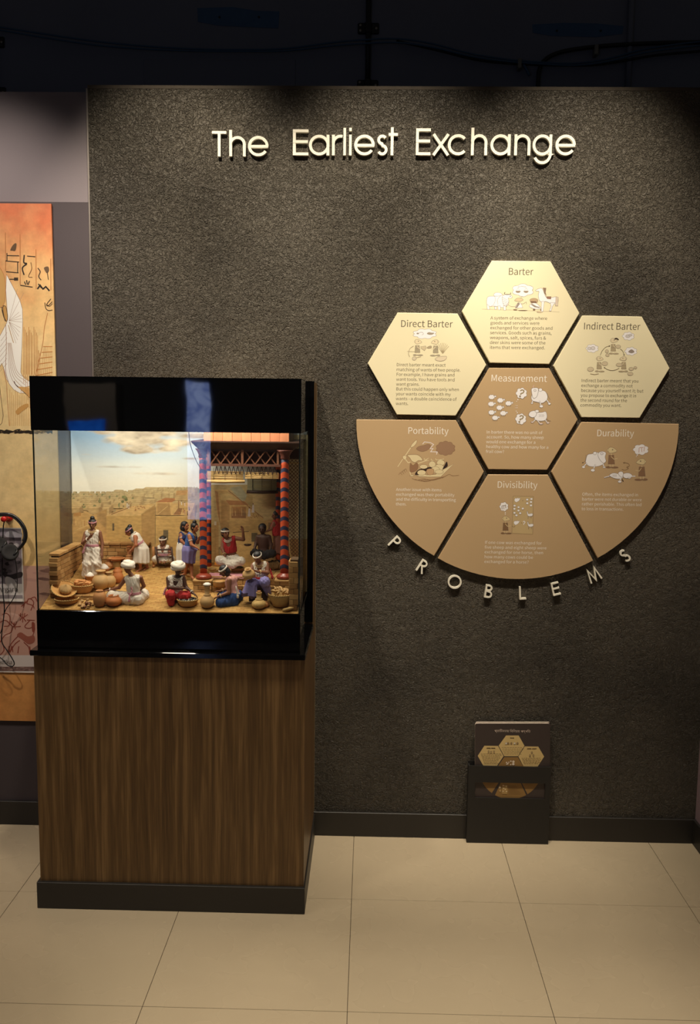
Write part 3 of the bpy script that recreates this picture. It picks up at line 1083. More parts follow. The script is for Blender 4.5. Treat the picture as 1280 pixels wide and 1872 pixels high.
for ch, x0, x1, yt, yb, lab in TITLE:
    w = 0.108
    adv, _ = stroke_letter(ch, w)
    A = PY(x0, yb, PLY - LTH)
    B = PY(x1, yt, PLY - LTH)
    sx, sz = (B[0] - A[0]) / adv, B[2] - A[2]
    letter(ch, lambda p, A=A, sx=sx, sz=sz: (A[0] + p[0] * sx, A[2] + p[1] * sz), w, lab, 'letters of the title')

PCX, PCY = 946.5, 769.0
for ch, x, y in (('P', 722.3, 992.2), ('R', 772.5, 1035.8), ('O', 831.6, 1064.1), ('B', 894, 1081.3), ('L', 955.7, 1084.2), ('E', 1016.3, 1076.5), ('M', 1086, 1051.5), ('S', 1143.4, 1016)):
    c = PY(x, y, PLY - LTH)
    cc = PY(PCX, PCY, PLY - LTH)
    up = np.array([cc[0] - c[0], cc[2] - c[2]])
    up /= np.linalg.norm(up)
    rt = np.array([up[1], -up[0]])
    w = 0.12
    adv, _ = stroke_letter(ch, w)
    h = 24.5 * mpp(PLY)

    def tf(p, c=c, up=up, rt=rt, adv=adv, h=h):
        q = np.array([c[0], c[2]]) + rt * (p[0] - adv / 2) * h + up * (p[1] - 0.5) * h
        return q
    letter(ch, tf, w, 'small cream raised letter %s in the curved row below the brown panels' % ch, 'letters of the curved row')

# ================================================================== printed panels
M_CREAM = mat('cream_panel_board', (236, 225, 188), 0.42, 0.02, 3)
M_TAN = mat('tan_panel_board', (192, 162, 122), 0.42, 0.02, 3)
M_BINK = mat('brown_black_ink', (92, 80, 60), 0.6, 0.02)
M_WINK = mat('warm_white_ink', (240, 232, 218), 0.6, 0.02)
PTH = 0.016
PF = PLY - PTH          # front face of the panels
SK, SW, GR, TN, LN, DR = (214, 196, 160), (240, 236, 236), (150, 138, 126), (168, 148, 118), (120, 104, 88), (70, 52, 42)


def panel(pts, material, name, label):
    q = [PY(x, y, PF) for x, y in pts]
    poly = [(p[0], p[2]) for p in q]
    zc = min(p[1] for p in poly)
    e = empty(name, (sum(p[0] for p in poly) / len(poly), PF, zc), label, 'sign panel')
    bm = bmesh.new()
    V, F = prism_vf(poly, PF, PLY)
    vs = [bm.verts.new(p) for p in V]
    for fc in F:
        bm.faces.new([vs[i] for i in fc])
    ed = [x for x in bm.edges if abs(x.verts[0].co.y - PF) < 1e-6 and abs(x.verts[1].co.y - PF) < 1e-6]
    bmesh.ops.bevel(bm, geom=ed, offset=0.0015, segments=1, affect='EDGES')
    bm_obj('board', bm, material, e)
    return e


def caption(e, head, hx0, hx1, hy, body, bx0, bx1, by, sp, widest, ink):
    text_obj('heading_text', head, hx0, hy, hx1, PF - 0.00015, ink, e, cap=11.8)
    text_obj('body_text', body, bx0, by, bx1, PF - 0.00015, ink, e, spacing_px=sp, widest=widest, cap=5.4)


def arc_pts(a0, a1, n=18):
    """points on the big circle, angles in degrees measured in the photograph, clockwise from +x"""
    out = []
    for i in range(n + 1):
        a = math.radians(a0 + (a1 - a0) * i / n)
        rx, ry = 295.0, 289.5
        out.append((PCX + rx * math.cos(a), PCY + ry * math.sin(a)))
    return out


def ang(x, y):
    return math.degrees(math.atan2((y - PCY) / 289.5, (x - PCX) / 295.0))


def cartoon_man(p, x, y, h, flip=1, cloth=GR, skin=SK, ln=LN):
    """little tunic-wearing figure; x, y = feet middle, h = height in view units"""
    s = h
    f = flip
    p.ell((x - f * .14 * s, y - .03 * s), .13 * s, .05 * s, cloth, ln, .35)
    p.ell((x + f * .16 * s, y - .02 * s), .18 * s, .045 * s, cloth, ln, .35)
    for d in (-.07, .08):
        p.line([(x + d * s, y - .04 * s), (x + d * s, y - .2 * s)], skin, .9)
    p.poly([(x - .13 * s, y - .62 * s), (x + .12 * s, y - .62 * s), (x + .16 * s, y - .18 * s), (x - .16 * s, y - .18 * s)], cloth, ln, .4)
    p.line([(x - .15 * s, y - .42 * s), (x + .15 * s, y - .40 * s)], ln, .4)
    p.line([(x - .02 * s, y - .56 * s), (x + f * .12 * s, y - .42 * s), (x + f * .3 * s, y - .46 * s)], skin, 1.0)
    p.line([(x, y - .6 * s), (x, y - .7 * s)], skin, 1.0)
    p.blob([(x - f * .17 * s, y - .86 * s), (x - f * .08 * s, y - .99 * s), (x + f * .1 * s, y - .97 * s), (x + f * .27 * s, y - .82 * s), (x + f * .12 * s, y - .74 * s), (x - f * .08 * s, y - .72 * s)], skin, ln, .45)
    p.ell((x - f * .16 * s, y - .86 * s), .04 * s, .05 * s, skin, ln, .3)
    p.ell((x + f * .06 * s, y - .88 * s), .03 * s, .035 * s, ln, n=8)


def cartoon_sheep(p, x, y, s, ln=(96, 80, 66)):
    for d in (-.35, -.12, .12, .35):
        p.line([(x + d * s, y + .25 * s), (x + d * s, y + .62 * s)], ln, .5)
    p.cloud((x, y), .56 * s, .42 * s, SW, ln, .35, 8)
    p.ell((x + .66 * s, y - .12 * s), .2 * s, .17 * s, SW, ln, .4, rot=.5)
    p.line([(x + .5 * s, y - .3 * s), (x + .62 * s, y - .22 * s)], ln, .5)
    p.ell((x + .7 * s, y - .14 * s), .04 * s, .04 * s, ln, n=6)


# ---- Barter
e = panel([(899.5, 476.5), (1006.6, 477.7), (1059.6, 572.6), (1004.2, 665.4), (895.8, 663), (844.5, 569)], M_CREAM, 'hexagon_panel', 'topmost cream hexagon panel headed Barter')
caption(e, 'Barter', 930.4, 975, 502.4, 'A system of exchange where\ngoods and services were\nexchanged for other goods and\nservices. Goods such as grains,\nweapons, salt, spices, furs &\ndeer skins were some of the\nitems that were exchanged.', 897, 1009.5, 583.8, 9.0, 'services. Goods such as grains,', M_BINK)
p = Print(PF - 0.00005)
p.view(880, 510, 8.533)
p.line([(10, 470), (300, 480), (520, 485), (860, 500), (1220, 515)], (170, 150, 122), .5)
p.blob([(195, 240), (230, 212), (300, 218), (330, 250), (290, 285), (205, 265)], SW, LN, .45)
p.blob([(88, 400), (90, 300), (130, 270), (220, 268), (300, 262), (345, 250), (400, 300), (430, 370), (390, 430), (345, 450), (250, 430), (190, 425), (135, 430)], SW, LN, .5)
for q in ([(85, 400), (120, 410), (135, 475), (95, 475)], [(255, 420), (300, 420), (300, 480), (265, 480)], [(345, 420), (385, 420), (385, 488), (350, 488)], [(205, 430), (235, 430), (240, 475), (212, 475)]):
    p.poly(q, SW, LN, .45)
p.curve([(210, 270), (220, 330), (190, 400), (140, 430)], LN, .4)
p.curve([(300, 262), (255, 320), (260, 400)], LN, .4)
p.blob([(360, 250), (400, 235), (460, 250), (485, 285), (460, 300), (420, 300), (430, 350), (380, 420), (340, 380), (325, 280)], SW, LN, .45)
for k in range(5):
    p.curve([(325 + 4 * k, 280 + 32 * k), (370 + 4 * k, 310 + 28 * k), (415 - 4 * k, 330 + 26 * k)], LN, .4)
p.curve([(372, 205), (362, 230), (400, 245), (455, 235), (458, 212)], (96, 80, 62), 1.0)
p.ell((452, 268), 9, 7, LN, n=8)
p.cloud((650, 175), 165, 95, SW, LN, .45, 6)
p.line([(570, 125), (635, 115), (700, 125)], LN, .5)
for x in (575, 700):
    p.line([(x - 30, 185), (x, 140), (x + 30, 185)], LN, .3)
    p.blob([(x - 36, 190), (x + 34, 190), (x + 18, 212), (x - 20, 212)], (150, 134, 110), LN, .4)
p.line([(640, 265), (610, 300)], LN, .4)
p.blob([(560, 300), (620, 300), (655, 325), (610, 350), (560, 350), (520, 335)], SK, LN, .45)
p.poly([(575, 370), (620, 375), (650, 450), (535, 455), (530, 430)], SW, LN, .4)
p.poly([(575, 368), (605, 385), (560, 450), (530, 450)], GR)
p.curve([(610, 390), (660, 385), (700, 360), (705, 395)], LN, .5)
p.curve([(540, 430), (470, 430), (420, 405)], LN, .4)
p.ell((530, 482), 35, 10, (120, 92, 70))
p.ell((650, 492), 75, 7, (104, 80, 60))
p.blob([(760, 320), (820, 300), (880, 320), (870, 370), (780, 370)], (186, 160, 126), LN, .45)
p.poly([(770, 345), (860, 350), (858, 372), (775, 368)], (120, 92, 74))
p.blob([(750, 420), (790, 380), (860, 380), (915, 430), (930, 460), (860, 470), (780, 450)], SW, LN, .45)
p.poly([(790, 385), (860, 425), (920, 440), (900, 452), (830, 440), (775, 400)], GR)
p.ell((825, 480), 20, 14, (130, 104, 84))
p.ell((935, 482), 18, 12, (130, 104, 84))
p.blob([(850, 175), (900, 150), (950, 150), (985, 230), (1020, 290), (1090, 290), (1160, 280), (1200, 300), (1190, 400), (1150, 390), (1080, 380), (1000, 350), (960, 370), (905, 330), (890, 250), (900, 195), (862, 190)], SW, LN, .5)
p.poly([(960, 135), (1015, 140), (1005, 210), (1020, 270), (985, 225), (970, 170)], (140, 116, 96))
p.poly([(1018, 275), (1090, 275), (1085, 315), (1025, 308)], (150, 112, 92), LN, .4)
for q in ([(940, 350), (985, 350), (965, 510), (935, 510)], [(1075, 370), (1150, 370), (1110, 430), (1090, 500), (1060, 500), (1090, 430)]):
    p.poly(q, SW, LN, .4)
p.poly([(1165, 275), (1202, 285), (1195, 420), (1155, 420)], (214, 196, 176), LN, .4)
p.ell((910, 515), 45, 10, (228, 208, 170), LN, .4)
p.build('illustration', e)

# ---- Direct Barter
e = panel([(727, 571.4), (836.5, 573.1), (889.3, 667), (833.3, 759.8), (725.6, 757.9), (672.3, 664.2)], M_CREAM, 'hexagon_panel', 'left cream hexagon panel headed Direct Barter')
caption(e, 'Direct Barter', 733.5, 827.7, 597.6, 'Direct barter meant exact\nmatching of wants of two people.\nFor example, I have grains and\nwant tools. You have tools and\nwant grains.\nBut this could happen only when\nyour wants coincide with my\nwants - a double coincidence of\nwants.', 725.5, 842, 669.3, 8.9, 'matching of wants of two people.', M_BINK)
p = Print(PF - 0.00005)
p.view(700, 595, 8.533)
p.cloud((655, 130), 180, 76, SW, LN, .4, 8)
p.ell((545, 125), 20, 12, GR); p.curve([(565, 115), (610, 105), (635, 130), (610, 150)], LN, .5)
p.blob([(690, 125), (720, 108), (760, 115), (800, 118), (770, 140), (720, 142)], (160, 146, 124), LN, .4)
cartoon_man(p, 540, 470, 255, 1, (168, 156, 130), (228, 212, 176))
cartoon_man(p, 825, 475, 255, -1, (168, 156, 130), (228, 212, 176))
p.poly([(590, 330), (670, 320), (680, 350), (650, 395), (600, 360)], (206, 190, 156), LN, .4)
p.blob([(690, 345), (720, 325), (755, 320), (760, 345), (715, 360)], (176, 160, 130), LN, .4)
for k in range(8):
    a = -2.3 + k * .22
    p.line([(935, 440), (935 + 130 * math.cos(a), 440 + 170 * math.sin(a))], (170, 152, 118), .7)
p.curve([(420, 490), (400, 440), (425, 360), (480, 320)], (176, 160, 130), 1.0)
p.line([(380, 405), (520, 410)], (176, 160, 130), .8)
p.ell((490, 515), 32, 28, (214, 200, 172), LN, .5)
p.line([(520, 505), (595, 488)], (176, 160, 130), 1.2)
p.blob([(815, 520), (870, 490), (950, 480), (995, 485), (980, 530), (920, 555), (850, 550)], (222, 206, 176), LN, .5)
p.build('illustration', e)

# ---- Indirect Barter
e = panel([(1065.5, 576.7), (1173.7, 578.7), (1224.6, 673.1), (1169.6, 763.9), (1063.5, 762.7), (1012, 668.8)], M_CREAM, 'hexagon_panel', 'right cream hexagon panel headed Indirect Barter')
caption(e, 'Indirect Barter', 1068, 1170.5, 602.2, 'Indirect barter meant that you\nexchange a commodity not\nbecause you yourself want it; but\nyou propose to exchange it in\nthe second round for the\ncommodity you want.', 1063.5, 1177.3, 698.3, 9.0, 'because you yourself want it; but', M_BINK)
p = Print(PF - 0.00005)
p.view(1060, 600, 10.667)
for (x, y, rx) in ((950, 155, 112), (245, 395, 118), (1000, 450, 115)):
    p.cloud((x, y), rx, 78, SW, LN, .4, 7)
p.ell((940, 155), 45, 30, (206, 200, 196), LN, .4); p.ell((990, 135), 35, 20, (206, 200, 196), LN, .4)
p.ell((190, 395), 36, 28, (214, 208, 204), LN, .4); p.ell((260, 390), 40, 34, (214, 208, 204), LN, .4)
p.blob([(950, 460), (1010, 415), (1065, 460), (1010, 485)], GR, LN, .4)
cartoon_man(p, 655, 505, 310, 1, (176, 160, 128), (224, 208, 172))
p.blob([(680, 200), (720, 188), (760, 215), (755, 235), (715, 215), (685, 225)], (60, 44, 32))
cartoon_man(p, 380, 850, 300, 1, (176, 160, 128), (224, 208, 172))
cartoon_man(p, 860, 850, 300, -1, (176, 160, 128), (224, 208, 172))
p.curve([(400, 530), (440, 440), (510, 370), (590, 345)], (96, 76, 46), .8); p.poly([(570, 335), (597, 345), (572, 365)], (70, 52, 32))
p.curve([(790, 405), (840, 450), (868, 530)], (96, 76, 46), .8); p.poly([(852, 515), (882, 512), (866, 538)], (70, 52, 32))
p.curve([(770, 780), (700, 815), (620, 826), (540, 805), (478, 765)], (96, 76, 46), .8); p.poly([(472, 758), (500, 768), (478, 785)], (70, 52, 32))
for q in ((750, 360, 50, 34), (490, 690, 58, 42), (770, 715, 62, 34), (210, 800, 62, 44), (1005, 795, 48, 32), (985, 890, 55, 34), (530, 450, 32, 34), (540, 525, 36, 28), (1085, 770, 30, 24)):
    p.ell(q[:2], q[2], q[3], (208, 192, 160), LN, .45)
p.line([(205, 890), (290, 905), (370, 890)], (150, 130, 96), 1.0)
p.build('illustration', e)

# ---- Measurement
e = panel([(895, 672.4), (1004.2, 673.1), (1056.3, 767), (1000.5, 859), (893, 857.8), (841.5, 764)], M_TAN, 'hexagon_panel', 'tan hexagon panel headed Measurement at the centre of the cluster')
caption(e, 'Measurement', 898.6, 1000, 697, 'In barter there was no unit of\naccount. So, how many sheep\nwould one exchange for a\nhealthy cow and how many for a\nfrail cow?', 890, 1003.5, 792.4, 8.9, 'healthy cow and how many for a', M_WINK)
p = Print(PF - 0.00005)
p.view(880, 700, 9.481)
for x, y in ((180, 245), (330, 302), (172, 365), (472, 355), (315, 430), (178, 512), (380, 525), (240, 605)):
    cartoon_sheep(p, x, y, 96)
for x, y in ((697, 180), (685, 625)):
    p.cloud((x, y), 92, 92, SW, (110, 98, 90), .45, 7)
    p.curve([(x - 20, y - 40), (x + 10, y - 58), (x + 42, y - 40), (x + 25, y - 5), (x - 8, y + 5), (x - 12, y + 28)], (150, 132, 96), 2.2)
    p.ell((x - 25, y + 52), 15, 15, (150, 132, 96), LN, .4)
for x, y, r in ((635, 288, 10), (612, 318, 7), (625, 515, 9), (605, 488, 7)):
    p.ell((x, y), r, r, SW)
p.line([(585, 395), (635, 395)], SW, .5); p.line([(585, 430), (635, 430)], SW, .5)
CL = (110, 96, 90)
p.curve([(1140, 180), (1170, 250), (1195, 290)], CL, .5)
p.blob([(865, 250), (900, 170), (980, 140), (1060, 130), (1120, 160), (1150, 240), (1130, 300), (1060, 350), (980, 335), (890, 310)], SW, CL, .6)
for q in ([(890, 310), (880, 350)], [(1010, 310), (1030, 380)], [(1130, 290), (1175, 350)]):
    p.line(q, CL, 2.2); p.line(q, SW, 1.5)
for q in ((880, 352, 20, 12), (1040, 405, 32, 24), (1180, 360, 24, 20)):
    p.ell(q[:2], q[2], q[3], SW, CL, .5)
p.blob([(870, 105), (920, 85), (985, 95), (985, 170), (960, 240), (905, 270), (880, 200)], SW, CL, .6)
p.ell((1025, 120), 32, 28, SW, CL, .5); p.curve([(905, 85), (900, 60), (918, 40)], (226, 190, 180), .9)
p.ell((930, 130), 22, 20, (228, 222, 222), CL, .4)
p.blob([(920, 600), (960, 520), (1050, 510), (1120, 500), (1140, 590), (1100, 650), (1000, 660), (940, 640)], SW, CL, .6)
for k in range(4):
    p.curve([(1000 + 24 * k, 545), (1012 + 24 * k, 565), (1000 + 24 * k, 590)], CL, .4)
for q in ([(940, 630), (900, 675)], [(975, 650), (1015, 700)], [(1110, 640), (1145, 690)]):
    p.line(q, CL, 2.0); p.line(q, SW, 1.3)
for q in ((885, 680, 26, 13), (1035, 708, 34, 14), (1155, 692, 26, 15)):
    p.ell(q[:2], q[2], q[3], (236, 216, 208), CL, .5)
p.blob([(822, 560), (850, 500), (930, 480), (960, 510), (940, 580), (880, 600)], SW, CL, .6)
p.ell((965, 490), 34, 24, SW, CL, .5)
p.curve([(1130, 620), (1170, 655), (1205, 660)], CL, .5)
p.build('illustration', e)

# ---- Portability
a0, a1 = ang(651.6, 767), ang(793.8, 1016.4)
e = panel([(833.8, 768.2), (885, 862.6), (793.8, 1016.4)] + arc_pts(a1, 180.4)[1:], M_TAN, 'sector_panel', 'left tan sector panel headed Portability')
caption(e, 'Portability', 746.6, 820, 793, 'Another issue with items\nexchanged was their portability\nand the difficulty in transporting\nthem.', 724.5, 834, 897.3, 8.9, 'and the difficulty in transporting', M_WINK)
p = Print(PF - 0.00005)
p.view(720, 800, 10.24)
PK, PL = (226, 208, 164), (128, 98, 70)
p.blob([(425, 215), (470, 165), (560, 145), (640, 122), (690, 145), (670, 200), (620, 240), (520, 262)], (158, 124, 96), PL, .5)
p.cloud((970, 200), 175, 130, (158, 124, 96), PL, .5, 10, .08)
p.line([(540, 122), (575, 80), (690, 95), (745, 128), (680, 205), (735, 205), (690, 265), (815, 268), (800, 315)], (236, 226, 224), 1.2)
p.line([(75, 545), (170, 400)], PK, 1.2); p.line([(215, 340), (330, 170)], PK, 1.5)
p.blob([(320, 190), (335, 130), (400, 60), (432, 45), (432, 85), (390, 150)], PK, PL, .5)
p.blob([(165, 360), (195, 335), (240, 350), (230, 400), (190, 410)], PK, PL, .4)
p.line([(215, 400), (270, 470), (310, 460)], PK, 1.6)
p.blob([(255, 330), (350, 318), (450, 325), (520, 380), (535, 430), (460, 430), (400, 465), (340, 440), (300, 380)], PK, PL, .6)
p.blob([(310, 480), (360, 520), (430, 470), (460, 540), (420, 620), (310, 640)], (150, 112, 82), PL, .5)
p.line([(450, 485), (580, 440)], PK, 1.5)
for d in ((570, 385), (610, 400), (650, 380), (655, 425)):
    p.line([(585, 440), d], PK, 1.1)
p.poly([(400, 700), (450, 640), (620, 700), (780, 690), (920, 600), (1125, 490), (880, 735), (740, 735), (640, 735), (480, 730)], PK, PL, .5)
p.blob([(395, 690), (440, 620), (490, 590), (600, 560), (720, 555), (720, 600), (560, 640), (480, 700)], (58, 40, 32))
for q in ((560, 545, 75, 40), (520, 655, 80, 50), (720, 500, 65, 60), (880, 470, 75, 55), (850, 560, 90, 60), (780, 600, 80, 60), (850, 640, 80, 40)):
    p.ell(q[:2], q[2], q[3], PK, PL, .45)
p.blob([(620, 600), (690, 580), (750, 600), (740, 680), (660, 700), (620, 660)], (194, 158, 116), PL, .5)
p.blob([(915, 590), (950, 520), (990, 450), (1010, 500), (1000, 545)], (52, 36, 30))
for q in ([(700, 395), (705, 420), (740, 430)], [(780, 390), (800, 415), (860, 415), (940, 400)]):
    p.curve(q, PK, 1.2)
for k in range(4):
    p.curve([(340 + 60 * k, 765 + 14 * k), (440 + 50 * k, 795 + 10 * k), (560 + 40 * k, 770 + 12 * k), (700 + 30 * k, 800 - 10 * k), (880 + 30 * k, 760 - 12 * k)], (146, 112, 78), .8)
p.curve([(900, 760), (1030, 690), (1100, 715), (1220, 705)], (146, 112, 78), .8)
for k in range(4):
    p.curve([(90 + 35 * k, 700 - 30 * k), (120 + 35 * k, 660 - 25 * k), (160 + 30 * k, 700 - 20 * k)], (150, 116, 82), .6)
p.line([(300, 640), (320, 705)], PK, 1.4); p.ell((340, 712), 38, 14, PK, PL, .4)
p.build('illustration', e)

# ---- Divisibility
a0, a1 = ang(1084, 1023.7), ang(801, 1020.8)
e = panel([(893, 867.5), (1001.8, 868)] + arc_pts(a0, a1), M_TAN, 'sector_panel', 'bottom middle tan sector panel headed Divisibility')
caption(e, 'Divisibility', 910, 982.5, 891.7, 'If one cow was exchanged for\nfive sheep and eight sheep were\nexchanged for one horse, then\nhow many cows could be\nexchanged for a horse?', 886.5, 999.6, 994, 8.8, 'five sheep and eight sheep were', M_WINK)
p = Print(PF - 0.00005)
p.view(905, 895, 16)
p.poly([(535, 190), (1125, 205), (1105, 1310), (495, 1280)], (196, 170, 124), (120, 96, 64), .5)
p.cloud((265, 500), 125, 130, SW, LN, .5, 7)
p.line([(205, 480), (210, 580)], GR, 1.2); p.line([(205, 475), (310, 465)], GR, 1.2); p.line([(260, 475), (262, 575)], GR, 1.0); p.line([(312, 440), (318, 540)], GR, 1.2)
p.ell((303, 680), 17, 17, SW); p.ell((302, 728), 12, 12, SW)
cartoon_man(p, 310, 1295, 520, 1, (128, 96, 66), (214, 192, 144))
for (x, y) in ((650, 300), (630, 965)):
    p.blob([(x - 80, y), (x - 50, y - 50), (x, y - 40), (x + 15, y - 75), (x + 45, y - 40), (x + 95, y - 60), (x + 60, y + 20), (x + 20, y + 50), (x - 30, y + 70), (x - 70, y + 35)], SW, LN, .4)
for (x, y) in ((945, 292), (1068, 275), (1055, 365), (945, 400), (1055, 462), (575, 470), (692, 515), (570, 562), (815, 555), (690, 612), (572, 680), (738, 690), (628, 752)):
    p.ell((x, y), 38, 32, SW, LN, .4, n=10)
    p.line([(x - 15, y + 30), (x - 15, y + 52)], LN, .5); p.line([(x + 15, y + 30), (x + 15, y + 52)], LN, .5)
for (x, y) in ((1025, 735), (1040, 1040)):
    p.blob([(x - 90, y - 100), (x - 65, y - 90), (x - 45, y - 30), (x + 40, y - 40), (x + 85, y - 20), (x + 60, y + 40), (x - 40, y + 45), (x - 80, y - 10)], SW, LN, .5)
    p.line([(x - 50, y + 40), (x - 55, y + 120)], LN, .6); p.line([(x + 35, y + 40), (x + 30, y + 115)], LN, .6)
p.curve([(820, 950), (850, 925), (880, 955), (845, 1000), (840, 1030)], SW, 1.2)
for q in ((815, 325), (775, 975), (520, 1075), (555, 1095), (580, 1072)):
    p.ell(q, 11, 11, (96, 70, 44), n=8)
p.build('illustration', e)

# ---- Durability
a0, a1 = 1.2, ang(1092, 1018.3)
e = panel([(1008.3, 862.6), (1064, 771.3)] + arc_pts(a0, a1), M_TAN, 'sector_panel', 'right tan sector panel headed Durability')
caption(e, 'Durability', 1092, 1159, 797.4, 'Often, the items exchanged in\nbarter were not durable or were\nrather perishable. This often led\nto loss in transactions.', 1065, 1173.7, 906, 8.9, 'rather perishable. This often led', M_WINK)
p = Print(PF - 0.00005)
p.view(1055, 805, 9.143)
p.curve([(150, 240), (140, 340), (95, 375)], CL, .5)
p.ell((98, 375), 14, 8, (70, 50, 40))
p.blob([(150, 320), (180, 240), (250, 225), (330, 200), (400, 230), (470, 300), (480, 360), (400, 420), (300, 440), (200, 430), (150, 380)], SW, CL, .6)
for q in ([(170, 380), (115, 430)], [(310, 400), (280, 470)], [(430, 390), (455, 440)]):
    p.line(q, CL, 2.3); p.line(q, SW, 1.6)
for q in ((110, 445, 28, 20), (265, 500, 36, 24), (455, 450, 25, 12)):
    p.ell(q[:2], q[2], q[3], SW, CL, .5)
p.blob([(370, 200), (430, 185), (485, 210), (470, 280), (485, 350), (440, 380), (380, 320), (350, 250)], SW, CL, .5)
p.ell((300, 215), 30, 26, SW, CL, .5); p.ell((415, 220), 26, 22, (226, 220, 222), CL, .4)
cartoon_man(p, 575, 460, 345, 1, (140, 106, 78), (218, 198, 152))
cartoon_man(p, 1085, 665, 360, -1, (140, 106, 78), (218, 198, 152))
p.cloud((1068, 155), 125, 86, SW, LN, .4, 7)
p.line([(1040, 125), (1035, 205)], (196, 150, 130), 1.0); p.line([(1040, 125), (1110, 120)], (196, 150, 130), 1.0); p.line([(1080, 125), (1085, 195)], (196, 150, 130), 1.0); p.line([(1130, 105), (1120, 185)], (196, 150, 130), 1.0)
p.ell((1008, 245), 11, 10, SW); p.ell((992, 270), 7, 7, SW)
p.curve([(770, 365), (785, 385), (800, 360)], (120, 92, 60), .7)
p.curve([(790, 375), (850, 385), (878, 425), (830, 450), (860, 470), (800, 500), (750, 485)], (120, 92, 60), .6)
p.line([(455, 625), (560, 595)], CL, 2.0); p.line([(455, 622), (560, 592)], SW, 1.3)
p.blob([(540, 585), (610, 545), (700, 560), (760, 555), (770, 620), (700, 645), (610, 630)], SW, CL, .6)
p.blob([(690, 560), (710, 525), (760, 525), (775, 570), (745, 620)], SW, CL, .5)
p.blob([(780, 560), (860, 545), (920, 580), (900, 625), (820, 635), (775, 610)], SW, CL, .5)
p.line([(900, 600), (975, 600)], SW, 1.6)
for k in range(4):
    p.curve([(595 + 18 * k, 570), (605 + 18 * k, 590), (600 + 18 * k, 610)], CL, .4)
p.line([(735, 630), (715, 680)], SW, 1.6); p.ell((715, 690), 32, 20, SW, CL, .5)
p.line([(755, 650), (775, 690)], (60, 44, 36), 1.6)
p.ell((875, 628), 28, 11, SW, CL, .4)
p.build('illustration', e)

# ================================================================== card in a floor-standing holder
HF = -0.045
M_HOLD = mat('matt_black_board', (30, 28, 26), 0.55, 0.08, 20, 0.08, 200)
a, b = PY(857, 1400, HF), PY(1008, 1400, HF)
hx0, hx1, hz = a[0], b[0], a[2]
holder = empty('card_holder', ((hx0 + hx1) / 2, HF, 0), 'black card holder with a slot window, standing against the skirting', 'holder')
w0, w1 = PY(869, 1430, HF), PY(996, 1461, HF)
HB = -0.014
V, F = join_vf([box_vf(hx0, w0[0], HF, HF + 0.006, 0.0, hz), box_vf(w1[0], hx1, HF, HF + 0.006, 0.0, hz), box_vf(w0[0], w1[0], HF, HF + 0.006, w0[2], hz), box_vf(w0[0], w1[0], HF, HF + 0.006, 0.0, w1[2])])
mesh_obj('front_plate', V, F, M_HOLD, holder)
box('side_plate', hx0, hx0 + 0.006, HF + 0.006, HB, 0, hz, M_HOLD, holder)
box('side_plate', hx1 - 0.006, hx1, HF + 0.006, HB, 0, hz, M_HOLD, holder)
box('back_plate', hx0, hx1, HB - 0.004, HB, 0, hz + 0.01, M_HOLD, holder)
box('bottom_shelf', hx0 + 0.006, hx1 - 0.006, HF + 0.006, HB - 0.004, w1[2] - 0.006, w1[2] - 0.001, M_HOLD, holder)

CF = HF + 0.008


def card_outline(x0, x1, y0, y1, r, Y):
    pts = []
    for (cx_, cy_, a0) in ((x0 + r, y0 + r, 180), (x1 - r, y0 + r, 270)):
        for k in range(6):
            a = math.radians(a0 + 90 * k / 5)
            pts.append((cx_ + r * math.cos(a), cy_ + r * math.sin(a)))
    pts += [(x1, y1), (x0, y1)]
    return [(PY(x, y, Y)[0], PY(x, y, Y)[2]) for x, y in pts]


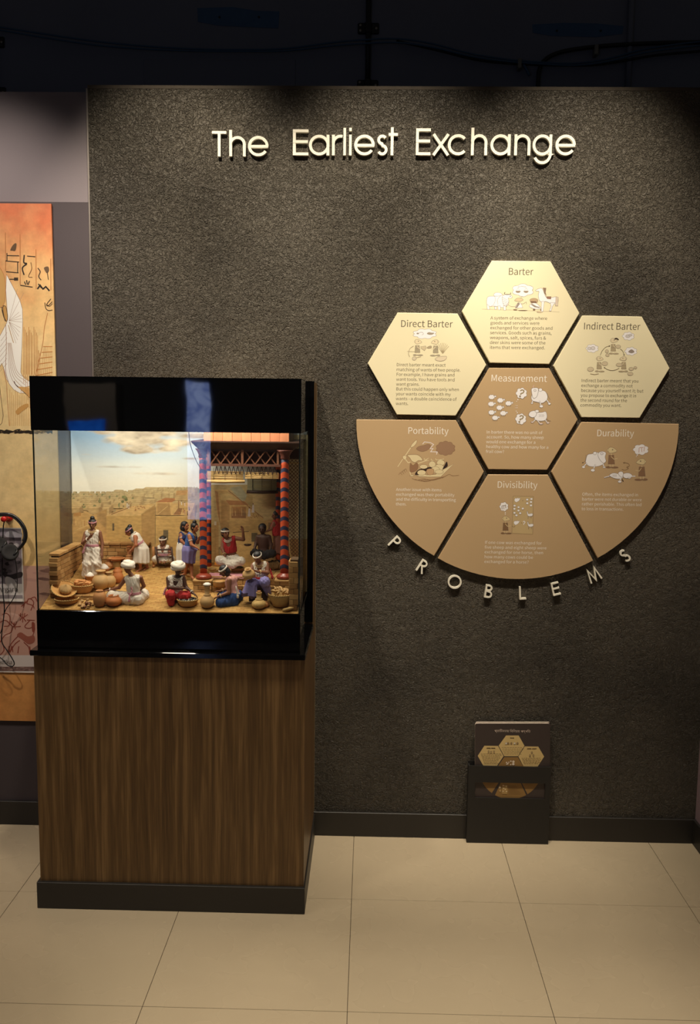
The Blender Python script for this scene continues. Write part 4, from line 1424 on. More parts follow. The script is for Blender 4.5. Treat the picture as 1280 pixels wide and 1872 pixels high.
zb = w1[2]
yb_px = 1462
M_CARD = mat('dark_brown_card', (62, 52, 50), 0.45, 0.04, 8)
M_CARDEDGE = mat('pale_card_edge', (226, 208, 190), 0.5, 0.04)
for k, (yy, lab) in enumerate(((CF, 'dark brown card with small hexagons and Bengali heading, front of the stack in the holder'), (CF + 0.0075, 'pale-edged second card standing behind the front card in the holder'))):
    dx = 0.0 if k == 0 else 0.8
    poly = card_outline(868.5 + dx, 1005.5 + dx, 1322.5 - 2.2 * k, yb_px, 4, yy)
    v, f = prism_vf(poly, yy, yy + 0.006)
    n = len(poly)
    fm = [0] + [1] * (len(f) - 1)
    cd = empty('printed_card', ((hx0 + hx1) / 2, yy, zb), lab, 'card')
    mesh_obj('card_body', v, f, None, cd, mats=[M_CARD, M_CARDEDGE], fmat=fm)
    if k == 0:
        p = Print(CF - 0.0002)
        p.view(860, 1315, 8.533)
        CC, CT = (214, 186, 126), (150, 116, 66)
        p.poly([(558, 252), (755, 252), (845, 412), (745, 575), (530, 575), (442, 412)], CC)
        p.poly([(220, 412), (432, 415), (518, 575), (412, 735), (208, 732), (116, 570)], CC)
        p.poly([(850, 422), (1060, 425), (1152, 582), (1048, 740), (832, 738), (750, 580)], CC)
        p.poly([(530, 590), (742, 590), (832, 745), (760, 880), (510, 880), (420, 745)], CT)
        cxx, cyy, R = 628, 745, 500
        def arcp(t0, t1, n=10):
            return [(cxx + R * math.cos(math.radians(t0 + (t1 - t0) * i / n)), cyy + R * math.sin(math.radians(t0 + (t1 - t0) * i / n))) for i in range(n + 1)]
        p.poly([(518, 895), (742, 895)] + arcp(61, 119), CT)
        p.poly([(504, 890), (325, 1165)] + arcp(126, 180, 8) + [(420, 750)], CT)
        p.poly([(752, 890), (420 + 420, 750)] + arcp(0, 58, 8), CT)
        INKC = (112, 92, 60)
        for (x0_, y0_, n_, w_) in ((490, 440, 6, 320), (160, 540, 8, 310), (800, 605, 5, 300)):
            for r in range(n_):
                ww = w_ - 16 * r
                segs, x = [], x0_ + 8 * r
                while x < x0_ + 8 * r + ww:
                    l = random.uniform(18, 46)
                    p.line([(x, y0_ + 21 * r), (x + l, y0_ + 21 * r)], INKC, 0.55)
                    x += l + 9
        for (x0_, y0_, w_) in ((620, 290, 62), (255, 448, 135), (885, 458, 150)):
            p.line([(x0_, y0_), (x0_ + w_ * .45, y0_)], (84, 66, 40), 1.3); p.line([(x0_ + w_ * .52, y0_), (x0_ + w_, y0_)], (84, 66, 40), 1.3)
        for r in range(7):
            p.line([(600, 1035 + 21 * r), (715 + 12 * r, 1035 + 21 * r)], (126, 96, 56), .5)
        for r in range(2):
            p.line([(200 + 20 * r, 1000 + 22 * r), (380, 1000 + 22 * r)], (126, 96, 56), .5); p.line([(850, 1000 + 22 * r), (990 - 10 * r, 1000 + 22 * r)], (126, 96, 56), .5)
        for x in (560, 590, 640, 690, 735):
            p.ell((x, 375), 16, 18, (226, 214, 190) if x in (560, 690) else (150, 124, 90), (120, 100, 70), .3, n=9)
        for x, y in ((285, 505), (370, 508), (325, 512), (960, 520), (930, 565), (985, 565)):
            p.ell((x, y), 13, 20, (170, 146, 104), (110, 90, 62), .3, n=8)
        for x, y, r in ((565, 672, 12), (585, 690, 12), (600, 668, 10), (632, 652, 12), (672, 660, 20), (670, 698, 20), (630, 705, 11), (570, 700, 10)):
            p.ell((x, y), r, r, (232, 216, 196), None, n=9)
        p.poly([(497, 1020), (578, 1022), (574, 1165), (492, 1163)], (174, 142, 88))
        for x, y in ((515, 1030), (560, 1045), (520, 1075), (545, 1090), (510, 1120), (565, 1125)):
            p.ell((x, y), 11, 9, (224, 204, 170), None, n=8)
        p.ell((460, 1060), 18, 18, (220, 200, 166), None, n=9); p.ell((465, 1110), 12, 22, (190, 160, 110), None, n=8)
        p.build('printed_hexagons', cd)
        text_obj('heading_text', '\u09aa\u09cd\u09b0\u09be\u099a\u09c0\u09a8\u09a4\u09ae \u09bf\u09ac\u09bf\u09a8\u09ae\u09df \u09aa\u09a6\u09cd\u09a7\u09bf\u09a4', 904, 1338, 970, CF - 0.0006, mat('pale_brown_ink', (206, 188, 172), 0.6), cd, font=BENGALI, cap=None)



# ================================================================== wooden pedestal and glass case
def wood_mat(name, c0, c1, c2, fine=1.0):
    m = bpy.data.materials.new(name)
    nt, N, L, b = nodes_of(m)
    ge = N.new('ShaderNodeNewGeometry')
    mp = N.new('ShaderNodeMapping')
    mp.inputs['Scale'].default_value = (1.0, 1.0, 0.035)
    L.new(ge.outputs['Position'], mp.inputs[0])
    n1 = N.new('ShaderNodeTexNoise'); n1.inputs['Scale'].default_value = 58 * fine; n1.inputs['Detail'].default_value = 5; n1.inputs['Distortion'].default_value = 0.5
    L.new(mp.outputs[0], n1.inputs[0])
    n2 = N.new('ShaderNodeTexNoise'); n2.inputs['Scale'].default_value = 230 * fine; n2.inputs['Detail'].default_value = 3
    L.new(mp.outputs[0], n2.inputs[0])
    mx = N.new('ShaderNodeMath'); mx.operation = 'MULTIPLY_ADD'; mx.inputs[1].default_value = 0.4
    L.new(n2.outputs['Fac'], mx.inputs[0]); L.new(n1.outputs['Fac'], mx.inputs[2])
    cr = N.new('ShaderNodeValToRGB')
    e = cr.color_ramp.elements
    e[0].position = 0.42; e[0].color = lin(c0) + (1,)
    e[1].position = 0.92; e[1].color = lin(c2) + (1,)
    x = e.new(0.68); x.color = lin(c1) + (1,)
    L.new(mx.outputs[0], cr.inputs[0])
    L.new(cr.outputs[0], b.inputs['Base Color'])
    b.inputs['Roughness'].default_value = 0.42
    b.inputs['Specular IOR Level'].default_value = 0.35
    return m


def acrylic_mat():
    m = bpy.data.materials.new('glossy_black_acrylic')
    nt, N, L, b = nodes_of(m)
    tc = N.new('ShaderNodeTexCoord')
    n = N.new('ShaderNodeTexNoise'); n.inputs['Scale'].default_value = 5; n.inputs['Detail'].default_value = 1.5
    L.new(tc.outputs['Object'], n.inputs[0])
    bp = N.new('ShaderNodeBump'); bp.inputs['Strength'].default_value = 0.12; bp.inputs['Distance'].default_value = 0.004
    L.new(n.outputs['Fac'], bp.inputs['Height']); L.new(bp.outputs[0], b.inputs['Normal'])
    b.inputs['Base Color'].default_value = lin((8, 8, 9)) + (1,)
    b.inputs['Roughness'].default_value = 0.03
    b.inputs['Specular IOR Level'].default_value = 0.6
    return m


def glass_mat():
    m = bpy.data.materials.new('clear_glass')
    m.use_nodes = True
    nt = m.node_tree
    N, L = nt.nodes, nt.links
    for n in list(N):
        N.remove(n)
    out = N.new('ShaderNodeOutputMaterial')
    fr = N.new('ShaderNodeFresnel')
    ge = N.new('ShaderNodeNewGeometry')
    io = N.new('ShaderNodeMapRange')     # thin sheet: same reflectance from both faces
    io.inputs[3].default_value, io.inputs[4].default_value = 1.47, 1 / 1.47
    L.new(ge.outputs['Backfacing'], io.inputs[0])
    L.new(io.outputs[0], fr.inputs[0])
    tr = N.new('ShaderNodeBsdfTransparent'); tr.inputs[0].default_value = (0.965, 0.975, 0.965, 1)
    gl = N.new('ShaderNodeBsdfGlossy'); gl.inputs['Roughness'].default_value = 0.0
    mx = N.new('ShaderNodeMixShader')
    L.new(fr.outputs[0], mx.inputs[0]); L.new(tr.outputs[0], mx.inputs[1]); L.new(gl.outputs[0], mx.inputs[2])
    L.new(mx.outputs[0], out.inputs[0])
    return m


M_WOOD = wood_mat('walnut_laminate', (82, 60, 35), (112, 85, 51), (146, 114, 73))
M_ACR = acrylic_mat()
M_GLASS = glass_mat()
M_GEDGE = mat('green_glass_edge', (46, 58, 52), 0.2)
PX0, PX1, PYF = -1.127, -0.208, -0.575
pedestal = empty('pedestal_cabinet', ((PX0 + PX1) / 2, -0.29, 0), 'walnut laminate cabinet with black plinth under the glass display case', 'cabinet')
# L-shaped body: cabinet plus upright back
prof = [(PYF, 0.09), (-0.002, 0.09), (-0.002, 1.838), (-0.15, 1.838), (-0.15, 0.905), (PYF, 0.905)]
V = [(PX0, y, z) for y, z in prof] + [(PX1, y, z) for y, z in prof]
n = len(prof)
F = [list(range(n)), list(range(2 * n - 1, n - 1, -1))] + [(i, n + i, n + (i + 1) % n, (i + 1) % n) for i in range(n)]
mesh_obj('body', V, F, M_WOOD, pedestal)
bm_obj('plinth', bevel_box(-1.137, -0.203, -0.587, -0.014, 0, 0.096, 0.0015), M_BASE, pedestal)
box('back_cladding', PX0 + 0.004, PX1 - 0.0005, -0.156, -0.15, 0.93, 1.842, M_ACR, pedestal)
box('edge_banding', PX1, PX1 + 0.0008, -0.0035, -0.0005, 0.1, 1.83, mat('pale_wood_edge', (150, 132, 100), 0.6), pedestal)

GX0, GX1, GYF, GYB = -1.114, -0.228, -0.562, -0.18
GZ0, GZ1 = 1.056, 1.661
case = empty('display_case', ((GX0 + GX1) / 2, -0.37, 0.905), 'glass display case with black header and base holding a market diorama', 'display case')
bm_obj('base_tray', bevel_box(-1.134, -0.206, -0.592, -0.157, 0.905, 0.924, 0.002), M_ACR, case)
bm_obj('base_box', bevel_box(GX0 - 0.003, GX1 + 0.003, GYF - 0.003, GYB, 0.924, GZ0, 0.0015), M_ACR, case)
# header: open-bottomed black box that hides the lamp
hd = join_vf([box_vf(GX0 - 0.003, GX1 + 0.003, GYF - 0.003, GYF + 0.005, GZ1, 1.838), box_vf(GX0 - 0.003, GX0 + 0.005, GYF + 0.005, GYB, GZ1, 1.838),
              box_vf(GX1 - 0.005, GX1 + 0.003, GYF + 0.005, GYB, GZ1, 1.838), box_vf(GX0 + 0.005, GX1 - 0.005, GYB - 0.008, GYB, GZ1, 1.838),
              box_vf(GX0 + 0.005, GX1 - 0.005, GYF + 0.005, GYB - 0.008, 1.83, 1.838)])
mesh_obj('header', *hd, M_ACR, case)


def pane(x0, x1, y0, y1, flat):
    v, f = box_vf(x0, x1, y0, y1, GZ0, GZ1)
    fm = []
    for q in f:
        n_ = np.cross(np.array(v[q[1]]) - np.array(v[q[0]]), np.array(v[q[2]]) - np.array(v[q[0]]))
        fm.append(0 if abs(n_[flat]) > 1e-9 and abs(n_[flat]) >= max(abs(n_)) - 1e-12 else 1)
    return mesh_obj('glass_pane', v, f, None, case, mats=[M_GLASS, M_GEDGE], fmat=fm)


pane(GX0, GX1, GYF, GYF + 0.004, 1)
pane(GX0, GX0 + 0.004, GYF + 0.0042, GYB - 0.012, 0)
pane(GX1 - 0.004, GX1, GYF + 0.0042, GYB - 0.012, 0)
# lamp inside the header (a strip of warm tubes) shining down on the diorama
lamp_housing = box('lamp_strip', GX0 + 0.06, GX1 - 0.06, -0.55, -0.49, 1.806, 1.828, mat('white_lamp_body', (230, 228, 220), 0.5), case)
area('case_strip_lamp', (-0.67, -0.52, 1.80), (-0.67, -0.36, 1.1), 6.2, 0.74, 0.05, col=(1.0, 0.90, 0.75))

# painted backdrop ---------------------------------------------------------
BY = GYB - 0.012
bd = empty('painted_backdrop', (-0.67, BY, GZ0), 'painted backdrop of sky and mud-brick town inside the display case', 'backdrop')
bx0, bx1 = GX0 + 0.001, GX1 - 0.001


def fbm(x, y, seed=0, oct=5):
    r = np.random.default_rng(seed)
    out = np.zeros_like(x)
    amp, fr = 1.0, 1.0
    for o in range(oct):
        g = r.random((64, 64))
        xi, yi = x * fr, y * fr
        x0, y0 = np.floor(xi).astype(int), np.floor(yi).astype(int)
        tx, ty = xi - x0, yi - y0
        tx, ty = tx * tx * (3 - 2 * tx), ty * ty * (3 - 2 * ty)
        a, b_ = g[x0 % 64, y0 % 64], g[(x0 + 1) % 64, y0 % 64]
        c, d = g[x0 % 64, (y0 + 1) % 64], g[(x0 + 1) % 64, (y0 + 1) % 64]
        out += amp * ((a * (1 - tx) + b_ * tx) * (1 - ty) + (c * (1 - tx) + d * tx) * ty)
        amp *= .5
        fr *= 2
    return out / (2 - 2 ** (1 - oct))


def sky_canvas():
    nx, nz = 230, 120
    z0, z1 = 1.40, GZ1
    xs, zs = np.linspace(bx0, bx1, nx), np.linspace(z0, z1, nz)
    X, Z = np.meshgrid(xs, zs, indexing='ij')
    t = (Z - z0) / (z1 - z0)
    u = (X - bx0) / (bx1 - bx0)
    # sky: cream horizon to soft grey blue
    hor, mid, top = np.array(lin((244, 240, 222))), np.array(lin((208, 220, 222))), np.array(lin((150, 184, 214)))
    tt = np.clip((t - 0.22) / 0.78, 0, 1)[..., None]
    C = hor * (1 - np.clip(tt * 2, 0, 1)) + mid * np.clip(tt * 2, 0, 1)
    blue = np.clip((tt[..., 0] - .35) / .5, 0, 1) * np.clip(1.25 - 1.5 * u, 0.1, 1)
    C = C * (1 - blue[..., None]) + top * blue[..., None]
    # paler zone top left
    f1 = fbm(u * 11 + 3, t * 7 + 1, 3, 6)
    f2 = fbm(u * 16, t * 11 + 7, 5, 5)

    def puff(cu, ct, ru, rt):
        return np.exp(-(((u - cu) / ru) ** 2 + ((t - ct) / rt) ** 2))
    cl = 1.25 * puff(.16, .98, .10, .06) + 1.3 * puff(.25, .83, .13, .075) + 1.2 * puff(.36, .70, .10, .06) + 1.1 * puff(.27, .68, .06, .05) + .95 * puff(.46, .80, .08, .05) + .8 * puff(.50, .58, .06, .025) + .75 * puff(.07, .62, .05, .035) + 1.25 * puff(.35, .96, .2, .06) + 1.0 * puff(.55, .9, .08, .04)
    cl += .5 * puff(.22, .45, .2, .03) + .5 * puff(.4, .36, .25, .04)
    m = np.clip((cl * (0.1 + 1.7 * f1) - 0.40) * 2.2, 0, 1)
    sh = np.clip(f2 * 1.9 - .4 + .25 * (np.roll(m, 3, axis=1) - m), 0, 1)
    cc = np.array(lin((236, 220, 190)))[None, None] * sh[..., None] + np.array(lin((160, 142, 116)))[None, None] * (1 - sh[..., None])
    C = C * (1 - .9 * m[..., None]) + cc * .9 * m[..., None]
    C *= (0.97 + 0.06 * fbm(u * 120, t * 80, 9, 2))[..., None]
    V = np.stack([X, np.full_like(X, BY), Z], -1).reshape(-1, 3)
    idx = np.arange(nx * nz).reshape(nx, nz)
    F = np.stack([idx[:-1, :-1], idx[1:, :-1], idx[1:, 1:], idx[:-1, 1:]], -1).reshape(-1, 4)
    o = mesh_obj('painted_sky', V, F, print_mat('painted_sky_canvas', 0.8, 0.2), bd)
    at = o.data.color_attributes.new('ink', 'FLOAT_COLOR', 'POINT')
    buf = np.ones((nx * nz, 4), dtype=np.float32)
    buf[:, :3] = C.reshape(-1, 3)
    at.data.foreach_set('color', buf.ravel())


sky_canvas()
box('canvas_board', bx0, bx1, BY + 0.0005, GYB - 0.002, GZ0, GZ1, mat('ochre_canvas', (196, 152, 92), 0.8, 0.1, 40), bd)

def on_canvas(x, y):
    w = PY(x, y, BY)
    return (min(max(w[0], bx0), bx1), w[1], min(max(w[2], GZ0), GZ1))


pb = Print(BY - 0.0003, 0.000005, fn=on_canvas)
# haze of trees and far houses
far = [(120, 1010)]
x = 120
while x < 580:
    yb_ = 903 - (0 if x < 210 else min(10, (x - 210) * .12))
    far.append((x, yb_ + random.uniform(-4, 2)))
    x += random.uniform(1.5, 3.5)
far.append((580, 1010))
pb.poly(far, (160, 154, 112))
x = 126
while x < 400:
    yb_ = 906 - (0 if x < 210 else min(10, (x - 210) * .12))
    h = random.uniform(5, 9)
    pb.ell((x, yb_), random.uniform(2, 3.5), h * .55, random.choice([(150, 150, 108), (132, 138, 96), (166, 158, 116), (122, 128, 104)]), n=8)
    x += random.uniform(2.2, 4)
pb.poly([(120, 915), (200, 911), (300, 902), (400, 903), (580, 903), (580, 1100), (120, 1100)], (176, 148, 100))
TA, TB, TC, TD = (206, 164, 100), (184, 142, 84), (224, 184, 118), (158, 118, 68)


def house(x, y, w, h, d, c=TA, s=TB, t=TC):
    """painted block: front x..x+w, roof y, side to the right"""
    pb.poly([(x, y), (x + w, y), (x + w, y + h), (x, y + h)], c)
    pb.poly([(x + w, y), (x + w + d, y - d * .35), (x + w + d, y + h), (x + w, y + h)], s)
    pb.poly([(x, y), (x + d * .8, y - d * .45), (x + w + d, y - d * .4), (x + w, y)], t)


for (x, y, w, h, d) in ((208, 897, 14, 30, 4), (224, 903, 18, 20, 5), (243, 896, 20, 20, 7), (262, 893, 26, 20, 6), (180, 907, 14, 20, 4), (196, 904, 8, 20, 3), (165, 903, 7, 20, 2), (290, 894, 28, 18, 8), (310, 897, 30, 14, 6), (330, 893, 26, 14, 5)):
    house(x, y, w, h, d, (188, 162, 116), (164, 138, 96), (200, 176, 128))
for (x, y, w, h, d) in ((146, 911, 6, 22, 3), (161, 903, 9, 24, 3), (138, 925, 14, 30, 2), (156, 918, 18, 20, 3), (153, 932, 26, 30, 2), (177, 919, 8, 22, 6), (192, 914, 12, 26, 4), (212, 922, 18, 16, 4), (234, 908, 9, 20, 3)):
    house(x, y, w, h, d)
# streets of small hazy houses receding to the horizon
for row in range(9):
    y = 899 + row * 3.6
    sz = 5 + row * 1.0
    hz = 1 - row / 9
    x = 126 + random.uniform(0, 8)
    while x < 345:
        if row < 7 or x < 196 or x > 245:
            w, h = sz * random.uniform(.8, 1.9), sz * random.uniform(.7, 1.3)
            mixc = lambda c: tuple(c[i] * (1 - .55 * hz) + (176, 168, 132)[i] * .55 * hz for i in range(3))
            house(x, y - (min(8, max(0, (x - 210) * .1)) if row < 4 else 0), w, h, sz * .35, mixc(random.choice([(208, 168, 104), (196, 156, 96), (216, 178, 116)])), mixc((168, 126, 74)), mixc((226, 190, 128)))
            if random.random() < .35:
                pb.poly([(x + w * .3, y + h * .4), (x + w * .45, y + h * .4), (x + w * .45, y + h * .75), (x + w * .3, y + h * .75)], mixc((120, 84, 46)))
            if random.random() < .14:
                pb.ell((x + w + 1, y + h * .3), sz * .28, sz * .4, (118, 122, 74), n=7)
        x += sz * random.uniform(1.3, 2.6)
for c in ((227, 913, 7, 10), (154, 925, 3, 6), (183, 916, 3, 4)):
    for k in range(9):
        a = random.uniform(0, 2 * PI)
        pb.ell((c[0] + math.cos(a) * c[2] * .6, c[1] + math.sin(a) * c[3] * .5), c[2] * .4, c[3] * .25, random.choice([(104, 112, 58), (84, 96, 50), (128, 130, 70)]), n=7)
# far right-hand houses seen between the blinds
pb.poly([(380, 886), (580, 886), (580, 1000), (380, 1000)], (206, 178, 120))
pb.poly([(448, 900), (462, 906), (462, 950), (448, 945)], (190, 156, 96))
pb.poly([(462, 906), (498, 904), (498, 950), (462, 950)], (214, 182, 122))
pb.poly([(420, 892), (440, 888), (452, 905), (446, 920)], (178, 172, 140))
# mid houses
pb.poly([(120, 958), (196, 930), (196, 1060), (120, 1060)], (198, 150, 82))
pb.poly([(134, 940), (160, 936), (186, 950), (186, 1010), (134, 1010)], (206, 158, 88))
pb.poly([(135, 938), (148, 936), (149, 943), (136, 944)], (190, 128, 52))
for k in range(9):
    x = 136 + 4 * k + random.uniform(-1, 1)
    pb.line([(x, 950 + random.uniform(-2, 3)), (x + random.uniform(-1, 1), 962 + random.uniform(-2, 3))], random.choice([(176, 112, 50), (150, 92, 40), (222, 178, 112)]), 1.0)
pb.line([(137, 970), (172, 955)], (226, 186, 120), 1.2)
pb.poly([(178, 940), (196, 938), (196, 1000), (178, 1000)], (176, 132, 72))
pb.poly([(136, 975), (180, 952), (196, 968), (196, 1060), (136, 1060)], (196, 148, 80))
# big flat-roofed house centre left
pb.poly([(195, 942), (232, 927), (284, 920), (258, 941)], (222, 178, 110))
pb.poly([(195, 942), (259, 941), (259, 1060), (195, 1060)], (204, 160, 86))
pb.poly([(259, 941), (284, 922), (284, 1060), (259, 1060)], (176, 130, 66))
pb.line([(195, 942.5), (259, 941.5)], (232, 194, 126), 1.0)
pb.line([(204, 940), (236, 928)], (140, 84, 36), 1.5)
for (x, y) in ((233, 920), (236, 922)):
    pb.line([(x, y), (x, y + 8)], (232, 226, 214), 1.6); pb.ell((x, y - 1), 1, 1.2, (120, 70, 40), n=7)
for k in range(13):
    pb.ell((232 + random.uniform(0, 34), 924 + random.uniform(0, 9)), random.uniform(1, 2.6), random.uniform(.6, 1.2), random.choice([(176, 100, 44), (150, 84, 40), (196, 126, 60)]), n=7)
pb.poly([(206, 956.5), (209.5, 956.5), (209.5, 969.5), (206, 969.5)], (76, 50, 26))
pb.poly([(236, 982), (242, 982), (242, 985), (236, 985)], (70, 46, 24))
for k in range(10):
    pb.line([(197, 950 + 5.2 * k), (258, 949 + 5.2 * k)], (196, 151, 80), .4)
# house with roof pavilion centre
pb.poly([(285, 943), (350, 943), (350, 1060), (285, 1060)], (208, 162, 88))
pb.poly([(348, 942), (357, 919), (357, 1060), (348, 1060)], (172, 128, 68))
pb.poly([(286, 942), (304, 920), (357, 919), (348, 942)], (220, 176, 108))
pb.poly([(288, 918), (310, 918), (313, 942), (288, 942)], (178, 132, 72))
pb.poly([(285, 918), (302, 910), (327, 911), (314, 918)], (178, 104, 50))
pb.line([(285, 919), (314, 919)], (228, 184, 114), 1.6)
for x, y1 in ((287, 942), (314.5, 942), (327, 930)):
    pb.line([(x, 918 if x < 320 else 911), (x, y1)], (222, 176, 104) if x < 320 else (160, 106, 56), 1.8)
pb.line([(289, 940), (307, 925)], (222, 180, 112), 1.3)
pb.poly([(317, 941), (326, 929), (334, 929), (330, 941)], (150, 92, 46))
for (x, y, c) in ((332, 917, (232, 226, 210)), (338, 919, (230, 200, 186)), (336, 931, (196, 120, 60)), (328, 935, (180, 110, 50)), (346, 928, (110, 66, 34)), (347, 933, (222, 190, 130)), (343, 936, (120, 70, 36)), (338, 934, (206, 150, 120))):
    pb.line([(x, y), (x + .5, y + 6)], c, 1.7); pb.ell((x, y - 1), .9, 1, (110, 66, 40), n=7)
pb.line([(285, 943.5), (348, 943.5)], (230, 192, 124), 1.1)
pb.poly([(299, 969), (308, 969), (308, 987), (299, 987)], (84, 62, 38))
pb.poly([(320, 905), (345, 893), (345, 915), (320, 915)], (196, 160, 104))
pb.poly([(323, 897), (344, 896), (340, 905), (322, 905)], (190, 138, 80))
for k in range(14):
    pb.line([(286, 950 + 4.2 * k), (348, 950 + 4.2 * k)], (200, 154, 82), .4)
# house under the canopy
pb.poly([(386, 960), (400, 953), (400, 1040), (386, 1040)], (198, 156, 90))
pb.poly([(393, 896), (417, 896), (480, 948), (404, 950), (404, 960), (397, 940)], (216, 172, 104))
pb.poly([(393, 896), (399, 900), (404, 965), (399, 940)], (178, 120, 66))
pb.poly([(403, 902), (418, 901), (440, 918), (404, 914)], (224, 188, 120))
pb.poly([(405, 915), (414, 916), (420, 922), (420, 966), (404, 962)], (190, 140, 78))
pb.poly([(413, 914), (447, 916), (455, 923), (420, 923)], (184, 112, 56))
pb.poly([(420, 923), (455, 923), (482, 947), (482, 960), (420, 960)], (214, 168, 98))
pb.poly([(423.5, 926), (450, 926), (450, 947), (423.5, 947)], (182, 118, 54))
pb.poly([(423.5, 938), (450, 938), (450, 947), (423.5, 947)], (150, 86, 40))
for k in range(9):
    pb.line([(425 + 2.8 * k, 928 + (k % 3) * 3), (425.4 + 2.8 * k, 943)], random.choice([(140, 84, 40), (206, 170, 110), (110, 96, 70), (160, 100, 46)]), 1.0)
pb.line([(417, 896), (482, 947)], (150, 92, 46), 1.3)
pb.line([(393, 895.5), (418, 896)], (232, 192, 122), 1.4)
for (x, y) in ((455, 929), (462, 922)):
    pb.poly([(x, y), (x + 2.5, y + 1), (x + 3.5, y + 15), (x - 2, y + 15)], (232, 216, 208)); pb.ell((x + 1, y - 1), 1.2, 1.4, (110, 64, 44), n=7)
for k in range(6):
    pb.line([(458 + 2.6 * k, 945 - (k % 3) * 3), (461 + 2.6 * k, 947 - (k % 2) * 3)], (146, 94, 44), 1.0)
pb.poly([(416, 951), (489, 951), (489, 1060), (416, 1060)], (206, 162, 92))
for k in range(13):
    pb.line([(417, 955 + 4 * k), (488, 955 + 4 * k)], (198, 152, 84), .4)
pb.poly([(404, 955), (419, 955), (419, 1060), (404, 1060)], (182, 136, 76))
pb.poly([(460, 974), (471, 974), (471, 990), (460, 990)], (84, 62, 38))
pb.poly([(489, 950), (580, 945), (580, 1060), (489, 1060)], (196, 150, 84))
pb.poly([(491, 955), (498, 955), (498, 970), (491, 970)], (120, 86, 48))
for q in ((206, 956.5, 209.5, 969.5), (299, 969, 308, 987), (460, 974, 471, 990)):
    pb.poly([(q[0], q[1]), (q[2], q[1]), (q[2], q[3]), (q[0], q[3])], (70, 48, 26))
pb.poly([(521, 795), (580, 795), (580, 985), (521, 985)], (222, 210, 164))
pb.poly([(392, 953), (396, 953), (396, 960), (392, 960)], (226, 214, 190))
pb.C = [tuple(c[i] * .8 + .2 * lin((206, 192, 152))[i] for i in range(3)) for c in pb.C]
pb.build('painted_town', bd, print_mat('painted_canvas', 0.8, 0.2, 0.16))

# ================================================================== far side of the gallery, seen only as reflections
def mirrored(x, y, Yt):
    """where the sight line of pixel x, y ends at depth Yt after the front glass turns it back"""
    d = ray(x, y)
    g = CAM + d * ((GYF - CAM[1]) / d[1])
    return g + np.array([d[0], -d[1], d[2]]) * ((g[1] - Yt) / d[1])


def screen_mat(name, c0, c1, power, scale):
    m = bpy.data.materials.new(name)
    nt, N, L, b = nodes_of(m)
    tc = N.new('ShaderNodeTexCoord')
    n = N.new('ShaderNodeTexNoise'); n.inputs['Scale'].default_value = scale; n.inputs['Detail'].default_value = 3; n.inputs['Distortion'].default_value = 1.5
    L.new(tc.outputs['Object'], n.inputs[0])
    cr = N.new('ShaderNodeValToRGB')
    cr.color_ramp.elements[0].position = 0.38; cr.color_ramp.elements[0].color = c0 + (1,)
    cr.color_ramp.elements[1].position = 0.6; cr.color_ramp.elements[1].color = c1 + (1,)
    L.new(n.outputs['Fac'], cr.inputs[0])
    L.new(cr.outputs[0], b.inputs['Emission Color'])
    b.inputs['Emission Strength'].default_value = power
    b.inputs['Base Color'].default_value = (0.02, 0.03, 0.06, 1)
    return m


RY = -6.1
a, b_ = mirrored(341, 699, RY), mirrored(386, 950, RY)
xa, xb = min(a[0], b_[0]), max(a[0], b_[0])
bn = empty('backlit_display', ((xa + xb) / 2, RY, 0.0), 'tall narrow backlit pale blue display across the gallery, seen reflected in the glass', 'display')
mesh_obj('lit_screen', *box_vf(xa, xb, RY, RY + 0.004, b_[2], a[2]), screen_mat('backlit_blue_screen', (0.16, 0.24, 0.62), (0.42, 0.54, 0.95), 5.0, 7.0), bn)
mesh_obj('cabinet', *box_vf(xa - 0.03, xb + 0.03, RY - 0.08, RY - 0.001, 0.0, a[2] + 0.03), M_BLACKMETAL, bn)
RY2 = -6.3
a, b_ = mirrored(118, 700, RY2), mirrored(216, 930, RY2)
c0, c1 = mirrored(125, 767, RY2), mirrored(194, 788, RY2)
xa, xb = min(a[0], b_[0]), max(a[0], b_[0])
pl = empty('exhibit_column', ((xa + xb) / 2, RY2, 0.0), 'grey-brown exhibit column with a lit blue screen, across the gallery', 'exhibit')
mesh_obj('shaft', *box_vf(xa, xb, RY2 - 0.3, RY2, 0.0, a[2]), mat('grey_brown_paint', (150, 140, 128), 0.7), pl)
mesh_obj('lit_screen', *box_vf(min(c0[0], c1[0]), max(c0[0], c1[0]), RY2, RY2 + 0.01, c1[2], c0[2]), screen_mat('backlit_deep_blue_screen', (0.0, 0.08, 0.5), (0.01, 0.16, 0.8), 4.0, 4.0), pl)
spot('gallery_spot_lamp', ((xa + xb) / 2, RY2 + 1.3, 3.6), ((xa + xb) / 2, RY2, 1.7), 260, 45, 0.8, col=(1.0, 0.9, 0.8))



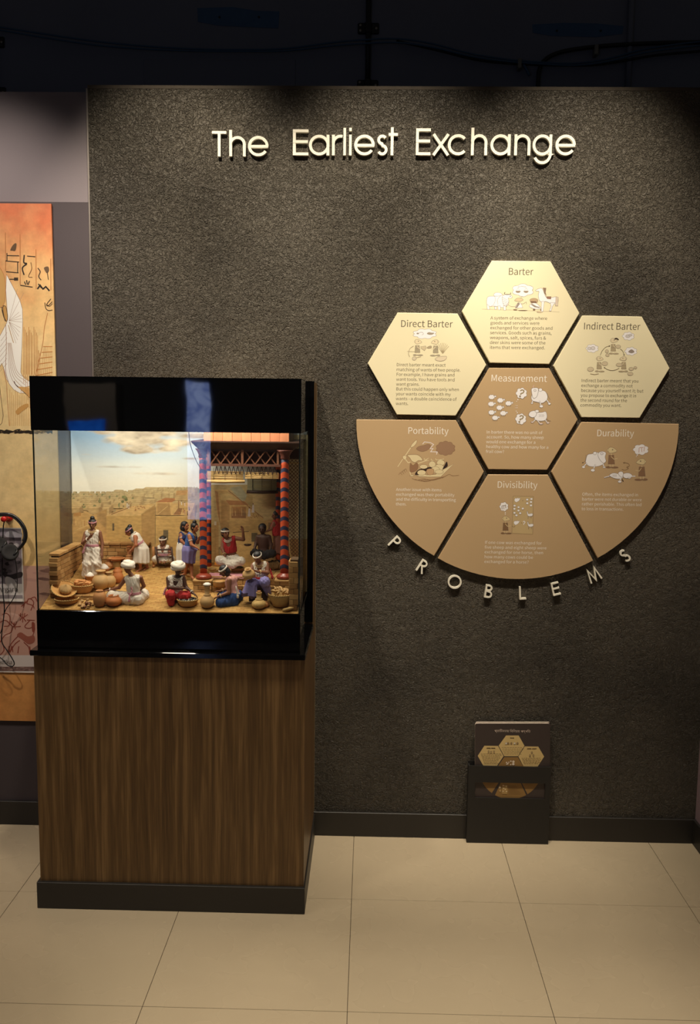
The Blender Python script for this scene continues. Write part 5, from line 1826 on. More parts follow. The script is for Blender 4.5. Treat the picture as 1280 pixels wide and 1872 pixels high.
# ================================================================== smooth bodies from distance fields
class Field:
    """smooth union of rounded shapes, turned into one continuous surface"""

    def __init__(self, res=0.0016, k=0.006):
        self.res, self.k, self.P, self.S, self.cuts, self.disp = res, k, [], [], [], None

    def cap(self, a, b, r1, r2=None, k=None):
        self.P.append(('c', np.asarray(a, float), np.asarray(b, float), r1, r1 if r2 is None else r2, k))
        return self

    def ell(self, c, r, R=None, k=None):
        self.P.append(('e', np.asarray(c, float), np.asarray(r, float), np.eye(3) if R is None else np.asarray(R, float), 0, k))
        return self

    def sub_cap(self, a, b, r1, r2):
        self.S.append(('c', np.asarray(a, float), np.asarray(b, float), r1, r2, None))

    def sub_ell(self, c, r, R=None):
        self.S.append(('e', np.asarray(c, float), np.asarray(r, float), np.eye(3) if R is None else np.asarray(R, float), 0, None))

    def cut(self, p, n):
        """remove everything on the side n points to"""
        n = np.asarray(n, float)
        self.cuts.append((np.asarray(p, float), n / np.linalg.norm(n)))
        return self

    def slab(self, p, n, h):
        n = np.asarray(n, float)
        n = n / np.linalg.norm(n)
        p = np.asarray(p, float)
        self.cut(p + n * h, n)
        self.cut(p - n * h, -n)
        return self

    def grow(self, d):
        f = Field(self.res, self.k)
        for q in self.P:
            if q[0] == 'c':
                f.P.append(('c', q[1], q[2], q[3] + d, q[4] + d, q[5]))
            else:
                f.P.append(('e', q[1], q[2] + d, q[3], 0, q[5]))
        return f

    @staticmethod
    def _box(q, m):
        if q[0] == 'c':
            r = max(q[3], q[4]) + m
            return np.minimum(q[1], q[2]) - r, np.maximum(q[1], q[2]) + r
        e = np.sqrt(((q[3] * q[2][:, None]) ** 2).sum(0)) + m
        return q[1] - e, q[1] + e

    @staticmethod
    def _dist(q, X):
        if q[0] == 'c':
            ab = q[2] - q[1]
            t = np.clip(((X - q[1]) @ ab) / (ab @ ab + 1e-12), 0, 1)
            d = X - (q[1] + t[..., None] * ab)
            return np.sqrt((d * d).sum(-1)) - (q[3] + (q[4] - q[3]) * t)
        L = (X - q[1]) @ q[3].T
        a = np.sqrt(((L / q[2]) ** 2).sum(-1))
        b = np.sqrt(((L / (q[2] ** 2)) ** 2).sum(-1)) + 1e-9
        return a * (a - 1) / b

    def mesh(self):
        res = self.res
        lo = np.min([self._box(q, 0)[0] for q in self.P], axis=0) - 3.5 * res
        hi = np.max([self._box(q, 0)[1] for q in self.P], axis=0) + 3.5 * res
        n = np.ceil((hi - lo) / res).astype(int) + 1
        ax = [lo[i] + res * np.arange(n[i]) for i in range(3)]
        D = np.full(tuple(n), 1.0)

        def region(q, m):
            a, b = self._box(q, m)
            i0 = np.clip(np.floor((a - lo) / res).astype(int), 0, n - 1)
            i1 = np.clip(np.ceil((b - lo) / res).astype(int) + 1, 1, n)
            sl = tuple(slice(i0[i], i1[i]) for i in range(3))
            G = np.stack(np.meshgrid(*[ax[i][sl[i]] for i in range(3)], indexing='ij'), -1)
            return sl, G
        for q in self.P:
            k = q[5] if q[5] is not None else self.k
            sl, G = region(q, k + 3 * res)
            d = self._dist(q, G)
            a = D[sl]
            if k > 0:
                h = np.maximum(k - np.abs(a - d), 0) / k
                D[sl] = np.minimum(a, d) - h * h * k / 4
            else:
                D[sl] = np.minimum(a, d)
        for q in self.S:
            sl, G = region(q, 3 * res)
            D[sl] = np.maximum(D[sl], -self._dist(q, G))
        if self.cuts or self.disp:
            G = np.stack(np.meshgrid(*ax, indexing='ij'), -1)
            if self.disp:
                D = D + self.disp(G)
            for p, nn in self.cuts:
                D = np.maximum(D, (G - p) @ nn)
        return surface_nets(D, lo, res)


def surface_nets(D, lo, res):
    ins = D < 0
    C = [(0, 0, 0), (1, 0, 0), (0, 1, 0), (1, 1, 0), (0, 0, 1), (1, 0, 1), (0, 1, 1), (1, 1, 1)]
    nx, ny, nz = D.shape

    def cor(A, c):
        return A[c[0]:nx - 1 + c[0], c[1]:ny - 1 + c[1], c[2]:nz - 1 + c[2]]
    cnt = sum(cor(ins, c).astype(np.int8) for c in C)
    act = (cnt > 0) & (cnt < 8)
    idx = np.argwhere(act)
    if len(idx) == 0:
        return np.zeros((0, 3)), []
    vals = [D[idx[:, 0] + c[0], idx[:, 1] + c[1], idx[:, 2] + c[2]] for c in C]
    acc = np.zeros((len(idx), 3))
    num = np.zeros(len(idx))
    for i in range(8):
        for j in range(i + 1, 8):
            if sum(abs(C[i][k] - C[j][k]) for k in range(3)) != 1:
                continue
            a, b = vals[i], vals[j]
            m = (a < 0) != (b < 0)
            t = np.where(m, a / np.where(m, a - b, 1), 0)
            p = np.array(C[i]) + t[:, None] * (np.array(C[j]) - np.array(C[i]))
            acc += p * m[:, None]
            num += m
    V = lo + res * (idx + acc / num[:, None])
    ID = np.full(act.shape, -1, dtype=np.int64)
    ID[act] = np.arange(len(idx))
    F = []
    for axis in range(3):
        o = [np.array(v) for v in ((0, 0, 0), (0, 0, 0))]
        u, w = [(1, 2), (2, 0), (0, 1)][axis]
        sl0 = [slice(None)] * 3
        sl1 = [slice(None)] * 3
        sl0[axis], sl1[axis] = slice(0, -1), slice(1, None)
        m = ins[tuple(sl0)] != ins[tuple(sl1)]
        e = np.argwhere(m)
        e = e[(e[:, u] > 0) & (e[:, w] > 0) & (e[:, u] < D.shape[u] - 1) & (e[:, w] < D.shape[w] - 1)]
        if len(e) == 0:
            continue

        def cell(du, dw):
            q = e.copy()
            q[:, u] += du
            q[:, w] += dw
            return ID[q[:, 0], q[:, 1], q[:, 2]]
        quad = np.stack([cell(-1, -1), cell(0, -1), cell(0, 0), cell(-1, 0)], 1)
        flip = ~ins[e[:, 0], e[:, 1], e[:, 2]]
        quad[flip] = quad[flip][:, ::-1]
        F.append(quad[(quad >= 0).all(1)])
    return V, np.concatenate(F).tolist() if F else []


def field_obj(name, f, material, parent, extra=None):
    V, F = f.mesh()
    V = [tuple(p) for p in V]
    if extra:
        n = len(V)
        for v, fc in extra:
            V.extend([tuple(p) for p in v])
            F.extend([[i + n for i in q] for q in fc])
            n = len(V)
    if not F:
        return None
    return mesh_obj(name, V, F, material, parent, smooth=True)


def unit(v):
    v = np.asarray(v, float)
    return v / (np.linalg.norm(v) + 1e-12)


def wrinkle(amp, fx, fy, fz, ph=0.0):
    """soft irregular cloth folds"""
    r = np.random.default_rng(int(abs(ph) * 100) + 5)
    W = []
    for k in range(9):
        d = unit(np.array([r.normal() * 1.2, r.normal(), r.normal() * .4]))
        W.append((d * (fx + fy + fz) / 3 * r.uniform(.7, 2.4), r.uniform(0, 6.28), r.uniform(.3, 1)))

    def f(G):
        out = 0
        wp = 1.2 * np.sin(G @ (W[0][0] * .45) + 1) + .9 * np.sin(G @ (W[1][0] * .5) + 2)
        for d, p, a in W:
            out = out + a * np.sin(G @ d + p + wp)
        return amp * out * .95
    return f


SKIN = {'warm': mat('painted_skin_warm', (176, 112, 76), 0.55, 0.08, 60), 'brown': mat('painted_skin_brown', (136, 88, 62), 0.55, 0.08, 60), 'dark': mat('painted_skin_dark', (84, 54, 40), 0.5, 0.08, 60)}
M_HAIR = mat('painted_black_hair', (28, 25, 26), 0.5, 0.2, 200, 0.3, 500)
M_EYE = mat('painted_eye', (18, 14, 12), 0.4)


def cloth(name, rgb):
    return mat('cloth_' + name, rgb, 0.85, 0.1, 70, 0.25, 900)


CW = cloth('white', (226, 216, 200))
CPINK = cloth('dusty_pink', (186, 128, 136))
CRED = cloth('red', (176, 40, 40))
CNAVY = cloth('navy', (36, 46, 92))
CBLUE = cloth('blue', (62, 96, 158))
CPURP = cloth('lilac', (132, 124, 178))
CROSE = cloth('pale_rose', (214, 158, 146))
CDARK = cloth('charcoal', (46, 42, 42))


def hand_mesh(w, d, nrm, u, curl=0.5, side=1):
    """five separate fingers leaving the palm; w wrist, d hand direction, nrm palm normal, u head height"""
    d, nrm = unit(d), unit(nrm)
    s = unit(np.cross(d, nrm)) * side
    out = []
    palm = w + d * 0.34 * u
    for i, ln in enumerate((0.30, 0.36, 0.33, 0.25)):
        b = palm + s * (0.115 - 0.077 * i) * u - d * 0.04 * u
        p, dr = b, d.copy()
        pts = [b - d * 0.1 * u, b]
        for seg in range(3):
            dr = unit(dr + nrm * curl * (0.35 + 0.2 * seg))
            p = p + dr * ln * u * (0.42, 0.32, 0.26)[seg]
            pts.append(p)
        out.append(tube_vf(pts, [0.04 * u, 0.042 * u, 0.04 * u, 0.036 * u, 0.022 * u], 6))
    b = w + d * 0.12 * u + s * 0.12 * u
    p1 = b + unit(d * 0.7 + s * 0.8 + nrm * 0.2) * 0.15 * u
    p2 = p1 + unit(d * 0.95 + s * 0.2 + nrm * (0.3 + curl * .6)) * 0.13 * u
    out.append(tube_vf([w + d * 0.08 * u + s * 0.05 * u, b, p1, p2], [0.05 * u, 0.05 * u, 0.045 * u, 0.026 * u], 6))
    return out


def figurine(label, Y0, hpx, J, face, skin='brown', hair='short', band=None, turban=False, arms=('l', 'r'), legs=True, feet=True, female=False,
             top=None, neck=0.36, hem=-0.1, trousers=None, tr_r=(0.46, 0.36, 0.24), skirt=None, skirt_mat=None, nfold=9, famp=.11, sash=None, sash_t=0.22, tails=(), neckl=None, bangles=(), on_platform=False, base=None):
    """J: joint -> (photo x, photo y, depth offset in m); hpx: head height in photo pixels"""
    m = mpp(Y0)
    u = hpx * m
    j = {k: PY(v[0], v[1], Y0 + (v[2] if len(v) > 2 else 0.0)) for k, v in J.items()}
    for k_, p_ in j.items():       # nobody sinks into the ground
        if k_ == 'pv' or k_[0] in 'kap':
            gz = PT if (on_platform or p_[2] > PT + .012 and p_[1] > -.385 and p_[0] > px0) else zf(p_[1])
            lift = {'k': .3, 'a': .22, 'p': .4}[k_[0]] * u
            p_[2] = max(p_[2], gz + lift)
    lowest = min(p[2] for p in j.values())
    e = empty('figurine', (j['pv'][0], Y0, lowest if base is None else base), label, 'figurine', 'clay figurines in the market diorama')
    up = unit(j['nk'] - j['pv'])
    sh = j['sr'] - j['sl']
    if np.linalg.norm(sh) < 1.0 * u:
        sh = unit(sh) * 1.0 * u
    s = unit(sh - up * (sh @ up))
    fw = unit(np.cross(s, up))
    if fw @ np.asarray(face, float) < 0 and abs(fw @ np.asarray(face, float)) > 0.3:
        fw = -fw
    R = np.array([s, fw, up])
    T = np.linalg.norm(j['nk'] - j['pv'])
    sw = np.linalg.norm(j['sr'] - j['sl']) / 2

    # ---- torso (shared by skin and clothes)
    def torso(grow=0.0):
        f = Field(0.0015, 0.3 * u)
        mid = j['pv'] + up * T * 0.66
        wch = max(0.62 * u, min(sw * 0.8, 0.85 * u))
        f.ell(mid, np.array([wch, 0.42 * u, 0.36 * T]) + grow, R)
        f.ell(j['pv'] + up * T * 0.33, np.array([0.56 * u, 0.38 * u, 0.3 * T]) + grow, R)
        f.ell(j['pv'] + up * 0.05 * T, np.array([(0.56 if female else 0.64) * u, (0.38 if female else 0.45) * u, 0.4 * u]) + grow, R)
        a, b = j['sl'] * 0.86 + j['sr'] * 0.14, j['sr'] * 0.86 + j['sl'] * 0.14
        f.cap(a, b, 0.21 * u + grow)
        if female:
            for d in (-1, 1):
                f.ell(mid + s * d * 0.3 * u + fw * 0.3 * u, np.array([0.22, 0.2, 0.22]) * u + grow, R)
        return f
    body = torso()
    # ---- neck and head
    F_ = unit(face)
    hc = j['hd']
    hr = unit(np.cross(F_, np.array([0, 0, 1.0])))
    hu = unit(np.cross(hr, F_))
    HR = np.array([hr, F_, hu])
    body.cap(j['nk'] + up * 0.0, hc - hu * 0.28 * u - F_ * 0.05 * u, 0.2 * u, 0.19 * u, 0.12 * u)
    kk = 0.1 * u
    body.ell(hc + hu * 0.1 * u - F_ * 0.04 * u, np.array([0.35, 0.42, 0.38]) * u, HR, kk)
    body.ell(hc - hu * 0.16 * u + F_ * 0.1 * u, np.array([0.27, 0.29, 0.31]) * u, HR, kk)
    body.ell(hc - hu * 0.4 * u + F_ * 0.2 * u, np.array([0.13, 0.13, 0.1]) * u, HR, kk)
    body.cap(hc + hu * 0.06 * u + F_ * 0.36 * u, hc - hu * 0.13 * u + F_ * 0.47 * u, 0.045 * u, 0.075 * u, 0.05 * u)
    body.cap(hc - hu * 0.25 * u + F_ * 0.37 * u - hr * 0.08 * u, hc - hu * 0.25 * u + F_ * 0.37 * u + hr * 0.08 * u, 0.045 * u, 0.045 * u, 0.04 * u)
    body.cap(hc + hu * 0.1 * u + F_ * 0.35 * u - hr * 0.2 * u, hc + hu * 0.1 * u + F_ * 0.35 * u + hr * 0.2 * u, 0.05 * u, 0.05 * u, 0.05 * u)
    for d in (-1, 1):
        body.ell(hc + hr * d * 0.36 * u - hu * 0.04 * u - F_ * 0.04 * u, np.array([0.05, 0.1, 0.14]) * u, HR, 0.03 * u)
    # ---- arms and hands
    ex = []
    for d in arms:
        S_, E_, W_ = j['s' + d], j['e' + d], j['w' + d]
        body.cap(S_, E_, 0.23 * u, 0.18 * u, 0.14 * u)
        body.cap(E_, W_, 0.18 * u, 0.12 * u, 0.1 * u)
        hd_ = unit(j['h' + d] - W_) if 'h' + d in j else unit(W_ - E_)
        nn = unit(np.cross(hd_, np.cross(np.array([0, -0.3, -1.0]), hd_)))
        ss = unit(np.cross(hd_, nn))
        body.ell(W_ + hd_ * 0.2 * u, np.array([0.16, 0.21, 0.08]) * u, np.array([ss, hd_, np.cross(ss, hd_)]), 0.06 * u)
        ex += hand_mesh(W_, hd_, nn, u, 0.45, 1 if d == 'l' else -1)
    # ---- legs and feet
    if legs:
        for d in ('l', 'r'):
            body.cap(j['p' + d], j['k' + d], (0.3 if skirt is not None or trousers is not None else 0.4) * u, (0.22 if trousers is not None else 0.25) * u, 0.15 * u)
            body.cap(j['k' + d], j['a' + d], 0.27 * u, 0.14 * u, 0.1 * u)
            body.ell(j['k' + d] + (j['a' + d] - j['k' + d]) * 0.3 - unit(F_ * [1, 1, 0]) * 0.05 * u, (0.24 * u, 0.24 * u, 0.3 * u), None, 0.15 * u)
            if feet:
                t = unit(j['t' + d] - j['a' + d]) if 't' + d in j else unit(np.array([F_[0], F_[1], 0]))
                body.cap(j['a' + d] - t * 0.1 * u - np.array([0, 0, .06 * u]), j['a' + d] + t * 0.6 * u - np.array([0, 0, 0.12 * u]), 0.15 * u, 0.1 * u, 0.08 * u)
                sd = unit(np.cross(t, np.array([0, 0, 1.0])))
                for q in range(5):
                    b = j['a' + d] + t * (0.62 - 0.05 * abs(q - 1)) * u + sd * (q - 2) * 0.052 * u - np.array([0, 0, 0.15 * u])
                    ex.append(tube_vf([b - t * 0.12 * u, b, b + t * 0.08 * u], [0.035 * u, 0.038 * u, 0.02 * u], 5))
    bo = field_obj('body', body, SKIN[skin], e, ex)
    ev = []
    for d in (-1, 1):
        ev.append(lathe_vf(hc + F_ * 0.355 * u + hr * d * 0.14 * u + hu * 0.025 * u, [(0.01 * u, -0.03 * u), (0.055 * u, -0.015 * u), (0.055 * u, 0.015 * u), (0.01 * u, 0.03 * u)], 8))
    mesh_obj('eyes', *join_vf(ev), M_EYE, e, smooth=True)
    # ---- hair
    hf = Field(0.0012, 0.06 * u)
    if hair:
        hf.ell(hc + hu * 0.15 * u - F_ * 0.1 * u, np.array([0.42, 0.44, 0.40]) * u, HR)
        hf.ell(hc - hu * 0.08 * u - F_ * 0.2 * u, np.array([0.39, 0.32, 0.36]) * u, HR)
        if hair == 'bob':
            hf.ell(hc - hu * 0.2 * u - F_ * 0.2 * u, np.array([0.46, 0.4, 0.46]) * u, HR)
        if hair == 'bun':
            hf.ell(hc + hu * 0.6 * u - F_ * 0.12 * u, np.array([0.24, 0.24, 0.22]) * u, HR)
        if hair == 'backbun':
            hf.ell(hc + hu * 0.42 * u - F_ * 0.4 * u, np.array([0.26, 0.26, 0.26]) * u, HR)
        hf.sub_ell(hc - hu * 0.17 * u + F_ * 0.42 * u, np.array([0.33, 0.4, 0.46]) * u, HR)
        hf.disp = wrinkle(0.00018, 2600, 900, 700)
        if not turban:
            field_obj('hair', hf, M_HAIR, e)
    if band is not None:
        bf = Field(0.0011, 0.04 * u)
        bf.ell(hc + hu * 0.15 * u - F_ * 0.07 * u, np.array([0.445, 0.485, 0.5]) * u, HR)
        bf.slab(hc + hu * 0.2 * u, hu + F_ * 0.12, 0.075 * u)
        field_obj('headband', bf, band, e)
    if turban:
        tf_ = Field(0.0013, 0.1 * u)
        for k in range(6):
            a = 0.32 * math.sin(k * 1.9)
            n_ = unit(hu + hr * a - F_ * 0.22)
            t1 = unit(np.cross(n_, F_))
            t2 = np.cross(n_, t1)
            rr = (0.46, 0.54, 0.54, 0.46, 0.34, 0.18)[k] * u
            cc = hc + hu * (0.22 + 0.085 * k) * u - F_ * 0.08 * u
            pts = [cc + (t1 * math.cos(x) + t2 * math.sin(x)) * rr for x in np.linspace(0, 2 * PI, 17)]
            for a_, b_ in zip(pts[:-1], pts[1:]):
                tf_.cap(a_, b_, 0.14 * u)
        tf_.ell(hc + hu * 0.4 * u - F_ * 0.08 * u, np.array([0.48, 0.48, 0.4]) * u, HR)
        field_obj('turban', tf_, turban, e)
    # ---- clothes
    if top is not None:
        tp = torso(0.085 * u)
        tp.res = 0.0014
        nk = j['nk']
        tp.sub_ell(nk + up * 0.12 * u + fw * 0.12 * u, np.array([neck, 0.5, neck * 1.15]) * u, R)
        tp.sub_ell(nk - up * 0.2 * u + fw * 0.5 * u, np.array([neck * .55, 0.35, neck * 1.35]) * u, R)
        for d in ('l', 'r'):
            sgn = -1 if d == 'l' else 1
            tp.sub_ell(j['s' + d] + s * sgn * 0.16 * u - up * 0.16 * u, np.array([0.24, 0.34, 0.36]) * u, R)
        tp.cut(j['pv'] + up * hem * u, -up)
        tp.disp = wrinkle(0.00042, 420, 300, 520, float(j['pv'][0] * 90))
        field_obj('tunic', tp, top, e)
    if trousers is not None:
        tr = Field(0.0016, 0.22 * u)
        for d in ('l', 'r'):
            tr.cap(j['p' + d], j['k' + d], tr_r[0] * u, tr_r[1] * u)
            tr.cap(j['k' + d], j['a' + d] + (j['k' + d] - j['a' + d]) * 0.12, tr_r[1] * u, tr_r[2] * u)
        tr.ell(j['pv'], np.array([0.74, 0.54, 0.46]) * u, R)
        tr.disp = wrinkle(0.00062, 330, 260, 420, float(j['pv'][0] * 70))
        field_obj('trousers', tr, trousers, e)
    if skirt is not None:
        rings = [(PY(q[0], q[1], Y0 + q[2]), q[3] * m, q[4] * m) for q in skirt]
        field = []
        nseg = 56
        pts = []
        dense = []
        for i in range(len(rings) - 1):
            for t in np.linspace(0, 1, 6, endpoint=False):
                dense.append(tuple(rings[i][q] * (1 - t) + rings[i + 1][q] * t for q in range(3)))
        dense.append(rings[-1])
        nr = len(dense)
        for i, (c, rx, ry) in enumerate(dense):
            t = i / (nr - 1)
            for k in range(nseg):
                th = 2 * PI * k / nseg
                fo = 1 + (0.02 + famp * t) * math.cos(nfold * th + 1.3 * math.sin(2 * th + t)) + 0.03 * t * math.sin(5 * th + 3 * t)
                pts.append(c + np.array([rx * fo * math.cos(th), ry * fo * math.sin(th), 0.002 * t * math.sin(3 * th)]))
        Fs = []
        for i in range(nr - 1):
            for k in range(nseg):
                Fs.append((i * nseg + k, (i + 1) * nseg + k, (i + 1) * nseg + (k + 1) % nseg, i * nseg + (k + 1) % nseg))
        # turned-up hem gives the cloth its thickness
        c, rx, ry = dense[-1]
        b0 = len(pts)
        for k in range(nseg):
            q = pts[(nr - 1) * nseg + k]
            pts.append(c + (q - c) * 0.9 + np.array([0, 0, 0.012]))
        for k in range(nseg):
            Fs.append(((nr - 1) * nseg + k, b0 + k, b0 + (k + 1) % nseg, (nr - 1) * nseg + (k + 1) % nseg))
        Fs.append(tuple(range(b0, b0 + nseg)))
        Fs.append(tuple(range(nseg)))
        mesh_obj('skirt', pts, Fs, skirt_mat or CW, e, smooth=True)
    if sash is not None:
        sf = torso(0.125 * u)
        sf.res = 0.0013
        sf.slab(j['pv'] + up * sash_t * T, up, 0.13 * u)
        field_obj('sash', sf, sash, e)
        for tail in tails:
            q = Field(0.0013, 0.05 * u)
            pp = [PY(x, y, Y0 + d) for x, y, d in tail]
            for a_, b_, r1, r2 in zip(pp[:-1], pp[1:], np.linspace(0.06, 0.11, len(pp))[:-1], np.linspace(0.06, 0.11, len(pp))[1:]):
                q.cap(a_, b_, r1 * u, r2 * u)
            q.disp = wrinkle(0.0006, 900, 600, 300, 2.0)
            field_obj('sash_tail', q, sash, e)
    if neckl is not None:
        for i, (dr, rr) in enumerate(((0.0, 0.36), (0.12, 0.46))):
            pts = []
            for x in np.linspace(0, 2 * PI, 22, endpoint=False):
                fr = math.cos(x)
                pts.append(j['nk'] + s * math.sin(x) * rr * u + fw * (fr * (rr - .02) + 0.1) * u + up * (0.1 - (0.22 + dr) * max(0, fr)) * u)
            parts = [lathe_vf(p_, [(0.01 * u, -0.05 * u), (0.05 * u, 0), (0.01 * u, 0.05 * u)], 6) for p_ in pts]
            parts.append(tube_vf(pts, 0.025 * u, 5, closed=True))
            mesh_obj('necklace', *join_vf(parts), neckl, e, smooth=True)
    for (a_, b_, t_, mt_) in bangles:
        A_, B_ = j[a_], j[b_]
        c = A_ * (1 - t_) + B_ * t_
        d_ = unit(B_ - A_)
        x_ = unit(np.cross(d_, np.array([0.3, 0.5, 0.8])))
        y_ = np.cross(d_, x_)
        rad = (0.215 if a_[0] == 's' else 0.165) * u
        mesh_obj('bangle', *tube_vf([c + (x_ * math.cos(t) + y_ * math.sin(t)) * rad for t in np.linspace(0, 2 * PI, 16, endpoint=False)], 0.05 * u, 6, closed=True), mt_, e, smooth=True)
    return e, j, u



# ================================================================== the market diorama inside the case
RK = 0.31                      # the model's ground rises towards the back
FY0, FZ0 = -0.555, 1.0575


def zf(Y):
    return FZ0 + RK * (Y - FY0)


def G(x, y):
    """point on the model ground seen at pixel x, y"""
    d = ray(x, y)
    # z = FZ0 + RK (Y - FY0)
    t = (FZ0 + RK * (CAM[1] - FY0) - CAM[2]) / (d[2] - RK * d[1])
    return CAM + d * t


M_EARTH = mat('ochre_model_ground', (176, 134, 72), 0.85, 0.15, 30, 0.2, 300)
M_PAVE = [mat('paving_ochre_a', (190, 148, 82), 0.8, 0.2, 90), mat('paving_ochre_b', (178, 134, 72), 0.8, 0.2, 90)]
M_BRICK = [mat('mud_brick_a', (172, 130, 74), 0.85, 0.22, 70, 0.4, 400), mat('mud_brick_b', (154, 112, 60), 0.85, 0.22, 70, 0.4, 400), mat('mud_brick_c', (186, 146, 90), 0.85, 0.22, 70, 0.4, 400)]
M_MORTAR = mat('dark_mortar', (84, 62, 36), 0.9, 0.2, 60)
M_TERRA = mat('terracotta', (186, 130, 78), 0.7, 0.16, 50, 0.25, 300)
M_PALEPOT = mat('pale_clay', (190, 152, 98), 0.7, 0.16, 50, 0.25, 300)
M_REDPOT = mat('red_clay', (184, 112, 58), 0.65, 0.16, 50, 0.2, 300)
M_DARKWOOD = mat('dark_model_wood', (66, 42, 30), 0.6, 0.2, 60, 0.2, 300)
M_STRAW = mat('straw', (206, 170, 106), 0.8, 0.25, 120, 0.4, 500)
M_SALT = mat('white_powder', (238, 232, 220), 0.9, 0.05, 200, 0.3, 900)
M_GOLD = mat('pale_bead', (206, 176, 120), 0.5, 0.1)
M_SHELL = mat('white_bead', (226, 218, 200), 0.5, 0.1)
M_ROOT = mat('ginger_root', (204, 142, 84), 0.7, 0.2, 120, 0.3, 500)
M_NUT = mat('brown_shell_nut', (184, 140, 84), 0.6, 0.3, 200, 0.2, 500)


def weave_mat(name, rgb, n=46):
    m = mat(name, rgb, 0.75, 0.15, 60)
    nt = m.node_tree
    N, L = nt.nodes, nt.links
    b = N['Principled BSDF']
    ge = N.new('ShaderNodeTexCoord')
    w = N.new('ShaderNodeTexWave')
    w.wave_type = 'BANDS'; w.bands_direction = 'Z'
    w.inputs['Scale'].default_value = n * 3.0
    w.inputs['Distortion'].default_value = 1.5
    L.new(ge.outputs['Object'], w.inputs[0])
    bp = N.new('ShaderNodeBump'); bp.inputs['Strength'].default_value = 0.7; bp.inputs['Distance'].default_value = 0.001
    L.new(w.outputs['Fac'], bp.inputs['Height']); L.new(bp.outputs[0], b.inputs['Normal'])
    return m


M_WEAVE = weave_mat('woven_cane', (202, 150, 84))
M_WEAVE2 = weave_mat('woven_pale_cane', (196, 160, 98))

# ---- ground slab with tiny paving bricks
v = [(bx0 + 0.004, FY0, GZ0 + 0.0005), (bx1 - 0.004, FY0, GZ0 + 0.0005), (bx1 - 0.004, BY - 0.003, GZ0 + 0.0005), (bx0 + 0.004, BY - 0.003, GZ0 + 0.0005)]
v += [(p[0], p[1], zf(p[1]) - 0.0012) for p in v]
ground = empty('model_ground', (-0.67, -0.37, GZ0 + 0.0005), 'sloping ochre brick-paved ground of the market diorama', 'model ground')
mesh_obj('ground_slab', v, [(0, 3, 2, 1), (4, 5, 6, 7), (0, 1, 5, 4), (1, 2, 6, 5), (2, 3, 7, 6), (3, 0, 4, 7)], M_EARTH, ground)
parts, bl, bw, row = [[], []], 0.026, 0.0105, 0
y = FY0 + 0.002
while y < BY - 0.016:
    x = bx0 + 0.006 + (0.013 if row % 2 else 0)
    while x < bx1 - 0.034:
        a, b_, c, d = x + 0.0006, x + bl - 0.0006, y + 0.0005, y + bw - 0.0005
        h = random.uniform(-.0002, .0003)
        vv = [(a, c, zf(c) - .002), (b_, c, zf(c) - .002), (b_, d, zf(d) - .002), (a, d, zf(d) - .002), (a, c, zf(c) + h), (b_, c, zf(c) + h), (b_, d, zf(d) + h), (a, d, zf(d) + h)]
        parts[random.random() < .4].append((vv, [(4, 5, 6, 7), (0, 1, 5, 4), (1, 2, 6, 5), (2, 3, 7, 6), (3, 0, 4, 7)]))
        x += bl
    y += bw
    row += 1
for q, mt_ in zip(parts, M_PAVE):
    o = mesh_obj('paving_bricks', *join_vf(q), mt_, ground)
    tag(o, kind='stuff')

# ---- bricks shared between all little walls
BRK = []
for k, mt_ in enumerate(M_BRICK):
    bm = bevel_box(-0.5, 0.5, -0.5, 0.5, -0.5, 0.5, 0.06)
    me = bpy.data.meshes.new('brick')
    bm.to_mesh(me)
    bm.free()
    me.materials.append(mt_)
    BRK.append(me)


def brick(parent, c, size, rz=0.0):
    o = bpy.data.objects.new('brick', random.choice(BRK))
    link(o, parent)
    o.location = tuple(np.asarray(c, float) - np.array(parent.location))
    o.scale = size
    o.rotation_euler = (random.uniform(-.02, .02), random.uniform(-.02, .02), rz + random.uniform(-.03, .03))
    return o


def brick_run(parent, p0, p1, z0, z1, th, course=0.0155, length=0.036, tooth=0.0, follow=False):
    """bricks laid from p0 to p1 (x, y), courses from z0 to z1"""
    p0, p1 = np.array(p0, float), np.array(p1, float)
    d = p1 - p0
    L_ = np.linalg.norm(d)
    d = d / L_
    rz = math.atan2(d[1], d[0])
    n = int(round((z1 - z0) / course))
    for r in range(n):
        zz = z0 + (r + .5) * course
        t = -(length * .5 if r % 2 else 0) - (tooth if r % 2 == 0 else 0)
        if not tooth:
            t = max(t, 0) if r % 2 == 0 else 0
        first = True
        while t < L_ - 0.004:
            l = length * random.uniform(.85, 1.15)
            if first and r % 2 and not tooth:
                l *= .5
            first = False
            l = min(l, L_ - t)
            if l < .006:
                break
            mid = t + l / 2
            xy = p0 + d * mid
            if follow and zz < zf(xy[1]) + course * .2:
                t += l
                continue
            brick(parent, (xy[0], xy[1], zz), (l - .0012, th + random.uniform(-.001, .0015), course - .0011), rz)
            t += l


# left wall and back wall
wl = empty('brick_wall', (-1.085, -0.33, zf(-0.47)), 'low mud-brick wall with a toothed end along the left glass of the diorama', 'model wall')
LWX = -1.083
box('wall_core', LWX - .0125, LWX + .0125, -0.47, -0.218, zf(-0.47) - 0.005, 1.226, M_MORTAR, wl)
brick_run(wl, (LWX, -0.475), (LWX, -0.216), zf(-0.47) - .002, 1.226, .03, tooth=.012, follow=True)
brick_run(wl, (LWX, -0.478), (LWX, -0.216), 1.226, 1.236, .036, .0098, .05)
wb = empty('brick_wall', (-0.94, -0.215, zf(-0.215)), 'low mud-brick wall behind the standing man in front of the painted town', 'model wall')
xe = PY(273, 1010, -0.215)[0]
box('wall_core', LWX + .02, xe - .004, -0.226, -0.204, zf(-0.23), 1.232, M_MORTAR, wb)
brick_run(wb, (LWX + .02, -0.215), (xe, -0.215), zf(-0.215) - .004, 1.229, .027, .0145, .034)
brick_run(wb, (LWX + .018, -0.215), (xe + .004, -0.215), 1.229, 1.238, .034, .009, .05)
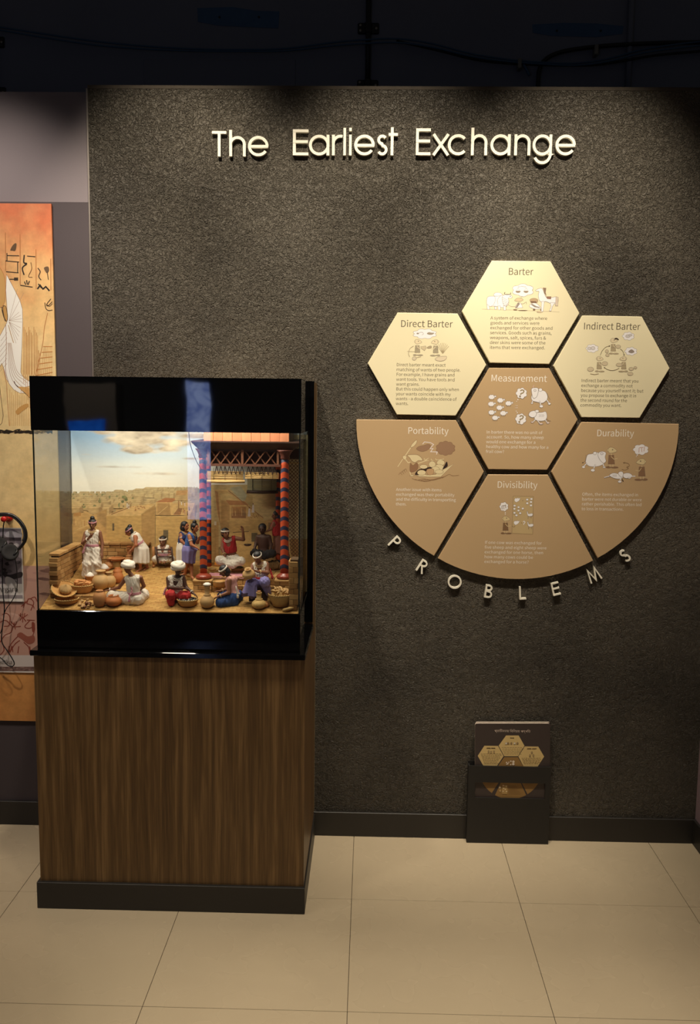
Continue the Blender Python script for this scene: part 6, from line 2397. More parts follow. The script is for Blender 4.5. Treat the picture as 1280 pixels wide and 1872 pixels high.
c = G(281, 1037)
o = empty('corner_post', c, 'slim ochre post with a round foot at the end of the back wall', 'post')
mesh_obj('foot', *lathe_vf(c, [(.002, 0), (.006, .002), (.0065, .006), (.004, .011)], 14), M_TERRA, o, smooth=True)
mesh_obj('shaft', *lathe_vf(c, [(.0045, .008), (.004, .05), (.005, .075), (.002, .077)], 12), M_TERRA, o, smooth=True)

# goods ledge behind the left baskets
a = G(125, 1097)
led = empty('brick_ledge', (-1.0, a[1], zf(a[1])), 'low brick ledge under the basket of roots at the left', 'model wall')
ly = a[1] + .012
lx0, lx1 = PY(128, 1085, ly)[0], PY(172, 1085, ly)[0]
lz = PY(150, 1087, ly)[2]
box('ledge_core', lx0 + .002, lx1 - .002, ly - .006, ly + .07, zf(ly) - .004, lz - .001, M_MORTAR, led)
brick_run(led, (lx0, ly - .004), (lx1, ly - .004), zf(ly) - .004, lz, .014, (lz - zf(ly) + .004) / 2, .03)
brick_run(led, (lx0, ly + .03), (lx1, ly + .03), lz - .008, lz, .055, .008, .045)

# ---- raised shop platform, pillar blocks and side pier
PT = 1.150
px0 = PY(386, 1050, -.385)[0]
plat = empty('shop_platform', ((px0 - .24) / 2, -0.3, zf(-.385)), 'raised brick platform of the shop under the canopy', 'model platform')
box('platform_core', px0, -.262, -.383, -.2, zf(-.383) - .004, PT - .0015, M_EARTH, plat)
brick_run(plat, (px0, -.388), (-.262, -.388), zf(-.388) - .004, PT, .012, .0145, .034)
for i in range(8):
    for j_ in range(5):
        brick(plat, (px0 + .019 + i * (-.262 - px0 - .002) / 8, -.366 + j_ * .036, PT - .003), ((-.262 - px0) / 8 - .002, .0345, .006))
st = empty('brick_step', ((px0 - .27) / 2, -.405, zf(-.42)), 'brick step in front of the shop platform', 'model step')
sx0, sx1 = PY(388, 1070, -.42)[0], PY(500, 1070, -.42)[0]
box('step_core', sx0, sx1, -.418, -.394, zf(-.418) - .004, 1.118, M_EARTH, st)
brick_run(st, (sx0, -.42), (sx1, -.42), zf(-.42) - .004, 1.12, .010, .0135, .032)


def pillar_block(xp, ytop, Y, wpx, lab):
    c = PY(xp, ytop, Y)
    h = wpx * mpp(Y) / 2
    e = empty('pillar_block', (c[0], Y + .03, zf(Y)), lab, 'model block')
    box('block_core', c[0] - h + .002, c[0] + h - .002, Y + .003, Y + .062, zf(Y) - .004, c[2] - .002, M_MORTAR, e)
    n = max(3, round((c[2] - zf(Y)) / .0145))
    brick_run(e, (c[0] - h, Y + .006), (c[0] + h, Y + .006), zf(Y) - .003, c[2] - .005, .012, (c[2] - .005 - zf(Y) + .003) / n, .032)
    brick_run(e, (c[0] + h - .006, Y + .012), (c[0] + h - .006, Y + .062), zf(Y) - .003, c[2] - .005, .012, (c[2] - .005 - zf(Y) + .003) / n, .03)
    bm_obj('cap_slab', bevel_box(c[0] - h - .001, c[0] + h + .001, Y - .001, Y + .064, c[2] - .006, c[2], .001), M_BRICK[2], e)
    return c


cl_ = pillar_block(369.5, 1061, -.43, 35, 'brick block carrying the front left striped pillar')
cr_ = pillar_block(518.5, 1061, -.455, 34, 'brick block carrying the front right striped pillar')
pier = empty('brick_pier', (-.247, -.5, zf(-.53)), 'narrow brick pier against the right glass of the diorama', 'model wall')
box('pier_core', -.262, -.236, -.535, -.47, zf(-.535), PY(540, 1022, -.53)[2] - .002, M_MORTAR, pier)
brick_run(pier, (-.265, -.536), (-.2345, -.536), zf(-.536), PY(540, 1022, -.53)[2], .010, .0185, .03)
brick_run(pier, (-.264, -.53), (-.264, -.47), zf(-.53), PY(540, 1022, -.53)[2], .008, .0185, .03)


def stripe_mat():
    m = bpy.data.materials.new('red_blue_striped_paint')
    nt, N, L, b = nodes_of(m)
    tc = N.new('ShaderNodeTexCoord')
    sp = N.new('ShaderNodeSeparateXYZ')
    L.new(tc.outputs['Object'], sp.inputs[0])
    sq = N.new('ShaderNodeMath'); sq.operation = 'MULTIPLY'
    L.new(sp.outputs['X'], sq.inputs[0]); L.new(sp.outputs['X'], sq.inputs[1])
    ma = N.new('ShaderNodeMath'); ma.operation = 'MULTIPLY_ADD'; ma.inputs[1].default_value = 40.0
    L.new(sq.outputs[0], ma.inputs[0]); L.new(sp.outputs['Z'], ma.inputs[2])
    dv = N.new('ShaderNodeMath'); dv.operation = 'DIVIDE'; dv.inputs[1].default_value = 0.0335
    L.new(ma.outputs[0], dv.inputs[0])
    fr = N.new('ShaderNodeMath'); fr.operation = 'FRACT'
    L.new(dv.outputs[0], fr.inputs[0])
    gt = N.new('ShaderNodeMath'); gt.operation = 'GREATER_THAN'; gt.inputs[1].default_value = 0.6
    L.new(fr.outputs[0], gt.inputs[0])
    n = N.new('ShaderNodeTexNoise'); n.inputs['Scale'].default_value = 90
    L.new(tc.outputs['Object'], n.inputs[0])
    mx = N.new('ShaderNodeMix'); mx.data_type = 'RGBA'
    mx.inputs[6].default_value = lin((190, 74, 34)) + (1,)
    mx.inputs[7].default_value = lin((46, 50, 78)) + (1,)
    L.new(gt.outputs[0], mx.inputs[0])
    m2 = N.new('ShaderNodeMix'); m2.data_type = 'RGBA'; m2.blend_type = 'MULTIPLY'; m2.inputs[0].default_value = .5
    L.new(mx.outputs[2], m2.inputs[6]); L.new(n.outputs['Color'], m2.inputs[7])
    L.new(mx.outputs[2], b.inputs['Base Color'])
    b.inputs['Roughness'].default_value = .55
    return m


M_STRIPE = stripe_mat()
ZC = PY(440, 822, -.44)[2]          # underside of the cornice


def pillar(c, r, z1, lab, base=True, rb=.028):
    e = empty('striped_pillar', c, lab, 'model pillar', 'striped pillars of the canopy')
    z0 = c[2]
    if base:
        mesh_obj('base_disc', *lathe_vf(c, [(rb * .8, 0), (rb, .004), (rb * 1.02, .009), (rb * .85, .015), (rb * .55, .019), (r, .021)], 28), mat('polished_red_stone', (140, 62, 44), 0.25, 0.1), e, smooth=True)
        z0 += .0205
    n = 14
    prof = [(r * (1 + .03 * math.sin(i * 1.3)), (z1 - z0) * i / n) for i in range(n + 1)]
    mesh_obj('shaft', *lathe_vf((c[0], c[1], z0), prof, 20), M_STRIPE, e, smooth=True, origin=(c[0], c[1], z0))
    return e


FPY = -.40
pl_c = np.array([cl_[0], FPY, cl_[2]])
pr_c = np.array([cr_[0], -.424, cr_[2]])
pillar(pl_c, .0125, ZC - .03, 'thick red and blue striped pillar at the front left of the canopy')
pillar(pr_c, .0145, ZC - .024, 'thick red and blue striped pillar at the front right of the canopy')
bl_c = PY(382.5, 1005, -.235); bl_c[2] = PT
br_c = PY(508, 1005, -.225); br_c[2] = PT
pillar(bl_c, .0085, ZC - .02, 'thin striped pillar at the back left of the shop', False)
pillar(br_c, .0085, ZC - .02, 'thin striped pillar at the back right of the shop', False)

# ---- canopy
can = empty('shop_canopy', ((pl_c[0] + pr_c[0]) / 2, -.33, ZC - .07), 'dark wooden canopy with lattice frieze and plank roof over the shop', 'model canopy')
CFY = -.452
t0, t1 = PY(349, 808, CFY), PY(541, 808, CFY)
b0, b1 = PY(364, 822, CFY + .02), PY(534, 822, CFY + .02)
bkx0, bkx1 = t0[0] + .012, -.236
V = [(t0[0], CFY, t0[2]), (-.2345, CFY, t0[2]), (-.2345, -.2, t0[2]), (bkx0, -.2, t0[2]), (b0[0], CFY + .02, b0[2]), (b1[0], CFY + .02, b0[2]), (b1[0], -.21, b0[2]), (b0[0] + .01, -.21, b0[2]), (t0[0], CFY, t0[2] + .004), (-.2345, CFY, t0[2] + .004), (-.2345, -.2, t0[2] + .004), (bkx0, -.2, t0[2] + .004)]
F = [(8, 9, 10, 11), (4, 7, 6, 5), (0, 1, 9, 8), (1, 2, 10, 9), (2, 3, 11, 10), (3, 0, 8, 11), (4, 5, 1, 0), (5, 6, 2, 1), (6, 7, 3, 2), (7, 4, 0, 3)]
mesh_obj('cornice', V, F, M_DARKWOOD, can)
zr0, zr1 = t0[2] + .004, 1.675
rx0, rx1 = PY(373, 800, -.43)[0], PY(529, 800, -.43)[0]
M_PLANK = [mat('pink_plank_a', (198, 128, 88), 0.7, 0.2, 60, 0.3, 300, stretch=(1, 1, .2)), mat('pink_plank_b', (190, 120, 82), 0.7, 0.2, 60, 0.3, 300, stretch=(1, 1, .2))]
npl = 9
for i in range(npl):
    xa, xb = rx0 + (rx1 - rx0) * i / npl, rx0 + (rx1 - rx0) * (i + 1) / npl
    bm_obj('roof_plank', bevel_box(xa + .0004, xb - .0004, -.437 + .001 * (i % 2), -.425, zr0, zr1, .0006), M_PLANK[i % 2], can)
box('roof_core', rx0, rx1, -.425, -.23, zr0, zr1 - .002, M_DARKWOOD, can)
# lattice frieze between two rails
LFY = -.434
fx0, fx1 = PY(379, 840, LFY)[0], PY(511, 840, LFY)[0]
zt, zb_ = PY(440, 822, LFY)[2], PY(440, 851, LFY)[2]
box('rail', fx0, fx1, LFY, LFY + .012, zt - .006, zt + .002, M_DARKWOOD, can)
M_LATT = mat('brown_lattice_wood', (120, 76, 50), 0.6, 0.2, 80)
box('rail', fx0 - .004, fx1 + .004, LFY - .002, LFY + .012, zb_ - .003, zb_ + .005, mat('rail_wood', (96, 58, 42), 0.6, 0.2, 80), can)
for xp in (381, 443, 508):
    xx = PY(xp, 840, LFY)[0]
    box('stile', xx - .004, xx + .004, LFY - .001, LFY + .011, zb_, zt, M_LATT, can)
box('frieze_shade_board', fx0, fx1, -.405, -.40, zb_, zt, M_DARKWOOD, can)  # added dark board, stands in for the roof's shade behind the lattice


def slat(parent, a, b, w, th, material, name='slat'):
    a, b = np.asarray(a, float), np.asarray(b, float)
    d = unit(b - a)
    nrm = np.array([0, 1.0, 0]) if abs(d[1]) < .9 else np.array([1.0, 0, 0])
    s = unit(np.cross(d, nrm)) * w / 2
    t = nrm * th / 2
    V = [a - s - t, a + s - t, b + s - t, b - s - t, a - s + t, a + s + t, b + s + t, b - s + t]
    F = [(0, 1, 2, 3), (7, 6, 5, 4), (0, 4, 5, 1), (1, 5, 6, 2), (2, 6, 7, 3), (3, 7, 4, 0)]
    return mesh_obj(name, V, F, material, parent)


for (xa, xb) in ((385, 439), (447, 504)):
    XA, XB = PY(xa, 840, LFY)[0], PY(xb, 840, LFY)[0]
    n = 3
    for i in range(n):
        q0, q1 = XA + (XB - XA) * i / n, XA + (XB - XA) * (i + 1) / n
        slat(can, (q0, LFY + .002, zb_ + .004), (q1, LFY + .002, zt - .004), .0042, .003, M_LATT)
        slat(can, (q1, LFY + .006, zb_ + .004), (q0, LFY + .006, zt - .004), .0042, .003, M_LATT)
# zigzag valance below the rail
zz0, zz1 = zb_ - .003, PY(440, 867, LFY)[2]
for (xa, xb, n) in ((392, 446, 7), (450, 506, 7)):
    XA, XB = PY(xa, 860, LFY)[0], PY(xb, 860, LFY)[0]
    for i in range(n):
        q0, q1 = XA + (XB - XA) * i / n, XA + (XB - XA) * (i + 1) / n
        slat(can, (q0, LFY + .004, zz1), ((q0 + q1) / 2, LFY + .004, zz0), .0022, .002, M_DARKWOOD)
        slat(can, (q1, LFY + .004, zz1), ((q0 + q1) / 2, LFY + .004, zz0), .0022, .002, M_DARKWOOD)
# brackets at the pillar heads
for c, r in ((pl_c, .0125), (pr_c, .0145)):
    mesh_obj('pillar_bracket', *lathe_vf((c[0], c[1], ZC - .034), [(r * .9, 0), (r * 1.25, .006), (r * 1.1, .012), (r * 1.6, .026), (r * 2.1, .034)], 16), mat('bracket_wood', (104, 54, 40), 0.55, 0.2, 60), can, smooth=True)

# ---- bamboo blinds
M_BAMB = mat('bamboo_slats', (184, 150, 92), 0.7, 0.3, 160, 0.3, 200, stretch=(.05, 1, 1))
M_BAMBG = mat('grey_bamboo_slats', (168, 160, 122), 0.7, 0.3, 160, 0.3, 200, stretch=(.05, 1, 1))


def blind(x0, x1, y0, y1, Y, lab, material, roll=None, dark=False):
    a, b = PY(x0, y0, Y), PY(x1, y1, Y)
    e = empty('bamboo_blind', ((a[0] + b[0]) / 2, Y, b[2]), lab, 'model blind')
    n = max(5, int((a[2] - b[2]) / .0034))
    for i in range(n):
        z = a[2] + (b[2] - a[2]) * (i + .5) / n
        h = (a[2] - b[2]) / n / 2
        v, f = tube_vf([(a[0] + random.uniform(0, .001), Y + random.uniform(-.0006, .0006), z), ((a[0] + b[0]) / 2, Y + random.uniform(-.001, .001), z + random.uniform(-.0008, .0008)), (b[0] - random.uniform(0, .001), Y, z)], h * 1.02, 6)
        mesh_obj('slat', v, f, material, e, smooth=True)
    for t in (.18, .5, .82):
        x = a[0] + (b[0] - a[0]) * t
        box('cord', x - .0005, x + .0005, Y - .0035, Y - .002, b[2] - .002, a[2] + .012, M_DARKWOOD, e)
    if roll:
        z = b[2] + roll * .1
        mesh_obj('roll', *tube_vf([(a[0] - .001, Y - .003, z), ((a[0] + b[0]) / 2, Y - .003, z - .001), (b[0] + .005, Y - .003, z + .001)], roll, 12), M_DARKWOOD if dark else material, e, smooth=True)
    return e


blind(379, 445, 861, 881, -.428, 'half-rolled straw-coloured bamboo blind at the left under the lattice', M_BAMB, .0052)
blind(448, 510, 863, 876, -.428, 'short straw-coloured bamboo blind at the right under the lattice', M_BAMB)
blind(452, 506, 873, 900, -.236, 'grey-green bamboo blind hanging at the back of the shop', M_BAMBG, .006, True)
tag(tube('bent_rod', spline([PY(x, y, -.44) for x, y in [(345, 790), (348, 812), (357, 838), (366, 855), (377, 872)]], 6), .0012, M_BLACKMETAL, n=6), 'thin black bent rod beside the front left pillar head', 'rod')

# ---- lattice screen at the right
scr = empty('lattice_screen', (-.25, -.26, zf(-.26)), 'diagonal wooden lattice screen at the right end of the diorama', 'model screen')
SY = -.30
qx0, qx1 = PY(526, 930, SY)[0], -.236
qz0, qz1 = PY(536, 1020, SY)[2], PY(536, 838, SY)[2]
box('frame', qx0 - .002, qx0 + .002, SY - .002, SY + .002, qz0, qz1, M_DARKWOOD, scr)
box('frame', qx0, qx1, SY - .003, SY + .003, qz1 - .002, qz1 + .004, M_DARKWOOD, scr)
box('frame', qx0, qx1, SY - .003, SY + .003, qz1 - .018, qz1 - .015, M_STRAW, scr)
box('top_board', qx0, qx1, SY - .004, SY + .02, qz1 + .004, ZC - .001, M_DARKWOOD, scr)
w_ = qx1 - qx0
stp = .0135
k = -int(w_ / stp) - 1
while qz0 + k * stp < qz1:
    for dr in (1, -1):
        za = qz0 + k * stp
        A = (qx0 if dr > 0 else qx1, za)
        B = (qx1 if dr > 0 else qx0, za + w_ * 1.05)
        t_0 = max(0, (qz0 - A[1]) / (B[1] - A[1]))
        t_1 = min(1, (qz1 - A[1]) / (B[1] - A[1]))
        if t_1 > t_0 + .05:
            P0 = (A[0] + (B[0] - A[0]) * t_0, SY + .0012 * dr, A[1] + (B[1] - A[1]) * t_0)
            P1 = (A[0] + (B[0] - A[0]) * t_1, SY + .0012 * dr, A[1] + (B[1] - A[1]) * t_1)
            slat(scr, P0, P1, .0021, .0016, M_LATT)
    k += 1
box('base_panel', qx0, qx1, SY - .002, SY + .004, zf(SY), qz0 + .003, M_DARKWOOD, scr)
tag(tube('hanging_rope', spline([PY(x, y, -.42) for x, y in [(526, 880), (527, 930), (528, 985), (530, 1010), (534, 1027)]], 6), .0022, M_STRAW, n=6), 'pale rope hanging beside the front right pillar', 'rope')


# ---- pots, baskets and goods
def behind_glass(c, r):
    """keep a round thing clear of the front pane, staying on its sight line"""
    y = max(c[1], GYF + .0065 + r)
    q = CAM + (c - CAM) * ((y - CAM[1]) / (c[1] - CAM[1]))
    return np.array([min(max(q[0], GX0 + .007 + r), GX1 - .007 - r), y, c[2]])


def n_pot(kind):
    return {
        'round': [(.42, 0), (.78, .1), (1, .36), (.96, .52), (.7, .72), (.4, .8), (.36, .88), (.5, .97), (.5, 1), (.4, 1), (.3, .9), (.28, .75)],
        'open': [(.5, 0), (.9, .22), (1, .42), (.88, .68), (.62, .86), (.58, .92), (.62, 1), (.54, 1), (.46, .9), (.5, .7), (.2, .4)],
        'tall': [(.55, 0), (.85, .12), (.98, .4), (1, .6), (.85, .8), (.5, .9), (.46, .94), (.52, 1), (.42, 1), (.36, .9), (.3, .7)],
        'bottle': [(.45, 0), (.85, .1), (1, .25), (.9, .4), (.5, .54), (.42, .56), (.46, .6), (.34, .62), (.34, .9), (.4, .92), (.38, 1), (.1, 1)],
        'bowl': [(.42, 0), (.7, .3), (.92, .75), (1, .95), (1, 1), (.92, 1), (.84, .85), (.6, .45), (.1, .3)],
        'dish': [(.5, 0), (.8, .3), (1, .8), (1, 1), (.93, .98), (.75, .55), (.1, .4)],
    }[kind]


def pot(px_, yb, w, h, kind, material, lab, Z=None, flute=0.0, nf=12, lid=None, group='clay pots in the diorama', name='clay_pot', heap=None):
    c = G(px_, yb) if Z is None else PZ(px_, yb, Z)
    m = mpp(c[1])
    r, hh = w * m / 2, h * m
    c = c + np.array([0, r * .6, 0])
    c = behind_glass(c, r * 1.1)
    if Z is None:
        c[2] = zf(c[1]) + .0004
    e = empty(name, c, lab, 'pot' if 'pot' in name or 'jar' in name else 'bowl', group)
    mesh_obj('vessel', *lathe_vf(c, [(a * r, b * hh) for a, b in n_pot(kind)], 30, flute, nf), material, e, smooth=True)
    top = c + np.array([0, 0, hh])
    if kind in ('round', 'tall', 'bottle'):
        rr = {'round': .5, 'tall': .5, 'bottle': .46}[kind] * r
        zz = {'round': .97, 'tall': .97, 'bottle': .58}[kind] * hh
        mesh_obj('rim', *tube_vf([c + np.array([rr * math.cos(t), rr * math.sin(t), zz]) for t in np.linspace(0, 2 * PI, 20, endpoint=False)], r * .07, 6, closed=True), material, e, smooth=True)
    if lid is not None:
        lr = lid[1] * m / 2
        mesh_obj('lid', *lathe_vf(top + np.array([0, 0, -.0005]), [(lr * .6, 0), (lr, lr * .25), (lr * .92, lr * .5), (lr * .5, lr * .75), (.0004, lr * .8)], 20), lid[0], e, smooth=True)
    if heap is not None:
        hr = r * .9
        base = c + np.array([0, 0, hh * .8])
        mesh_obj('heap', *lathe_vf(base, [(hr, 0), (hr * .7, hh * heap[1] * .5), (hr * .35, hh * heap[1] * .85), (.0004, hh * heap[1])], 24), heap[0], e, smooth=True)
    return e, c, r, hh


def basket(px_, yb, w, h, lab, Z=None, material=None, tilt=None, group='woven baskets in the diorama', flare=.72):
    c = G(px_, yb) if Z is None else PZ(px_, yb, Z)
    m = mpp(c[1])
    r, hh = w * m / 2, h * m
    c = c + np.array([0, r * .7, 0])
    c = behind_glass(c, r * (1.12 if tilt is None else 1.2))
    if Z is None:
        c[2] = zf(c[1]) + .0004
    e = empty('woven_basket', c, lab, 'basket', group)
    mt_ = material or M_WEAVE
    mesh_obj('bowl', *lathe_vf(c, [(flare * r, 0), ((flare + .12) * r, hh * .3), (.97 * r, hh * .85), (r, hh), (.93 * r, hh), (.86 * r, hh * .8), (flare * r * .9, hh * .35), (.02 * r, hh * .3)], 36, tilt=tilt), mt_, e, smooth=True)
    n = 30
    R3 = np.eye(3) if tilt is None else np.array(tilt)
    knots = []
    for k in range(n):
        a0, a1 = 2 * PI * k / n, 2 * PI * (k + .86) / n
        pts = [c + R3 @ np.array([r * .985 * math.cos(t), r * .985 * math.sin(t), hh + .001]) for t in np.linspace(a0, a1, 4)]
        knots.append(tube_vf(pts, [r * .035, r * .055, r * .055, r * .035], 6))
    mesh_obj('rim', *join_vf(knots), M_WEAVE2 if mt_ is M_WEAVE else mt_, e, smooth=True)
    return e, c, r, hh


def root_at(c, dirv, ln, rad, lab, group, material=M_ROOT, name='ginger_root'):
    d = unit(dirv)
    s = unit(np.cross(d, (0.2, 0.1, 1)))
    pts = [c + d * ln * (t - .5) + s * ln * .12 * math.sin(t * 3.1) + np.array([0, 0, ln * .06 * math.sin(t * 3.1)]) for t in np.linspace(0, 1, 6)]
    return tag(tube(name, pts, [rad * .75, rad * 1.15, rad * .85, rad * 1.05, rad * .7, rad * .25], material, n=7), lab, 'root', group)


# front left: tilted winnowing basket on another one, with a bulb in it
basket(117, 1113, 45, 7, 'shallow woven basket lying underneath the tilted basket at the front left', material=M_WEAVE, flare=.8)
tl = Matrix.Rotation(math.radians(27), 3, 'X') @ Matrix.Rotation(math.radians(15), 3, 'Y')
e_, c_, r_, h_ = basket(111, 1104, 47, 6, 'shallow woven basket tilted towards the viewer at the front left corner', tilt=tl, flare=.5)
e_.location.z += .027
e_.location.y += .004
bc = np.array(c_) + np.array([.006, .004, .027]) + np.array(tl @ Vector((0, -.004, .006)))
v, f = lathe_vf(bc, [(.012, -.001), (.021, .004), (.0215, .009), (.016, .016), (.007, .022), (.002, .026), (.0006, .03)], 40, .16, 14, tilt=tl)
tag(mesh_obj('garlic_bulb', v, f, M_PALEPOT, smooth=True), 'pale ribbed bulb lying in the tilted basket', 'bulb')
e_, c_, r_, h_ = basket(145, 1086, 43, 15, 'deep woven basket of ginger roots on the brick ledge', Z=lz)
for k in range(15):
    a, q = random.uniform(0, 2 * PI), r_ * .72 * math.sqrt(random.random())
    root_at(np.array([c_[0] + q * math.cos(a), c_[1] + q * math.sin(a), c_[2] + h_ + .002 + .009 * (1 - q / r_) + .0012 * (k % 4)]), (math.cos(a + 1.2 + random.uniform(-.6, .6)), math.sin(a + 1.2), random.uniform(-.15, .25)), random.uniform(.022, .032), .0038, 'ginger root heaped in the basket on the brick ledge', 'ginger roots in the left basket')
for k in range(24):
    t = random.random()
    xx, yy = random.gauss(157, 7.5), random.uniform(1103, 1117)
    c = behind_glass(G(xx, min(yy, 1113)), .008)
    c[2] = zf(c[1])
    lay = max(0, 1 - abs(xx - 157) / 11) * .010 * ((k % 3) / 2)
    rr = random.uniform(.0042, .0058)
    rt = Matrix.Rotation(random.uniform(0, 3), 3, 'X') @ Matrix.Rotation(random.uniform(0, 3), 3, 'Y')
    v, f = lathe_vf(c + np.array([0, 0, rr * .9 + lay]), [(rr * .15, -rr * 1.25), (rr * .8, -rr * .7), (rr, 0), (rr * .75, rr * .7), (rr * .2, rr * 1.3)], 10, tilt=rt)
    tag(mesh_obj('nut', v, f, random.choice([M_NUT, M_PALEPOT, mat('dark_nut', (120, 72, 44), 0.6, 0.3, 200)]), smooth=True), 'small brown nut in the loose pile beside the tilted basket', 'nut', 'loose nuts on the ground')
pot(180.5, 1117, 25, 31, 'tall', M_TERRA, 'upright brown clay pot beside the loose nuts at the front', flute=.03)
pot(205.5, 1116, 31, 20, 'open', M_REDPOT, 'squat wide-mouthed terracotta pot beside the turbaned man seen from behind', flute=.1, nf=16)
pot(182, 1082, 33, 36, 'round', M_PALEPOT, 'large round pale clay pot with a short neck behind the basket of roots')
pot(163, 1064, 19, 9, 'bowl', M_TERRA, 'small clay bowl heaped with white powder next to the standing man', heap=(M_SALT, 1.0), name='heaped_bowl', group='bowls of white powder')
pot(187.5, 1052, 25, 10, 'bowl', M_TERRA, 'wide clay bowl heaped with white powder on a pot at the back', heap=(M_SALT, 1.1), name='heaped_bowl', group='bowls of white powder')
pot(198, 1078, 25, 30, 'round', M_PALEPOT, 'pale clay pot half hidden behind the large round pot')
e_, c_, r_, h_ = pot(214, 1068, 21, 22, 'open', M_REDPOT, 'ribbed terracotta pot just left of the white turban', flute=.1, nf=14)
pot(214, 1052, 17, 12, 'open', M_REDPOT, 'small ribbed terracotta pot standing behind the larger ribbed one', flute=.1, nf=12)
pot(198, 1043, 19, 18, 'round', M_TERRA, 'small brown clay pot with a flat lid below the ladle', lid=(M_TERRA, 11))
pot(235, 1040, 25, 36, 'bottle', M_TERRA, 'tall necked clay jar steadied by the bending woman', lid=(M_REDPOT, 11), name='clay_jar')
e_, c_, r_, h_ = basket(211.5, 1041, 17, 14, 'narrow cane stand carrying a wide tray by the back wall', material=M_WEAVE2, flare=.9)
tc_ = np.array(c_) + np.array([0, 0, h_ + .002])
e2 = empty('woven_tray', tc_, 'wide shallow woven tray resting on the cane stand', 'tray')
R_ = 15 * mpp(c_[1])
mesh_obj('tray_dish', *lathe_vf(tc_, [(R_ * .7, 0), (R_, .005), (R_, .0075), (R_ * .9, .0065), (R_ * .1, .004)], 32), M_REDPOT, e2, smooth=True)
mesh_obj('rim', *tube_vf([tc_ + np.array([R_ * math.cos(t), R_ * math.sin(t), .007]) for t in np.linspace(0, 2 * PI, 30, endpoint=False)], .0014, 6, closed=True), M_TERRA, e2, smooth=True)
la, lb = PY(186.5, 1020, -.335), tc_ + np.array([-R_ * .85, -.004, .009])
tag(tube('ladle', [la, la * .5 + lb * .5 + np.array([0, 0, .001]), lb], [.0012, .0012, .0016], M_STRAW, n=6), 'slim straw-coloured ladle held by the standing man over the tray', 'ladle')
# front middle and right
e_, c_, r_, h_ = basket(340.5, 1117, 40, 11, 'shallow woven basket heaped with black beads at the front', flare=.7)
bp_, seeds = [], 240
for k in range(seeds):
    a, q = random.uniform(0, 2 * PI), math.sqrt(random.random())
    cc = np.array([c_[0] + q * r_ * .85 * math.cos(a), c_[1] + q * r_ * .85 * math.sin(a), c_[2] + h_ * .95 + .010 * (1 - q * q)])
    bp_.append(lathe_vf(cc, [(.0002, -.0017), (.0017, -.0006), (.0017, .0006), (.0002, .0017)], 7))
mesh_obj('bead_bed', *lathe_vf((c_[0], c_[1], c_[2] + h_ * .8), [(r_ * .9, 0), (r_ * .6, .008), (r_ * .3, .0105), (.0005, .0115)], 24), mat('black_bead', (22, 21, 22), 0.3, 0.3, 400), e_, smooth=True)
o = mesh_obj('black_beads', *join_vf(bp_[:190]), mat('black_bead', (22, 21, 22), 0.3, 0.3, 400), e_, smooth=True)
o['kind'] = 'stuff'
o = mesh_obj('pale_beads', *join_vf(bp_[190:]), M_SHELL, e_, smooth=True)
o['kind'] = 'stuff'
pot(377.5, 1119, 28, 42, 'bottle', M_PALEPOT, 'tall pale water pot with a white cap held by the kneeling man', lid=(M_SALT, 15))
pot(472.5, 1121, 28, 31, 'bottle', M_STRAW, 'straw-coloured bottle pot with a corked neck at the front right', lid=(M_TERRA, 9))
pot(485, 1112, 14, 11, 'open', M_TERRA, 'tiny clay pot tucked behind the bottle pot at the front right')
e_, c_, r_, h_ = basket(511.5, 1121, 48, 22, 'large woven basket of pale roots at the front right', material=M_WEAVE2, flare=.62)
for k in range(16):
    a, q = random.uniform(0, 2 * PI), r_ * .66 * math.sqrt(random.random())
    root_at(np.array([c_[0] + q * math.cos(a), c_[1] + q * math.sin(a), c_[2] + h_ + .003 + .012 * (1 - q / r_) + .0015 * (k % 4)]), (math.cos(a + 2) * .8, math.sin(a + .5), random.uniform(.1, .9)), random.uniform(.024, .036), .0044, 'pale root sticking up in the large front right basket', 'pale roots in the right basket', M_PALEPOT, 'pale_root')
c = behind_glass(G(527, 1122), .012)
root_at(c + np.array([0, 0, zf(c[1]) - c[2] + .007]), (1, .1, .25), .038, .006, 'single curved pale root lying by the front right corner', 'loose roots', M_STRAW, 'pale_root')
# on the step and platform
e_, c_, r_, h_ = basket(399.5, 1073, 25, 9, 'small round basket of grain on the brick step', Z=1.1195, flare=.8)
mesh_obj('grain', *lathe_vf((c_[0], c_[1], c_[2] + h_ * .8), [(r_ * .86, 0), (r_ * .5, .004), (.0005, .006)], 22), M_NUT, e_, smooth=True)
e_, c_, r_, h_ = basket(433, 1046, 24, 6, 'flat basket of green leaves in front of the man with the balance', Z=PT, flare=.8)
M_LEAF = mat('green_leaf', (96, 118, 40), 0.6, 0.3, 200)
lv = []
for k in range(70):
    a, q = random.uniform(0, 2 * PI), r_ * .85 * math.sqrt(random.random())
    cc = np.array([c_[0] + q * math.cos(a), c_[1] + q * math.sin(a), c_[2] + h_ + .003 + .005 * (1 - q / r_)])
    d = unit((math.cos(a * 3), math.sin(a * 3), random.uniform(-.2, .5)))
    s = unit(np.cross(d, (0, 0, 1))) * .0016
    lv.append(([cc - d * .004, cc + s + np.array([0, 0, .0006]), cc + d * .004, cc - s + np.array([0, 0, .0006]), cc - np.array([0, 0, .0005])], [(0, 1, 2), (0, 2, 3), (0, 4, 1), (1, 4, 2), (2, 4, 3), (3, 4, 0)]))
o = mesh_obj('green_leaves', *join_vf(lv), M_LEAF, e_)
o['kind'] = 'stuff'
pot(447, 1034, 20, 7, 'dish', mat('dark_green_herbs', (60, 66, 36), 0.7, .3, 200), 'dark dish of herbs beside the cross-legged man', Z=PT, heap=(mat('dark_green_herbs', (60, 66, 36), 0.7, .3, 200), .8), name='heaped_bowl', group='heaped bowls on the platform')
